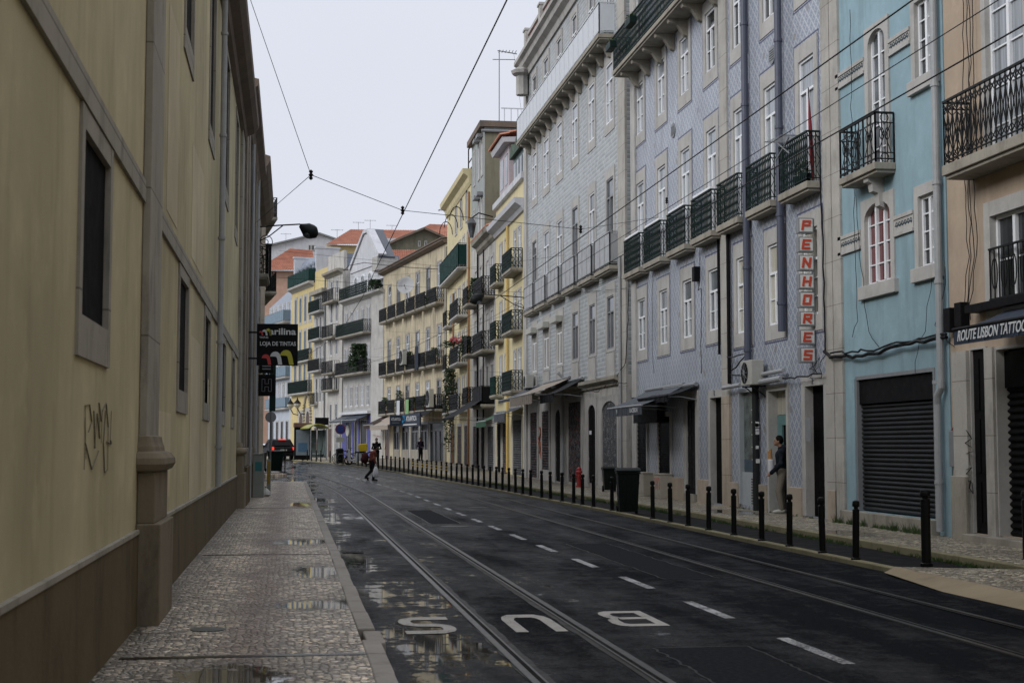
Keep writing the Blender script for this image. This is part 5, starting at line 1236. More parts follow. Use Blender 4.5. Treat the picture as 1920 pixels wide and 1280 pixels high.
lab_near = ['nearest plain bollard on the raised kerb, in front of the garage door edge', 'bollard second from the garage end of the kerb, before the narrow open doorway', 'bollard in front of the doorway where the man stands', 'bollard standing before the shop window with the vent grille',
            'bollard right of the black wheelie bin by five posts', 'bollard in front of the recessed doorway numbered 8', 'bollard fourth to the right of the black wheelie bin', 'bollard before the graffiti-marked cabinet', 'bollard next to the right side of the black wheelie bin', 'bollard next to the left side of the black wheelie bin']
ORD = ['', 'first', 'second', 'third', 'fourth', 'fifth', 'sixth', 'seventh', 'eighth', 'ninth', 'tenth', 'eleventh', 'twelfth', 'thirteenth', 'fourteenth', 'fifteenth', 'sixteenth', 'seventeenth', 'eighteenth', 'nineteenth', 'twentieth', 'twenty-first', 'twenty-second']
cnt = dict(s=0, m=1, f=0, b=0)
rb = random.Random(2)
for i, Y in enumerate(Ys):
    stripe = 1 if 64.0 < Y < 75 else 0
    src = (proto, protoy)[stripe]
    o = src if not used[stripe] else copy_tree(src); used[stripe] = True
    x = rkx(Y)+.07; o.location = (x, Y, gz(Y)+.07); o.rotation_euler = (R(rb.uniform(-.8, .8)), R(rb.uniform(-.8, .8)), rb.uniform(0, 3))
    o['category'] = 'bollard'
    if i < len(lab_near): o['label'] = lab_near[i]; o['group'] = BG
    elif stripe: cnt['s'] += 1; o['label'] = ORD[cnt['s']]+' yellow-banded bollard, counted leftwards from the house with the creeper'; o['group'] = 'yellow banded bollards'
    elif Y < 64: cnt['m'] += 1; o['label'] = ORD[cnt['m']]+' plain bollard left of the black wheelie bin, before the banded ones'; o['group'] = BG
    elif Y < 95: cnt['f'] += 1; o['label'] = ORD[cnt['f']]+' plain bollard left of the yellow-banded ones, towards the crossing pedestrian'; o['group'] = BG
    else: cnt['b'] += 1; o['label'] = ORD[cnt['b']]+' bollard left of the delivery scooter, towards the bus shelter'; o['group'] = BG
for (X, Y, lab) in ((8.22, 17.9, 'tall thick bollard at the corner where the parking bay ends, nearest of all'), (9.85, 18.3, 'tall bollard on the setts in front of the dark tattoo shop door')):
    o = make_bollard(.98 if X < 9 else .95, .062); o.location = (X, Y, .1); tag(o, lab, 'bollard', BG)

# ------------------------------------------------------------------ BINS AND CABINETS
def wheelie(name, label, X, Y, Z, w_, d_, h_, rz, mat, group=None):
    o = tag(empty(name, (X, Y, Z), rz), label, 'bin', group); m = MB(); t = .82
    a, c = w_/2, d_/2
    v = [(-a*t, -c*t, .06), (a*t, -c*t, .06), (a*t, c*t, .06), (-a*t, c*t, .06), (-a, -c, h_*.9), (a, -c, h_*.9), (a, c, h_*.9), (-a, c, h_*.9)]
    for f in ((0,3,2,1),(4,5,6,7),(0,1,5,4),(1,2,6,5),(2,3,7,6),(3,0,4,7)): m.q(*[v[i] for i in f])
    for sgn in (-1, 1): m.box(sgn*a*.4-.02, sgn*a*.4+.02, -c*1.0, -c*.9, .15, h_*.8)
    m.box(-a-.02, a+.02, -c-.02, c+.02, h_*.87, h_*.91); m.build('body', mat, o, bevel=.012)
    m = MB(); m.prism([(-c-.04, h_*.915), (c+.05, h_*.915), (c+.05, h_*.94), (c*.4, h_), (-c*.6, h_*.99), (-c-.04, h_*.95)], 'x', -a-.035, a+.035); m.build('lid', mat, o, bevel=.015)
    m = MB(); m.tube([(-a*.8, c+.08, h_*.93), (a*.8, c+.08, h_*.93)], .018, 8); m.build('handle', M['black'], o)
    for sgn in (-1, 1): m = MB(); m.tube([(sgn*a*.86-.03, c*.75, .1), (sgn*a*.86+.03, c*.75, .1)], .1, 14); m.build('wheel', M['black'], o)
    return o
wheelie('wheelie_bin', 'large black wheelie bin standing in the parking bay behind the kerb', 8.02, 33.9, .02, .52, .60, 1.1, R(-8), M['binplastic'])
wheelie('wheelie_bin', 'smaller black wheelie bin against the wall behind the large black one', 10.55, 47.2, .12, .46, .45, .82, R(-5), M['binplastic'])
def cabinet(label, X0, Y0, wd, dp, h_, mat, scrawl=None, name='utility_cabinet', group=None):
    o = tag(empty(name, (X0, Y0, .12), 0), label, 'cabinet', group); m = MB(); m.box(0, dp, 0, wd, 0, h_-.04); m.build('body', mat, o, bevel=.01)
    m = MB(); m.box(-.02, dp, -.02, wd+.02, h_-.04, h_); m.build('cap', mat, o, bevel=.01)
    m = MB(); m.box(-.012, -.002, .05, wd-.05, .08, h_-.1); d = m.build('door', mat, o, bevel=.004)
    box('latch', M['greywood'], d, -.03, -.013, wd*.45, wd*.5, h_*.5, h_*.58)
    if scrawl:
        m = MB(); rr = random.Random(scrawl)
        for k in range(4):
            yy = .08+k*(wd-.2)/4; pts = [(-.016, yy+rr.uniform(-.03, .08), h_*(.35+.5*t/6)+rr.uniform(-.03, .03)) for t in range(7)]
            for a, c in zip(pts, pts[1:]): m.bar(a, c, .014, .004)
        m.build('graffiti_scrawl', M['red'], o)
    return o
cabinet('plain cream utility cabinet low against the wall between dark lattice doors', 10.62, 42.8, .95, .36, .72, M['cab'])
cabinet('cream utility cabinet with red scrawls on its door', 10.62, 40.75, .82, .36, .72, M['cab'], 3)
o = cabinet('tall grey concrete cabinet with a teal sticker by the left wall', -1.08, 43.5, .5, .32, 1.3, M['cabgrey'])
box('sticker', plain('teal_sticker', (.03, .16, .17), .5), o, .06, .26, -.006, -.001, .78, 1.05)
o = tag(empty('marker_post', (-.70, 45.2, .12)), 'narrow post covered in yellow stickers right behind the grey cabinet', 'post'); m = MB(); m.box(0, .12, 0, .12, 0, 1.1); m.build('post', M['cabgrey'], o, bevel=.01); box('sticker', plain('yellow_sticker', (.30, .21, .03), .6, 0, .8, 20), o, .015, .105, -.006, -.001, .35, 1.05)
m = MB(); rr = random.Random(1); bag_ = []
m.lathe([(.12, 0), (.16, .05), (.15, .12), (.08, .2), (.03, .26), (.05, .3)], n=9); m.v = [(x+rr.uniform(-.02, .02), y+rr.uniform(-.02, .02), z) for x, y, z in m.v]
o = m.build('rubbish_bag', plain('white_plastic', (.5, .5, .47), .35, 0, .2), None, loc=(-.72, 44.4, .125)); tag(o, 'crumpled white rubbish bag dropped at the foot of the grey cabinet', 'bag')
m = MB(); m.lathe([(.145, 0), (.145, .004), (.02, .0055)], n=24); o = m.build('manhole_cover', plain('iron_cover', (.06, .07, .065), .4, .5), None, loc=(-.66, 12.4, .1215)); tag(o, 'small round iron cover set in the left pavement', 'manhole cover')
m = MB()
for k in range(6): m.box(-.15+k*.05, -.125+k*.05, -.12, .12, 0, .006)
m.box(-.17, .16, -.15, -.12, 0, .006); m.box(-.17, .16, .12, .15, 0, .006); o = m.build('drain_grate', M['black'], None, loc=(.98, 22.6, .003)); tag(o, 'small iron drain grate in the gutter by the left kerb', 'grate')
# hydrant
o = tag(empty('fire_hydrant', (10.6, 52.6, .12)), 'red fire hydrant by the wall of the grey-tiled house', 'hydrant'); m = MB(); HR = plain('hydrant_red', (.35, .035, .03), .5)
m.lathe([(.13, 0), (.13, .05), (.09, .06), (.09, .5), (.13, .52), (.13, .57), (.1, .6), (.09, .68), (.04, .74)], n=14); m.build('body', HR, o)
for d in ((0, -1), (-1, 0), (0, 1)): m = MB(); m.tube([(0, 0, .42), (d[0]*.17, d[1]*.17, .42)], .05, 10); m.build('outlet', HR, o)
# bins and bike clutter on the left island
wheelie('wheelie_bin', 'dark green wheelie bin on the island past the side street', -.75, 76.5, gz(76)+.15, .75, .8, 1.15, R(5), M['greeniron'])
wheelie('wheelie_bin', 'black wheelie bin behind the green one on the island', -1.55, 77.2, gz(77)+.15, .6, .7, 1.05, R(-8), M['binplastic'])
o = tag(empty('street_panel', (-.25, 74.6, gz(74)+.15)), 'black upright panel at the kerb edge of the island', 'panel'); box('board', M['black'], o, -.03, .03, 0, 1.1, .0, 1.3, bevel=.01); box('foot', M['black'], o, -.1, .1, .2, .9, 0, .05)
o = tag(empty('sticker_post', (-1.0, 75.2, gz(75)+.15)), 'thin pole plastered with stickers on the island', 'pole'); m = MB(); m.tube([(0, 0, 0), (0, 0, 3.2)], .05, 8); m.build('pole', plain('stickered_pole', (.16, .17, .17), .6, 0, .9, 30), o)
m = MB(); m.tube([(0, -.02, 2.85), (0, .02, 2.85)], .28, 20); m.build('sign_disc', M['greywood'], o)

# ------------------------------------------------------------------ SIGNS
o = tag(empty('paint_shop_sign', (-.98, 42, 3.95)), 'black square hanging sign with white lettering and three coloured number ones', 'sign')
box('board', plain('sign_black', (.004, .004, .005), .7, 0, .3, 6, .2), o, 0, 1.17, -.05, .05, 0, 1.2, bevel=.01)
m = MB(); m.bar((-.36, 0, .95), (0, 0, .95), .05); m.bar((-.36, 0, .2), (0, 0, .2), .05); m.build('bracket', M['iron'], o, recalc=False)
FRONT = (R(90), 0, 0)
add_text('arilina', .26, M['text'], o, (.73, -.06, .97), FRONT, .006, .006, width=.76)
add_text('TINTAS', .075, M['text'], o, (.2, -.06, .80), FRONT, .006, .001, width=.25)
add_text('LOJA DE TINTAS', .16, M['text'], o, (.6, -.06, .62), FRONT, .006, .003, width=1.02)
ymat = plain('lime_yellow', (.47, .45, .05), .45, 0, .1); rmat = plain('sign_red', (.5, .05, .05), .45, 0, .1)
def one(x, y, s_, mat, nm):
    m = MB(); P = [(0, .62), (.08, .82), (.22, .95), (.40, 1.0), (.56, .97), (.70, .86), (.80, .66), (.86, .4), (.92, 0), (.62, 0), (.56, .35), (.5, .56), (.4, .62)]
    m.prism([(x+a*s_, y+c*s_) for a, c in P], 'y', -.063, -.052); m.build(nm, mat, o)
one(.14, .02, .30, rmat, 'number_stroke'); one(.38, .02, .38, M['text'], 'number_stroke'); one(.66, .02, .43, ymat, 'number_stroke')
one(.06, .86, .13, rmat, 'number_stroke'); one(.15, .86, .17, M['text'], 'number_stroke'); one(.24, .86, .20, ymat, 'number_stroke')
o = tag(empty('hanging_shop_sign', (-1.1, 50.3, 3.35)), 'small dark square sign with an outlined letter H below the paint shop sign', 'sign')
box('board', M['black'], o, 0, .56, -.04, .04, 0, .74, bevel=.008); m = MB()
for a, c in (((.12, .16), (.12, .58)), ((.12, .58), (.22, .58)), ((.22, .58), (.22, .42)), ((.22, .42), (.34, .42)), ((.34, .42), (.34, .58)), ((.34, .58), (.44, .58)), ((.44, .58), (.44, .16)), ((.44, .16), (.34, .16)), ((.34, .16), (.34, .32)), ((.34, .32), (.22, .32)), ((.22, .32), (.22, .16)), ((.22, .16), (.12, .16))): m.bar((a[0], -.045, a[1]), (c[0], -.045, c[1]), .012)
m.build('outlined_letter', M['greywood'], o, recalc=False); m = MB(); m.bar((-.2, 0, .6), (0, 0, .6), .03); m.bar((-.2, 0, .2), (0, 0, .2), .03); m.build('bracket', M['iron'], o, recalc=False)
o = tag(empty('lantern_box', (-1.1, 51.5, 4.2)), 'dark lamp box above the H sign', 'lamp'); box('body', M['black'], o, 0, .5, -.1, .1, 0, .5, bevel=.01); m = MB()
for k in range(3): m.box(.1, .4, -.11, -.1, .12+k*.1, .16+k*.1)
m.build('louvre', M['greywood'], o)
o = tag(empty('vertical_cafe_sign', (-.95, 66, 3.2)), 'narrow vertical green and black cafe sign hanging past the corner', 'sign'); box('board', M['greeniron'], o, 0, .28, -.03, .03, 0, 2.6, bevel=.005)
add_text('CAFE', .2, M['text'], o, (.14, -.035, 1.2), (R(90), R(90), 0), .006, .003); m = MB(); m.bar((-.4, 0, 2.3), (0, 0, 2.3), .03); m.build('bracket', M['iron'], o)
# PENHORES: eight light boxes
o = FR.thing('pawn_sign', 'vertical column of eight light boxes with red letters spelling PENHORES', 'sign', sx(1528), .0, 0)
lb = [(112, 218), (245, 352), (372, 482), (505, 612), (632, 742), (768, 872), (898, 1002), (1022, 1130)]
Ys_ = o.location.y
for ch, (ya, yb) in zip('PENHORES', lb):
    za = atY(1513, 380+ya/3.764, Ys_-.0).z; zb = atY(1513, 380+yb/3.764, Ys_).z
    p = atY(1498.5, 500, Ys_-.1); q_ = atY(1527, 500, Ys_-.1)
    y0, y1 = 11-q_.x, 11-p.x            # distance out from the wall
    bx = MB(); bx.box(-.09, .09, y0, y1, zb, za); bo = bx.build('light_box', M['greywood'], o, bevel=.006)
    fc = MB(); fc.box(-.094, .094, y0+.025, y1-.025, zb+.03, za-.025); fc.build('face', M['signw'], bo)
    h_ = za-zb
    LT = dict(P=[(0,0,0,1),(0,1,.8,1),(.8,1,.8,.5),(.8,.5,0,.5)], E=[(0,0,0,1),(0,1,.8,1),(0,.5,.65,.5),(0,0,.8,0)], N=[(0,0,0,1),(0,1,.8,0),(.8,0,.8,1)], H=[(0,0,0,1),(.8,0,.8,1),(0,.5,.8,.5)], O=[(0,0,0,1),(0,1,.8,1),(.8,1,.8,0),(.8,0,0,0)],
              R=[(0,0,0,1),(0,1,.8,1),(.8,1,.8,.52),(.8,.52,0,.46),(.3,.46,.85,0)], S=[(.8,1,0,1),(0,1,0,.52),(0,.52,.8,.48),(.8,.48,.8,0),(.8,0,0,0)])
    lm = MB(); hh = h_*.52; ww = (y1-y0)*.42; th = h_*.155; yc = (y0+y1)/2; zc = (za+zb)/2
    def LP(u, v): return (-.10, yc+ww*.5-ww*u/.8-.0-(v-.5)*hh*.16, zc+(v-.5)*hh)
    for k_i, (u0, v0, u1, v1) in enumerate(LT[ch]):
        a_, c_ = Vector(LP(u0, v0)), Vector(LP(u1, v1)); d_ = (c_-a_).normalized()*th*.46; lm.bar(a_-d_, c_+d_, .006+.0006*k_i, th, up=(1, 0, 0)) if False else lm.bar(a_-d_, c_+d_, th, .008+.0008*k_i, up=(1, 0, 0))
    lm.build('letter', M['red'], bo, recalc=False)
for z_ in (6.25, 3.55, 4.9): m = MB(); m.bar((.0, .0, z_), (.0, .30, z_), .03); m.build('bracket', M['iron'], o, recalc=False)

# awnings
def awning(label, fr, x0, x1, zt, zb, out, mat, val=.3, ytop=.02, group=None, bar=True, name='awning'):
    o = fr.thing(name, label, 'awning', x0, 0, 0, group); L_ = x1-x0; m = MB(); n = 8
    for i in range(n):
        a, c = i/n, (i+1)/n
        f = lambda t: (ytop+(out-ytop)*t, zt+(zb-zt)*t-.04*math.sin(math.pi*t))
        (ya, za), (yc, zc) = f(a), f(c)
        m.q((0, ya, za), (L_, ya, za), (L_, yc, zc), (0, yc, zc))
    m.build('canopy', mat, o, recalc=False)
    m = MB(); k = max(2, int(L_/.25))
    for i in range(k): m.box(L_*i/k, L_*(i+1)/k-.004, out-.004, out+.004+.01*(i % 2), zb-val, zb)
    if val > .05: m.build('valance', mat, o)
    m = MB(); m.tube([(-.02, out, zb), (L_+.02, out, zb)], .028, 8); m.build('front_bar', M['pipew'] if bar else M['black'], o)
    m = MB(); m.tube([(-.02, ytop+.06, zt), (L_+.02, ytop+.06, zt)], .06, 8); m.build('roller', M['greywood'], o)
    for x in (.1, L_-.1): m = MB(); m.bar((x, .03, zb-.1), (x, out*.55, zb-.02), .025); m.bar((x, out*.55, zb-.02), (x, out-.02, zb-.02), .025); m.build('arm', M['greywood'], o, recalc=False)
    return o
AW = [FR.px(x_, 765, 1.3)[0] for x_ in (1140, 1171, 1203)]; print('AW', AW)
a_ = awning('grey canvas awning with a lettered valance, right of the stone pilaster', FR, AW[2], AW[1]-.03, 3.36, 2.78, 1.3, M['awngrey'], .26)
add_text('LACERDA', .17, M['text'], a_, (.85, 1.325, 2.65), FACE_OUT, .004, .004, width=.95)
a_ = awning('grey canvas awning nearer the stone pilaster with a small white mark', FR, AW[1]+.03, AW[0], 3.36, 2.78, 1.3, M['awngrey'], .26)
add_text('M', .2, M['text'], a_, (.9, 1.325, 2.65), FACE_OUT, .004, .004)
awning('black folded canopy over the brown panelled door', FR, 38.0, 41.3, 3.32, 3.0, .9, M['awnblack'], .16, bar=False)
o = FR.thing('shop_fascia', 'deep black shop fascia box behind the grey awnings', 'fascia', 41.4, 0, 0); box('board', M['awnblack'], o, 0, 3.0, .08, .3, 2.35, 3.1); box('trim', M['black'], o, -.05, 3.05, .07, .34, 3.1, 3.16)
a_ = awning('dark blue awning lettered for the tattoo shop', FR, 15.5, 20.75, 3.76, 3.42, .95, M['navy'], .24, bar=False)
add_text('ROUTE LISBON TATTOO', .22, M['text'], a_, (4.05, .975, 3.30), FACE_OUT, .004, .004, shear=.3, width=2.1)
box('cable_tray', M['black'], a_, 0, 6.3, .02, .25, 3.78, 3.9)
o = FR.thing('shop_sign', 'dark panel above the shutter beside the tattoo shop door', 'sign', 19.2, 0, 0); box('board', M['gblack'], o, -1.2, 2.0, -.12, -.1, 2.55, 3.12)
awning('small dark grey awning at the far end of the grey-tiled house', FR, 63.2, 67.2, 4.3, 3.75, 1.3, M['awngrey'], .12)
a_ = awning('faded cream awning sagging over the graffiti doors', FR, 56.0, 61.8, 4.35, 3.7, 1.6, M['awncream'], .4)
awning('black awning folded over the wide shop entrance', FR, 53.5, 56.4, 4.2, 3.6, 1.2, M['awnblack'], .3, bar=False)
awning('small green awning on the narrow yellow house', FR, 72.6, 76.4, 3.4, 2.9, 1.2, M['awngreen'], .3)
awning('black awning projecting over the tall narrow house shop', FR, 78.0, 84.4, 4.6, 3.2, 2.2, M['awnblack'], .12, bar=False)
awning('grey box awning on the narrow yellow house shop', FR, 68.0, 71.6, 3.5, 3.2, .9, M['awngrey'], .4)
a_ = awning('beige awning over the cafe front', FA, 11.0, 17.6, 4.2, 3.25, 1.8, M['awncream'], .35)
awning('dark brown striped awning at the far end of the cream house', FA, 16.8, 20.6, 4.15, 3.35, 1.7, plain('brown_canvas', (.05, .035, .03), .8), .3)
a_ = awning('black fish shop awning with white lettering and blue wave mark', FA, 1.0, 6.6, 4.6, 3.7, 1.6, M['awnblack'], .3, bar=False)
box('fascia', M['navy'], a_, .4, 6.2, 1.5, 1.62, 3.05, 4.0)
add_text('ATLANTICA', .5, M['text'], a_, (2.9, 1.64, 3.62), FACE_OUT, .006, .01, width=3.3); box('underline', M['text'], a_, 1.2, 5.4, 1.625, 1.65, 3.16, 3.24)
m = MB()
for t in range(9): a0 = .6+t*.6; m.bar((5.3+.28*math.cos(a0), 1.64, 3.62+.28*math.sin(a0)), (5.3+.28*math.cos(a0+.6), 1.64, 3.62+.28*math.sin(a0+.6)), .14, .02)
m.build('wave_mark', plain('wave_blue', (.02, .25, .5), .4), a_, recalc=False)
o = FA.thing('side_sign', 'square navy hanging sign with a white mark between the awnings', 'sign', 6.9, 0, 0); box('board', M['navy'], o, -.08, .08, 1.66, 2.56, 3.15, 3.95, bevel=.01); add_text('ATLANTICA', .3, M['text'], o, (-.09, 2.11, 3.62), (R(90), 0, R(-90)), .006, .006, width=.72); box('underline', M['greywood'], o, -.10, -.08, 1.85, 2.4, 3.34, 3.38); box('bracket', M['iron'], o, -.03, .03, .0, 1.66, 3.8, 3.86)
awning('small dark awning over the left half of the blue shop front', FB, 8.6, 12.0, 4.4, 3.9, 1.3, M['awngrey'], .2)
awning('small dark awning over the right half of the blue shop front', FB, 3.6, 8.0, 4.45, 3.9, 1.3, M['navy'], .2)
o = FB.thing('round_clock_sign', 'round white sign on the blue shop front', 'sign', 9.6, .2, 3.0); m = MB(); m.tube([(0, 0, 0), (0, .1, 0)], .5, 20); m.build('disc', M['acw'], o)

# air conditioners, satellite dish
def ac(label, fr, x, z, o_=.15, w_=.85, h_=.6, d_=.34):
    o = fr.thing('air_conditioner', label, 'air conditioner', x, 0, z); m = MB(); m.box(-w_/2, w_/2, o_, o_+d_, 0, h_); m.build('casing', M['acw'], o, bevel=.012)
    c = w_*.12; m = MB(); m.tube([(c, o_+d_+.002, h_/2), (c, o_+d_+.012, h_/2)], h_*.43, 24); g = m.build('fan_grille', M['black'], o)
    m = MB()
    for k in range(10):
        a = math.pi*2*k/10; m.bar((c, o_+d_+.02, h_/2), (c+h_*.42*math.cos(a), o_+d_+.02, h_/2+h_*.42*math.sin(a)), .008)
    m.lathe([(.05, 0), (.05, .01)], (0, 0, 0)) if False else None
    m.tube([(c, o_+d_+.012, h_/2), (c, o_+d_+.03, h_/2)], .06, 10); m.build('fan_guard', M['greywood'], g, recalc=False)
    for x0 in (-w_*.35, w_*.35): m = MB(); m.bar((x0, .003, -.03), (x0, o_+d_, -.03), .03); m.bar((x0, .003, -.3), (x0, o_+d_*.8, -.03), .025); m.build('bracket', M['iron'], o, recalc=False)
    return o
_s, _z = FR.px(1408, 722, .3)
ac('white air conditioner with a dark fan on brackets above the shop window', FR, _s, _z, .12, .82, .58, .3)
ac('air conditioner under the blinds of the grey-tiled house', FR, 64.6, 4.25)
ac('air conditioner at the near end of the lowest balcony row on the cream house', FA, 1.2, 4.4, .75, .9, 1.3)
ac('air conditioner hanging at the middle balcony row of the cream house', FA, 9.6, 7.9, .75, .9, 1.2)
_s, _z = FA.px(762, 536, .8); FAD = (_s, .8, _z)
o = FA.thing('satellite_dish', 'large white satellite dish on the top balcony of the cream house', 'dish', *FAD); m = MB()
m.lathe([(.02, .0), (.5, .06), (.9, .18), (1.25, .38), (1.27, .38), (.9, .14), (.5, .02), (.01, -.04)], n=28); _q = Vector((-.80, .5, .25)).to_track_quat('Z', 'Y'); m.xf(lambda p: _q @ (p*.55)); m.build('dish', plain('dish_grey', (.4, .41, .42), .55, 0, .4, 2), o, smooth=True)
m = MB(); m.bar((-.03, .02, -.3), (-.5, .3, .05), .035); m.bar((0, 0, -.1), (.1, -.15, -1.3), .07); m.build('feed_arm', M['greywood'], o, recalc=False)
for k, (s_, zz, col, lab) in enumerate(((11.6, 4.4, 'greywhite', 'pale blue cloth hung over the lowest balcony of the cream house'), (8.6, 4.4, 'awngreen', 'light green cloth hung over the lowest balcony of the cream house'), (5.6, 7.8, 'navy', 'dark navy cloth drying on the middle balcony of the cream house'))):
    mt = M[col] if k != 1 else plain('pale_green_cloth', (.25, .42, .2), .8, 0, .2); m = MB()
    for j in range(8): m.box(j*.12, j*.12+.118, .70+.015*(j % 2), .72+.015*(j % 2), 0-.1*(k == 2)*j*.3, 1.15+.5*(k == 2)); 
    o = m.build('hanging_cloth', mt, None, loc=FA.W(s_, 0, zz-.35), rot=FA.rz); tag(o, lab, 'cloth')

# street lamps
def wall_lamp(label, loc, rz, arm, drop=.0, col='black'):
    o = tag(empty('street_lamp', loc, rz), label, 'street lamp', 'bracket street lamps'); m = MB()
    m.tube([(0, 0, 0), (arm*.5, 0, .08), (arm, 0, .14)], .025, 8); m.tube([(arm*.62, 0, .09), (arm*.3, 0, -.32), (0, 0, -.55)], .02, 8); m.bar((0, 0, -.75), (0, 0, .3), .04)
    m.build('bracket_arm', M['iron'], o); m = MB(); pts = []
    for t in range(28): a = t*.45; rr = .34*(1-t/32); pts.append((.36+rr*math.cos(a+2.2), 0, -.48+rr*math.sin(a+2.2)))
    m.tube(pts, .014, 6); m.build('scroll', M['iron'], o)
    m = MB(); m.tube([(0, 0, 0), (.12, 0, -.02), (.2, 0, -.04), (.38, 0, -.05), (.5, 0, -.02), (.54, 0, .0)], [.05, .13, .19, .2, .15, .05], 14)
    hd = m.build('lamp_head', M['iron'], o, smooth=True); hd.scale = (1.25, 1.25, 1.25); hd.location = (arm-.02, 0, .1); hd.rotation_euler = (0, R(20), 0)
    m = MB(); m.lathe([(.03, -.1), (.12, -.07), (.16, 0), (.16, .03)], n=14); g = m.build('lamp_glass', M['gmid'], hd, smooth=True); g.location = (.3, 0, -.17); return o
wall_lamp('street lamp on a scrolled arm reaching over the left pavement', (-1.28, 50, 9.15), 0, 1.55)
p = FR.W(66.4, 0, 8.7); wall_lamp('street lamp on a long arm from the grey-tiled house corner', (11.0, 66.8, 8.6), R(180), 2.1)
p = FC.W(14.9, .1, 5.3)
for s_, lab in ((16.2, 'left globe lantern on the mustard house between its arches'), (13.4, 'right globe lantern beside the carved arch of the mustard house')):
    o = tag(empty('wall_lantern', FC.W(s_, 0, 5.4), FC.rz), lab, 'lantern', 'globe lanterns on the mustard house'); m = MB(); m.tube([(0, 0, -.6), (0, .5, -.5), (0, .8, 0)], .05, 6); m.build('bracket', M['iron'], o)
    m = MB(); m.lathe([(.1, 0), (.35, .3), (.35, .5), (.12, .8), (.05, 1.0)], (0, .8, 0), 10); m.build('lantern', M['gcream'], o); m = MB(); m.lathe([(.38, .5), (.36, .56), (.1, .86), (.03, 1.1)], (0, .8, 0), 10); m.build('cap', M['iron'], o)
_s, _z = FR.px(884, 446, 1.2)
o = FR.thing('wall_lantern', 'black lantern high on the wall beside the dark corner balcony', 'lantern', _s, 0, _z); m = MB(); m.tube([(0, 0, 1.2), (0, .8, 1.4), (0, 1.2, 1.1)], .04, 6); m.build('bracket', M['iron'], o); m = MB(); m.lathe([(.12, 0), (.28, .75), (.3, .8), (.12, 1.1), (.02, 1.15)], (0, 1.2, 0), 6); m.build('lantern', M['gmid'], o)

def scrawl(label, fr, strokes, o_, r, mat):
    P0 = fr.px(*strokes[0][0], o_); m = MB()
    for st in strokes:
        for a, c in zip(st, st[1:]):
            a = fr.px(*a, o_); c = fr.px(*c, o_); m.bar((a[0]-P0[0], 0, a[1]-P0[1]), (c[0]-P0[0], 0, c[1]-P0[1]), r, .003)
    o = m.build('graffiti', mat, None, loc=fr.W(P0[0], o_+.002, P0[1]), rot=fr.rz, recalc=False); return tag(o, label, 'graffiti', 'graffiti on the house fronts')
ink = plain('black_ink', (.02, .02, .02), .7); inkr = plain('red_ink', (.3, .03, .025), .7)
scrawl('tall black letter scrawl running down the salmon house pilaster', FR, [[(1812, 806), (1822, 822), (1810, 830), (1822, 838)], [(1812, 850), (1824, 846)], [(1817, 846), (1819, 872)], [(1812, 880), (1822, 876), (1812, 888), (1821, 890)], [(1812, 898), (1823, 905), (1825, 925), (1818, 915), (1820, 900)]], .102, .018, ink)
scrawl('small red tag on the wall beside the grey meter box', FR, [[(1784, 812), (1788, 800), (1790, 815), (1794, 803)], [(1783, 806), (1795, 808)]], .004, .02, inkr)
scrawl('red and black scribbles low on the white corner wall by the bikes', FB, [[(697, 800), (703, 792), (706, 806), (712, 795), (716, 808)], [(700, 815), (714, 818)], [(722, 842), (728, 825), (733, 845), (738, 828)]], .09, .12, inkr)
scrawl('orange painted scrawl between the two graffiti doors', FR, [[(1012, 800), (1016, 812), (1011, 822), (1016, 835), (1012, 850)], [(1016, 800), (1012, 830), (1016, 860)]], .004, .12, plain('orange_ink', (.45, .12, .05), .7))
for k, (x_, y_, w_, h_, lab) in enumerate(((1107, 812, .35, .5, 'small white notice by the arched door of the grey-tiled house'), (1107, 824, .3, .4, 'second white notice below the first by the arched door'), (1522, 805, .28, .5, 'dark framed notice beside the doorway numbered 2'))):
    s_, z_ = FR.px(x_, y_, .01); o = tag(box('notice', (M['signw'], M['signw'], M['greywood'])[k], None, -w_/2, w_/2, .004, .014, -h_/2, h_/2), lab, 'notice', 'notices on the house fronts'); o.location = FR.W(s_, .07 if k == 2 else 0, z_); o.rotation_euler = (0, 0, FR.rz)
# ------------------------------------------------------------------ WIRES
def wire(name, label, pts, r=.008, sag=0., cat='wire', group='overhead wires', mat=None):
    P = []
    for a, c in zip(pts, pts[1:]):
        a, c = Vector(a), Vector(c); n = 10
        for k in range(n): t = k/n; q_ = a.lerp(c, t); q_.z -= sag*4*t*(1-t)*(a-c).length/10; P.append(q_)
    P.append(Vector(pts[-1])); m = MB(); o0 = P[0].copy(); m.tube([p-o0 for p in P], r, 6); o = m.build(name, mat or M['cable'], None, loc=o0); return tag(o, label, cat, group)
def along(X, Y0, Y1, z): return [(X+bend(y), y, z+gz(y)) for y in ([Y0]+[v for v in frange(45, 140, 10) if Y0 < v < Y1]+[Y1])]
wire('tram_wire', 'tram wire over the near track running down the street', along(2.17, -8, 130, 6.25), .009)
wire('tram_wire', 'tram wire over the far track crossing in front of the tiled facade', along(6.12, 4, 130, 6.1), .009)
wire('feeder_wire', 'thinner wire right of the far tram wire, passing the blue house', along(7.0, 4, 60, 6.12), .006)
wire('feeder_wire', 'lower thick wire nearest the houses, passing the blue house balcony', along(7.62, 4, 62, 6.08), .010)
N1 = atY(583, 328, 25); N2 = Vector((2.17, 28.5, 6.33)); N3 = Vector((6.12, 30.1, 6.28)); N4 = Vector((10.4, 40, 8.2))
wire('span_wire', 'span wire from the eaves on the left to the first junction', [atY(446, -68, 24.6), N1], .006)
wire('span_wire', 'span wire from the first junction back to the left wall by the lamp', [N1, Vector((-1.25, 46, 8.6))], .006)
wire('span_wire', 'span wire between the first junction and the tram wire hanger', [N1, N2], .006)
wire('span_wire', 'span wire between the two tram wires', [N2, N3], .006)
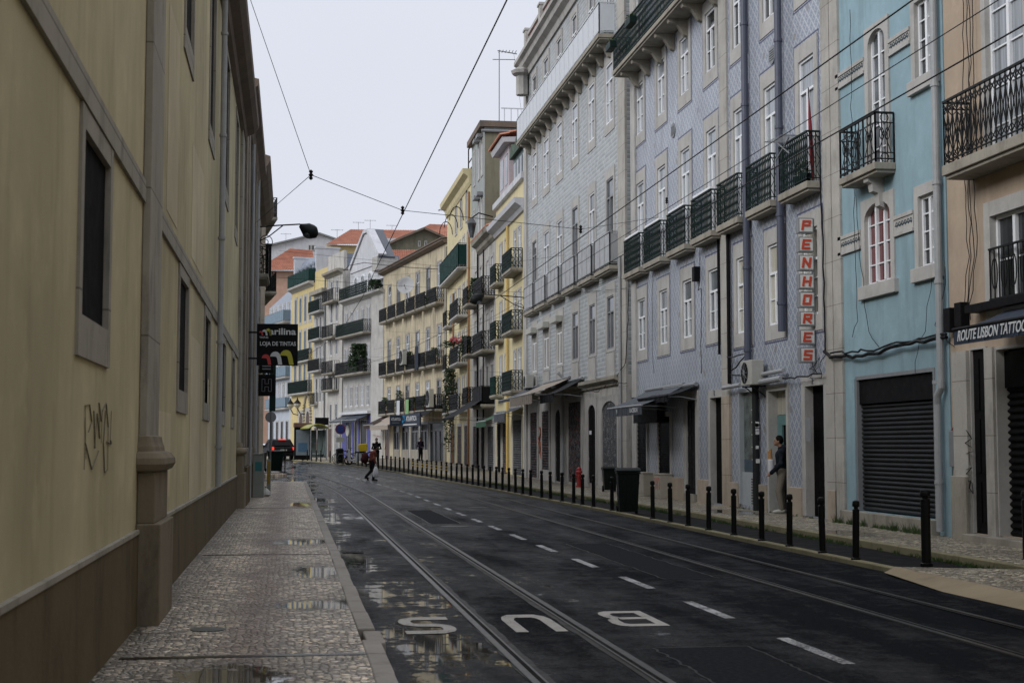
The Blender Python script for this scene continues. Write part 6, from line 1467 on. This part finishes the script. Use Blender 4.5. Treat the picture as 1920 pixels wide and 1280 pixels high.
wire('span_wire', 'span wire from the far tram wire to the green balcony', [N3, N4], .006)
for p, lab in ((N1, 'insulator at the first junction of the span wires against the sky'), (N2, 'hanger clamping the near tram wire to its span'), (N3, 'hanger clamping the far tram wire to its span'), (atY(1250, 376, 38), 'insulator near the green balconies')):
    o = tag(empty('wire_insulator', p), lab, 'insulator', 'wire insulators'); m = MB(); m.lathe([(.01, -.09), (.04, -.06), (.02, -.03), (.045, 0), (.02, .03), (.04, .06), (.01, .09)], n=8); m.build('insulator', M['cable'], o)
wire('span_wire', 'thick drooping cable across the street before the white gable', [FB.W(11.5, .2, 17.8), FB.W(6.5, 1.2, 17.7), FB.W(1.0, 1.5, 17.3), (11-.8, 101, 14.1)], .03, .03)
for k, (xa, ya, Ya, xb, yb, Yb) in enumerate(((520, 520, 64, 985, 548, 67.5), (522, 470, 78, 905, 505, 80), (640, 665, 120, 985, 700, 67.6), (700, 655, 110, 1160, 520, 46.5), (548, 672, 130, 735, 668, 118), (720, 620, 120, 985, 615, 68), (985, 548, 67.6, 1175, 540, 46.0), (590, 520, 132, 1060, 478, 56))):
    wire('span_wire', ['long thin span wire crossing below the roofs from the left corner', 'span wire crossing the bend in front of the slate mansard', 'span wire sloping down past the cream house', 'span wire climbing from the bend to the grey-tiled house',
         'short span wire before the mustard house', 'level span wire in front of the cream house', 'span wire along the grey-tiled house slabs', 'span wire from the bend up to the grey-tiled balconies'][k], [atY(xa, ya, Ya), atY(xb, yb, Yb)], .007, .04)
# cables on the facades
def fcable(label, fr, pts, r=.008, o_=.05, jit=.04, seed=1):
    rr = random.Random(seed); P = []
    W_ = [fr.px(x, y, o_) for x, y in pts]
    for (s0_, z0_), (s1_, z1_) in zip(W_, W_[1:]):
        n = max(2, int(math.hypot(s1_-s0_, z1_-z0_)/.25))
        for k in range(n): t = k/n; P.append(Vector((s0_+(s1_-s0_)*t+rr.uniform(-jit, jit)*.5, o_+rr.uniform(0, jit), z0_+(z1_-z0_)*t+rr.uniform(-jit, jit)*.5)))
    P.append(Vector((W_[-1][0], o_, W_[-1][1]))); c = P[0].copy(); m = MB(); m.tube([p-c for p in P], r, 5)
    o = m.build('facade_cable', M['cable'], None, loc=fr.W(*c), rot=fr.rz); return tag(o, label, 'cable', 'cables on the facades')
fcable('thick black bundle sagging across the blue house above the garage', FR, [(1548, 660), (1560, 668), (1600, 668), (1650, 660), (1700, 645), (1775, 632)], .035, .09, .05)
fcable('second strand of the bundle above the garage', FR, [(1562, 664), (1640, 654), (1700, 640), (1775, 626)], .02, .1, .07, 5)
fcable('cable hanging down the blue wall left of its arched window', FR, [(1596, 20), (1598, 200), (1603, 340), (1606, 480), (1610, 600), (1598, 632)], .006)
fcable('cable dropping from the blue balcony past the arched window', FR, [(1606, 340), (1614, 480), (1622, 550), (1630, 620), (1648, 650)], .006, seed=3)
fcable('cable trailing below the small blue window', FR, [(1748, 515), (1742, 575), (1735, 620), (1722, 660), (1716, 700)], .005, seed=4)
fcable('loop of cable between the blue house and its drainpipe', FR, [(1776, 500), (1770, 560), (1755, 610), (1772, 630), (1790, 650)], .006, seed=6)
for k, x in enumerate((1808, 1815, 1820, 1826)): fcable(['leftmost of four cables hanging down the salmon wall', 'second of four cables hanging down the salmon wall', 'third of four cables hanging down the salmon wall', 'rightmost of four cables hanging down the salmon wall'][k], FR, [(x, -20), (x+3, 120), (x+2, 330), (x+10, 480), (x+4-k*3, 580), (x-6, 600)], .007, .04, .05, k)
fcable('black cable down the left edge of the tiled house pilaster', FR, [(1180, 520), (1178, 600), (1174, 680), (1160, 700), (1150, 720)], .014, .12, .03, 8)
fcable('black cable beside the pawn sign running up the pilaster', FR, [(1548, 660), (1546, 560), (1545, 470), (1540, 380), (1538, 330)], .018, .1, .03, 9)
fcable('tangle of cable under the pawn sign', FR, [(1528, 680), (1535, 700), (1520, 695), (1542, 672), (1530, 710), (1546, 700), (1538, 680), (1548, 665)], .008, .15, .12, 10)
fcable('black cable with loops between the tiled house windows', FR, [(1313, 470), (1313, 520), (1310, 545), (1316, 540), (1315, 700)], .01, .06, .02, 11)
fcable('thin cable up the tiled wall between its first windows', FR, [(1225, 510), (1223, 560), (1224, 660), (1226, 700)], .006, .03, .02, 12)
fcable('cable over the grey-tiled house shopfronts', FR, [(985, 745), (1040, 735), (1075, 722), (1120, 735), (1145, 718), (1175, 718)], .014, .3, .05, 13)
fcable('cable along the wall above the shop door and duct', FR, [(1366, 670), (1400, 665), (1370, 700), (1440, 712), (1500, 706), (1540, 700)], .018, .15, .06, 14)
for k, (xy, lab) in enumerate((((1791, 600), 'black junction box on the salmon wall beside the drainpipe'), ((1812, 590), 'smaller black junction box hung with cables'), ((1310, 514), 'black junction box on the tiled wall'))):
    s_, z_ = FR.px(*xy); o = tag(box('junction_box', M['black'], None, -.12, .12, .003, .16, -.2, .2, bevel=.01), lab, 'box'); o.location = FR.W(s_, 0, z_); o.rotation_euler = (0, 0, FR.rz)
o = FR.thing('stickered_pipe', 'dark cast iron pipe covered with stickers between shop window and door', 'pipe', sx(1422), .1, PB); m = MB(); m.tube([(0, 0, 0), (0, 0, 3.0)], .085, 10); m.build('pipe', plain('stickered_iron', (.025, .027, .028), .5, 0, .3), o)
m = MB(); rr = random.Random(6)
for k in range(7): zz = .7+rr.random()*1.6; m.box(-.1, -.05, -.03+rr.uniform(-.03, .0), .03, zz, zz+rr.uniform(.05, .12))
for i_ in range(0): pass
m.build('sticker', M['signw'], o)

# ------------------------------------------------------------------ PLANTS
def plant(name, label, loc, w_, d_, h_, n, leaf, mat, seed=0, cat='plant', group=None, pot=None, stems=5):
    rr = random.Random(seed); o = tag(empty(name, loc), label, cat, group); m = MB()
    z0 = pot or 0
    for k in range(n):
        t = rr.random()**.7; a = rr.random()*6.283; r_ = rr.random()**.5*(1-.45*t)
        c = Vector((w_/2*r_*math.cos(a), d_/2*r_*math.sin(a), z0+h_*t)); d1 = Vector((rr.gauss(0, 1), rr.gauss(0, 1), rr.gauss(0, .7))).normalized(); d2 = d1.cross(Vector((rr.gauss(0, 1), rr.gauss(0, 1), rr.gauss(0, 1)))).normalized()
        s_ = leaf*rr.uniform(.6, 1.3); m.q(c-d1*s_, c+d2*s_*.45, c+d1*s_, c-d2*s_*.45)
    m.build('foliage', mat, o, recalc=False)
    m = MB()
    for k in range(stems): a = rr.random()*6.283; m.tube([(0, 0, z0), (w_*.15*math.cos(a), d_*.15*math.sin(a), z0+h_*.5), (w_*.3*math.cos(a), d_*.3*math.sin(a), z0+h_*.85)], [.02, .012, .005], 5)
    m.build('stem', M['brownwood'], o)
    if pot: m = MB(); m.lathe([(w_*.2, 0), (w_*.28, pot), (w_*.3, pot)], n=10); m.build('pot', M['terracotta'], o)
    return o
plant('balcony_shrub', 'large bushy green plant on the lowest balcony of the white gabled house', FB.W(5.2, .5, 8.2), 2.6, 1.2, 2.4, 1400, .16, M['leafd'], 1)
plant('balcony_shrub', 'dark plant on the terrace corner of the white gabled house', FB.W(1.2, .4, 15), 1.6, 1, .9, 400, .14, M['leafd'], 2)
for k, (s_, z_, h_, lab) in enumerate(((3.0, 12.0, .6, 'plant in the near top balcony of the cream house'), (5.6, 12.0, .7, 'plant spilling from the second top balcony of the cream house'), (2.2, 7.6, .9, 'plant in the near middle balcony of the cream house'), (13.4, 4.3, 1.5, 'tall plant on the lowest balcony row of the cream house'), (18.6, 4.3, 1.1, 'plant at the far end of the lowest balcony row'), (4.6, 4.3, .9, 'leafy plant on the lowest balcony near the shop sign'), (8.0, 4.3, .8, 'plant beside the green cloth'), (9.8, 7.5, 1.2, 'plant by the air conditioner in the middle row'))):
    plant('balcony_plant', lab, FA.W(s_, .35, z_), .8, .5, h_, 260, .09, M['leaf'], 10+k, group='balcony plants on the cream house', pot=.25)
plant('creeper', 'tangled creeper hanging from the second yellow house down to its shop', FR.W(96.6, .45, 1.2), .8, .7, 5.6, 650, .11, M['leafd'], 30); plant('creeper', 'bushy creeper over the dark balcony above the cafe awning', FR.W(95.5, .5, 4.2), 1.4, .9, 2.6, 500, .11, M['leafd'], 31)
o = plant('flower_box_plant', 'red flowering balcony plant on the second yellow house', FR.W(92.5, .5, 7.9), 2.6, .6, .5, 300, .1, M['leafd'], 33); m = MB(); rr = random.Random(4)
for k in range(120): c = (rr.uniform(-1.2, 1.2), rr.uniform(-.3, .3), .35+rr.random()*.35); m.lathe([(.005, -.04), (.05, 0), (.005, .04)], c, 5)
m.xf(lambda p: Matrix.Rotation(FR.rz, 3, 'Z') @ p); m.build('blossom', plain('geranium_red', (.5, .07, .09), .6), o)
for k, (s_, z_, lab) in enumerate(((82.2, 11, 'trailing plant on the upper balcony of the tall narrow house'), (86.8, 8.0, 'plant on the middle balcony of the tall narrow house'))): plant('balcony_plant', lab, FR.W(s_, .5, z_-1), 1.0, .6, 1.3, 400, .1, M['leafd'], 40+k)
for k, (s_, lab) in enumerate(((44.4, 'green window box at the far end of the top green balcony'), (41.7, 'second green window box on the top green balcony'))):
    o = FR.thing('window_box', lab, 'planter', s_, .95, 14.3, 'window boxes on the top balcony'); box('trough', M['greeniron'], o, -.35, .35, -.1, .12, 0, .22, bevel=.01); m = MB()
    for j in range(60): c = Vector((rr.uniform(-.3, .3), rr.uniform(-.08, .1), .22+rr.random()*.14)); d = Vector((rr.gauss(0, 1), rr.gauss(0, 1), rr.gauss(0, 1))).normalized()*.05; e = Vector((d.y, -d.x, .02)); m.q(c-d, c+e*.5, c+d, c-e*.5)
    m.build('foliage', M['leaf'], o, recalc=False)
# grass along the inner kerb and step
m = MB(); rr = random.Random(12)
def tuft(x, y, z, n, h_):
    for k in range(n):
        a = rr.random()*6.283; r_ = rr.random()*.09; b0 = Vector((x+r_*math.cos(a), y+r_*math.sin(a), z)); d = Vector((rr.gauss(0, .35), rr.gauss(0, .35), 1)).normalized()*h_*rr.uniform(.5, 1.2); s_ = Vector((math.cos(a+1.5), math.sin(a+1.5), 0))*.006
        m.q(b0-s_, b0+s_, b0+d)
y = 17.5
while y < 62:
    den = .5+.5*math.sin(y*1.1)+.3*math.sin(y*.37); 
    if rr.random() < max(.15, den)*.9: tuft(inner(y)-.03+rr.uniform(-.06, .02), y, .017, 26, .07 if y < 30 else .09)
    if rr.random() < .25: tuft(rkx(y)+.16+rr.uniform(0, .05), y, .017, 14, .045)
    y += .09
for k in range(40): tuft(10.80+rr.uniform(-.02, .03), 23.5+rr.random()*4.2, .12, 26, .10 if rr.random() < .7 else .2)
for k in range(16): tuft(10.9, 29+rr.random()*6, .12, 12, .06)
tag(m.build('grass', M['leaf'], None, recalc=False), kind='stuff')

# ------------------------------------------------------------------ CAR, BUS SHELTER, BIKES
def make_car():
    o = tag(empty('parked_car', (-.98, 119, gz(119)), R(12)), 'black car seen from behind with glowing red brake lights at the bend', 'car'); W_ = .92
    P = dict(mat=plain('car_black', (.003, .003, .004), .5, 0, .2, 3, .1))
    prof = [(-2.2, .35), (-2.25, .75), (-2.15, 1.0), (-1.95, 1.15), (-1.55, 1.62), (-1.2, 1.72), (.4, 1.70), (1.1, 1.15), (2.0, 1.0), (2.2, .8), (2.2, .35)]
    m = MB(); secs = [(-W_, .0), (-W_*.97, .5), (W_*.97, .5), (W_, 0)]
    v0 = len(m.v); rings = []
    for i, (y, z) in enumerate(prof):
        k = W_ if z < 1.2 else W_*.80; rings.append([(-k, y, z), (k, y, z)])
    for a, c in zip(rings, rings[1:]): m.q(a[0], a[1], c[1], c[0])
    m.q(*[r_[0] for r_ in rings]); m.q(*[r_[1] for r_ in rings][::-1]); m.q(rings[0][0], rings[0][1], rings[-1][1], rings[-1][0])
    m.build('body', P['mat'], o, bevel=.05)
    m = MB(); m.q((-.66, -1.99, 1.2), (.66, -1.99, 1.2), (.6, -1.62, 1.58), (-.6, -1.62, 1.58)); m.build('rear_window', M['black'], o)
    for s_ in (-1, 1):
        m = MB(); m.prism([(-2.24, .86), (-2.2, 1.06), (-2.05, 1.08), (-2.05, .88)], 'x', s_*.76, s_*.9); m.build('tail_light', emis('brake_light_red', (1, .04, .015), 1.3), o)
        m = MB(); m.box(s_*.95, s_*1.1, -.1+.9, .1+.9, 1.1, 1.25); m.build('mirror', P['mat'], o)
        for y in (-1.35, 1.4):
            m = MB(); m.tube([(s_*.72, y, .33), (s_*.93, y, .33)], .33, 18); w_ = m.build('wheel', M['black'], o); m = MB(); m.tube([(s_*.92, y, .33), (s_*.94, y, .33)], .2, 12); m.build('rim', M['greywood'], w_)
    m = MB(); m.box(-.3, .3, -1.72, -1.66, 1.66, 1.72); m.build('brake_light', bpy.data.materials['brake_light_red'], o)
    m = MB(); m.box(-.26, .26, -2.275, -2.25, .78, .9); m.build('number_plate', M['acw'], o); m = MB(); m.box(-.88, .88, -2.32, -2.18, .38, .6); m.build('bumper', M['black'], o, bevel=.02)
make_car()
def P2(x, Y, dz=0): d = atY(x, 835, Y); return (d.x, Y, gz(Y)+.12+dz)
o = tag(empty('advertising_panel', P2(567, 113), R(10)), 'backlit style poster panel at the end of the bus shelter', 'panel'); box('frame', M['black'], o, -.65, .65, -.1, .1, 0, 2.5, bevel=.02); box('poster', plain('poster_paper', (.25, .3, .33), .4, 0, .4, 3), o, -.52, .52, -.115, -.1, .35, 2.3)
box('poster_print', plain('poster_blue', (.1, .2, .32), .5, 0, .6, 4), o, -.35, .35, -.12, -.116, .6, 1.3); box('cap', plain('rust_cap', (.14, .08, .06), .6), o, -.7, .7, -.16, .16, 2.5, 2.85, bevel=.03)
o = tag(empty('bus_shelter', P2(595, 110), R(10)), 'glass bus shelter with a curved olive green roof at the bend', 'bus shelter')
m = MB(); ar = [(-.75+1.5*i/10, 2.45+.3*math.sin(math.pi*i/10)) for i in range(11)]; m.prism(ar+[(a, z-.08) for a, z in ar[::-1]], 'y', -.6, 3.2); m.build('roof', plain('olive_roof', (.26, .26, .05), .5), o)
for x0, y0 in ((-.6, -.5), (.6, -.5), (-.6, 3.1), (.6, 3.1)): box('post', M['greywood'], o, x0-.04, x0+.04, y0-.04, y0+.04, 0, 2.5)
box('glass_wall', M['gteal'], o, .55, .57, -.46, 3.06, .2, 2.3); box('glass_wall', M['gteal'], o, -.5, .5, 3.08, 3.1, .2, 2.3); box('bench', M['greywood'], o, .1, .5, .2, 2.6, .45, .5)
o = tag(empty('no_parking_sign', P2(638, 101)), 'round dark blue no parking sign on a pole before the cream shops', 'sign'); m = MB(); m.tube([(0, 0, 0), (0, 0, 2.9)], .04, 8); m.build('pole', M['greywood'], o)
m = MB(); m.tube([(0, -.03, 2.3), (0, .0, 2.3)], .36, 20); m.build('disc', plain('sign_red_rim', (.2, .03, .04), .5), o); m = MB(); m.tube([(0, -.04, 2.3), (0, -.03, 2.3)], .29, 20); m.build('disc_face', plain('sign_blue', (.02, .04, .2), .5), o); box('notice_plate', M['acw'], o, -.28, .28, -.04, -.02, 1.4, 1.75)
o = tag(empty('litter_bin', P2(637, 98)), 'slim black litter bin below the no parking sign', 'bin'); m = MB(); m.lathe([(.24, 0), (.26, .85), (.28, .87), (.26, .95), (.1, 1.02)], n=12); m.build('body', M['bollard'], o); m = MB(); m.lathe([(.27, .6), (.27, .66)], n=12); m.build('band', M['greywood'], o)
o = tag(empty('street_name_plate', FC.W(3.4, .2, 3.6), FC.rz), 'small dark hanging shop board beside the cream shops', 'sign'); box('board', M['black'], o, -.06, .06, .1, 1.4, 0, .7); box('bracket', M['iron'], o, -.02, .02, 0, .1, .3, .36)
def bike(label, loc, rz, scooter=False):
    o = tag(empty('scooter' if scooter else 'bicycle', loc, rz), label, 'scooter' if scooter else 'bicycle')
    R_ = .25 if scooter else .34; wb = 1.25 if scooter else 1.05
    for x in (0, wb):
        m = MB(); pts = [(x+R_*math.cos(t*.4488), 0, R_+R_*math.sin(t*.4488)) for t in range(15)]; m.tube(pts, .05 if scooter else .02, 6, False); w_ = m.build('wheel', M['black'], o); m = MB()
        for k in range(6): a = k*1.047; m.bar((x, 0, R_), (x+R_*math.cos(a), 0, R_+R_*math.sin(a)), .012)
        m.build('spokes', M['greywood'], w_, recalc=False)
    if scooter:
        m = MB(); m.prism([(0.0, .45), (.2, .75), (.75, .72), (.8, .4), (.95, .3), (1.1, .35), (1.15, 1.0), (1.25, 1.0), (1.3, .25), (.8, .2), (.2, .28)], 'y', -.17, .17); m.build('body', M['greywhite'], o, bevel=.04)
        box('seat', M['black'], o, .15, .8, -.15, .15, .74, .84, bevel=.04)
    else:
        m = MB(); A_ = (0, 0, R_); B_ = (.42, 0, .32); S_ = (.3, 0, .82); H_ = (.92, 0, .85); F_ = (wb, 0, R_)
        for a, c in ((A_, B_), (B_, S_), (S_, H_), (B_, H_), (A_, S_), (H_, F_)): m.tube([a, c], .018, 6)
        m.build('frame', M['iron'], o); m = MB(); m.lathe([(.02, 0), (.1, .03), (.08, .06)], (.28, 0, .86), 8); m.build('saddle', M['black'], o)
    m = MB(); hz = 1.08 if scooter else 1.0; m.tube([(wb-.2, -.3, hz), (wb-.12, 0, hz-.04), (wb-.2, .3, hz)], .018, 6); m.tube([(wb-.12, 0, hz-.04), (wb-.05, 0, .6)], .02, 6); m.build('handlebar', M['black'], o)
    if scooter: m = MB(); m.tube([(wb+.08, 0, .9), (wb+.13, 0, .9)], .08, 10); m.build('headlight', M['acw'], o)
    return o
bike('dark bicycle leaning by the kerb behind the bollards near the blue shop', (4.0, 96.5, gz(96)+.12), R(205)); bike('second bicycle with a light frame beside the yellow box scooter', (4.3, 98.5, gz(98)+.12), R(190))
sc = bike('delivery scooter carrying a yellow top box', (5.0, 94.5, gz(94)+.12), R(170), True)
o = tag(box('delivery_box', M['yellowp'], None, -.28, .28, -.26, .26, 0, .48, bevel=.04), 'bright yellow delivery box mounted behind the scooter seat', 'box'); o.location = (4.72, 94.5, gz(94)+.98); o.rotation_euler = (0, R(6), R(170))

# ------------------------------------------------------------------ PEOPLE
def ell(m, c, rx, ry, rz, n=10):
    base = [(math.sin(math.pi*i/n), -math.cos(math.pi*i/n)) for i in range(1, n)]
    v0 = len(m.v); 
    for s_, z in base:
        for k in range(12): a = math.pi*2*k/12; m.v.append((c[0]+rx*s_*math.cos(a), c[1]+ry*s_*math.sin(a), c[2]+rz*z))
    for i in range(len(base)-1):
        for k in range(12): a = v0+i*12+k; b_ = v0+i*12+(k+1)%12; m.f.append((a, b_, b_+12, a+12)); m.mi.append(m.cur)
    m.f.append(tuple(v0+k for k in range(12))[::-1]); m.f.append(tuple(v0+(len(base)-1)*12+k for k in range(12))); m.mi += [m.cur]*2
def remesh(o, vs, sm_=4):
    r_ = o.modifiers.new('skin', 'REMESH'); r_.mode = 'VOXEL'; r_.voxel_size = vs; r_.use_smooth_shade = True
    s_ = o.modifiers.new('smooth', 'SMOOTH'); s_.iterations = sm_; s_.factor = .5
def limb(m, pts, rs, n=10): m.tube([Vector(p) for p in pts], rs, n); [ell(m, p, r_, r_, r_, 6) for p, r_ in zip(pts, rs)]
def hand(m, w_, d, side, curl):
    w_ = Vector(w_); d = Vector(d).normalized(); s_ = Vector(side).normalized(); nrm = d.cross(s_).normalized()
    ell(m, tuple(w_+d*.045), .034, .030, .045)
    for k in range(4):
        b0 = w_+d*.075+s_*(-.027+.018*k); L_ = (.065, .075, .07, .055)[k]
        p1 = b0+d*L_*.5+nrm*curl*.01; p2 = p1+(d*(1-curl)+nrm*curl).normalized()*L_*.35; p3 = p2+(d*(1-curl*1.6)+nrm*curl*1.6).normalized()*L_*.3
        m.tube([b0-d*.02, b0, p1, p2, p3], [.0095, .0095, .0088, .008, .0065], 6)
    t0 = w_+d*.02-s_*.028; m.tube([t0, t0-s_*.03+d*.03+nrm*.01, t0-s_*.032+d*.06+nrm*.02], [.012, .0105, .0085], 6)
SK = plain('skin', (.30, .17, .11), .55, 0, .15); SKD = plain('skin_brown', (.15, .08, .055), .55, 0, .15)
def person(label, loc, rz, J, skin, top, legs, hair, shoes, hood=False, sleeves='long', mask=None):
    o = tag(empty('person', loc, rz), label, 'person'); m = MB()     # local: +x is forward
    hd = Vector(J['head']); nk = Vector(J['neck']); ch = Vector(J['chest']); pv = Vector(J['pelvis'])
    limb(m, [pv, (pv+ch)/2, ch], [.125, .12, .145]); limb(m, [ch, nk, hd-Vector((0, 0, .05))], [.13, .058, .055])
    ell(m, tuple(hd), .092, .076, .115); ell(m, tuple(hd+Vector((.06, 0, -.06))), .045, .045, .045); f = Vector((1, 0, 0)); hx = hd+Vector((.09, 0, -.01)); ell(m, tuple(hx), .018, .013, .022, 6)
    for s_ in (-1, 1): ell(m, tuple(hd+Vector((-.005, s_*.078, -.01))), .02, .012, .03, 6)
    for s_, k in ((-1, 'r'), (1, 'l')):
        sh = Vector(J['sh'+k]); el = Vector(J['el'+k]); wr = Vector(J['wr'+k]); hp = pv+Vector((0, s_*.085, -.03)); kn = Vector(J['kn'+k]); an = Vector(J['an'+k])
        limb(m, [ch+Vector((0, s_*.08, .08)), sh, el, wr], [.09, .062, .043, .028]); limb(m, [hp, kn, an], [.088, .058, .038])
        limb(m, [an, an+Vector((.13, 0, -.05))], [.036, .03]); hand(m, wr, (wr-el), (0, s_, 0) if abs((wr-el).normalized().y) < .8 else (1, 0, 0), .35)
    b_ = m.build('body', skin, o); remesh(b_, .011, 2)
    m = MB(); limb(m, [pv+Vector((0, 0, -.02)), (pv+ch)/2, ch+Vector((0, 0, .02))], [.155, .15, .165])
    for s_, k in ((-1, 'r'), (1, 'l')):
        sh = Vector(J['sh'+k]); el = Vector(J['el'+k]); wr = Vector(J['wr'+k]); limb(m, [ch+Vector((0, s_*.09, .07)), sh, el, wr.lerp(el, .08)], [.11, .085, .066, .05])
    limb(m, [ch+Vector((0, 0, .08)), nk+Vector((0, 0, -.02))], [.12, .075])
    if hood: ell(m, tuple(nk+Vector((-.07, 0, .0))), .08, .1, .07)
    j_ = m.build('jacket', top, o); remesh(j_, .015, 3)
    m = MB()
    for s_, k in ((-1, 'r'), (1, 'l')):
        kn = Vector(J['kn'+k]); an = Vector(J['an'+k]); limb(m, [pv+Vector((0, s_*.075, -.02)), kn, an+Vector((0, 0, .02))], [.115, .082, .062])
    t_ = m.build('trousers', legs, o); remesh(t_, .015, 2)
    for s_, k in ((-1, 'r'), (1, 'l')):
        an = Vector(J['an'+k]); tp = Vector(J.get('toe'+k, an+Vector((.17, 0, -.05)))); m = MB(); limb(m, [an+Vector((-.03, 0, -.03)), an+Vector((.05, 0, -.035)), tp], [.05, .05, .038]); s2 = m.build('shoe', shoes, o); remesh(s2, .012, 1)
    m = MB(); ell(m, tuple(hd+Vector((-.022, 0, .028))), .098, .088, .112)
    h_ = m.build('hair', hair, o); remesh(h_, .012, 1)
    for s_ in (-1, 1): m = MB(); ell(m, tuple(hd+Vector((.083, s_*.03, .012))), .01, .012, .007, 6); m.build('eye', M['black'], o)
    if mask: m = MB(); ell(m, tuple(hd+Vector((.065, 0, -.055))), .05, .055, .048); k_ = m.build('face_mask', mask, o); remesh(k_, .012, 1)
    return o
# the pedestrian crossing with bag and backpack, leaning forward in mid stride
X0, Y0 = 3.72, 66.2
J = dict(head=(.16, 0, 1.50), neck=(.09, 0, 1.38), chest=(.04, 0, 1.20), pelvis=(-.02, 0, .90), shr=(.05, -.19, 1.30), elr=(.02, -.25, 1.03), wrr=(.12, -.24, .80), shl=(.05, .19, 1.30), ell=(.0, .24, 1.02), wrl=(.16, .2, .84),
         knr=(.10, -.09, .50), anr=(.03, -.09, .09), knl=(-.02, .09, .47), anl=(-.27, .09, .18), toel=(-.17, .09, .04))
person('person in a rust brown jacket crossing the road in mid stride, carrying a white bag', (X0, Y0, gz(Y0)), R(8), J, SKD, plain('rust_jacket', (.16, .04, .025), .8, 0, .3), plain('black_trousers', (.012, .012, .015), .85), plain('black_hair', (.006, .005, .005), .8), M['black'])
o = tag(empty('backpack', (X0-.27, Y0-.02, gz(Y0)+.85), R(8)), 'dark maroon backpack hanging low on the crossing pedestrian', 'backpack'); mt = plain('maroon_cloth', (.045, .012, .012), .8, 0, .3)
m = MB(); ell(m, (-.06, 0, .2), .17, .2, .27); m.box(-.15, .02, -.15, .15, .05, .35); q_ = m.build('bag', mt, o); remesh(q_, .02, 3); m = MB(); ell(m, (-.2, 0, .13), .07, .13, .12); q_ = m.build('pocket', mt, o)
m = MB()
for s_ in (-1, 1): m.tube([(.05, s_*.12, .42), (.2, s_*.13, .5), (.38, s_*.14, .38), (.32, s_*.15, .12), (.08, s_*.13, .04)], .02, 6)
m.build('strap', M['black'], o)
o = tag(empty('plastic_bag', (X0+.14, Y0-.26, gz(Y0)+.78), R(8)), 'white plastic carrier bag in the crossing pedestrian\'s hand', 'bag'); m = MB(); rr = random.Random(8)
prof = [(.03, -.12), (.09, -.2), (.125, -.32), (.14, -.45), (.12, -.56), (.05, -.6)]
m.lathe(prof, n=14); m.v = [(x*(1+rr.uniform(-.12, .12)), y*.62*(1+rr.uniform(-.12, .12)), z+rr.uniform(-.012, .012)) for x, y, z in m.v]; m.build('bag', plain('thin_white_plastic', (.62, .62, .64), .35, 0, .12), o)
m = MB()
for s_ in (-1, 1): m.tube([(s_*.05, 0, -.16), (s_*.025, 0, -.05), (0, 0, .0)], [.02, .012, .01], 6)
m.build('handle', bpy.data.materials['thin_white_plastic'], o)
J2 = dict(head=(.02, 0, 1.62), neck=(0, 0, 1.47), chest=(0, 0, 1.27), pelvis=(0, 0, .95), shr=(0, -.2, 1.37), elr=(.0, -.27, 1.1), wrr=(.2, -.12, 1.05), shl=(0, .2, 1.37), ell=(.0, .27, 1.1), wrl=(.2, .1, 1.06), knr=(.03, -.1, .5), anr=(.0, -.11, .09), knl=(.03, .1, .5), anl=(.02, .11, .09))
blk = plain('black_coat', (.008, .008, .009), .85)
person('person in black with a pale face mask standing on the far pavement', (5.25, 89, gz(89)+.12), R(-105), J2, SK, blk, blk, bpy.data.materials['black_hair'], M['black'], True, mask=M['acw'])
J3 = dict(J2); person('person in dark clothes waiting at the fish shop entrance', tuple(FA.W(4.0, .9, gz(103)+.12)), R(-60), J3, SKD, plain('dark_purple_coat', (.02, .015, .03), .85), blk, bpy.data.materials['black_hair'], M['black'])
J4 = dict(head=(.06, 0, 1.63), neck=(.0, 0, 1.49), chest=(-.02, 0, 1.28), pelvis=(-.03, 0, .96), shr=(-.02, .2, 1.38), elr=(-.02, .27, 1.1), wrr=(.2, .16, .98), shl=(-.02, .2, 1.39), ell=(.0, .28, 1.12), wrl=(.24, .16, .9), knr=(.0, -.1, .5), anr=(-.03, -.1, .09), knl=(.06, .1, .5), anl=(.0, .1, .09))
J4['shr'] = (-.02, -.2, 1.38); J4['elr'] = (-.0, -.26, 1.12); J4['wrr'] = (.2, -.15, 1.0)
person('man in a dark jumper and beige trousers standing in the teal shop doorway', (11.0, 31.42, PB), R(160), J4, SK, plain('dark_jumper', (.012, .016, .022), .85), plain('beige_trousers', (.2, .175, .14), .85, 0, .2), bpy.data.materials['black_hair'], M['acw'], True)
o = tag(empty('bread_bag', (10.77, 31.46, 1.02), R(100)), 'white paper bag with a loaf of bread held by the man in the doorway', 'bag'); m = MB(); m.lathe([(.05, 0), (.07, .05), (.075, .3), (.07, .32)], n=10); m.build('paper_bag', plain('white_paper', (.6, .6, .62), .7, 0, .1), o)
m = MB(); m.tube([(0, 0, .2), (.02, 0, .55)], [.045, .035], 8); m.tube([(.03, .03, .2), (.06, .03, .5)], [.035, .025], 8); m.build('bread', plain('bread_crust', (.35, .2, .08), .8), o)
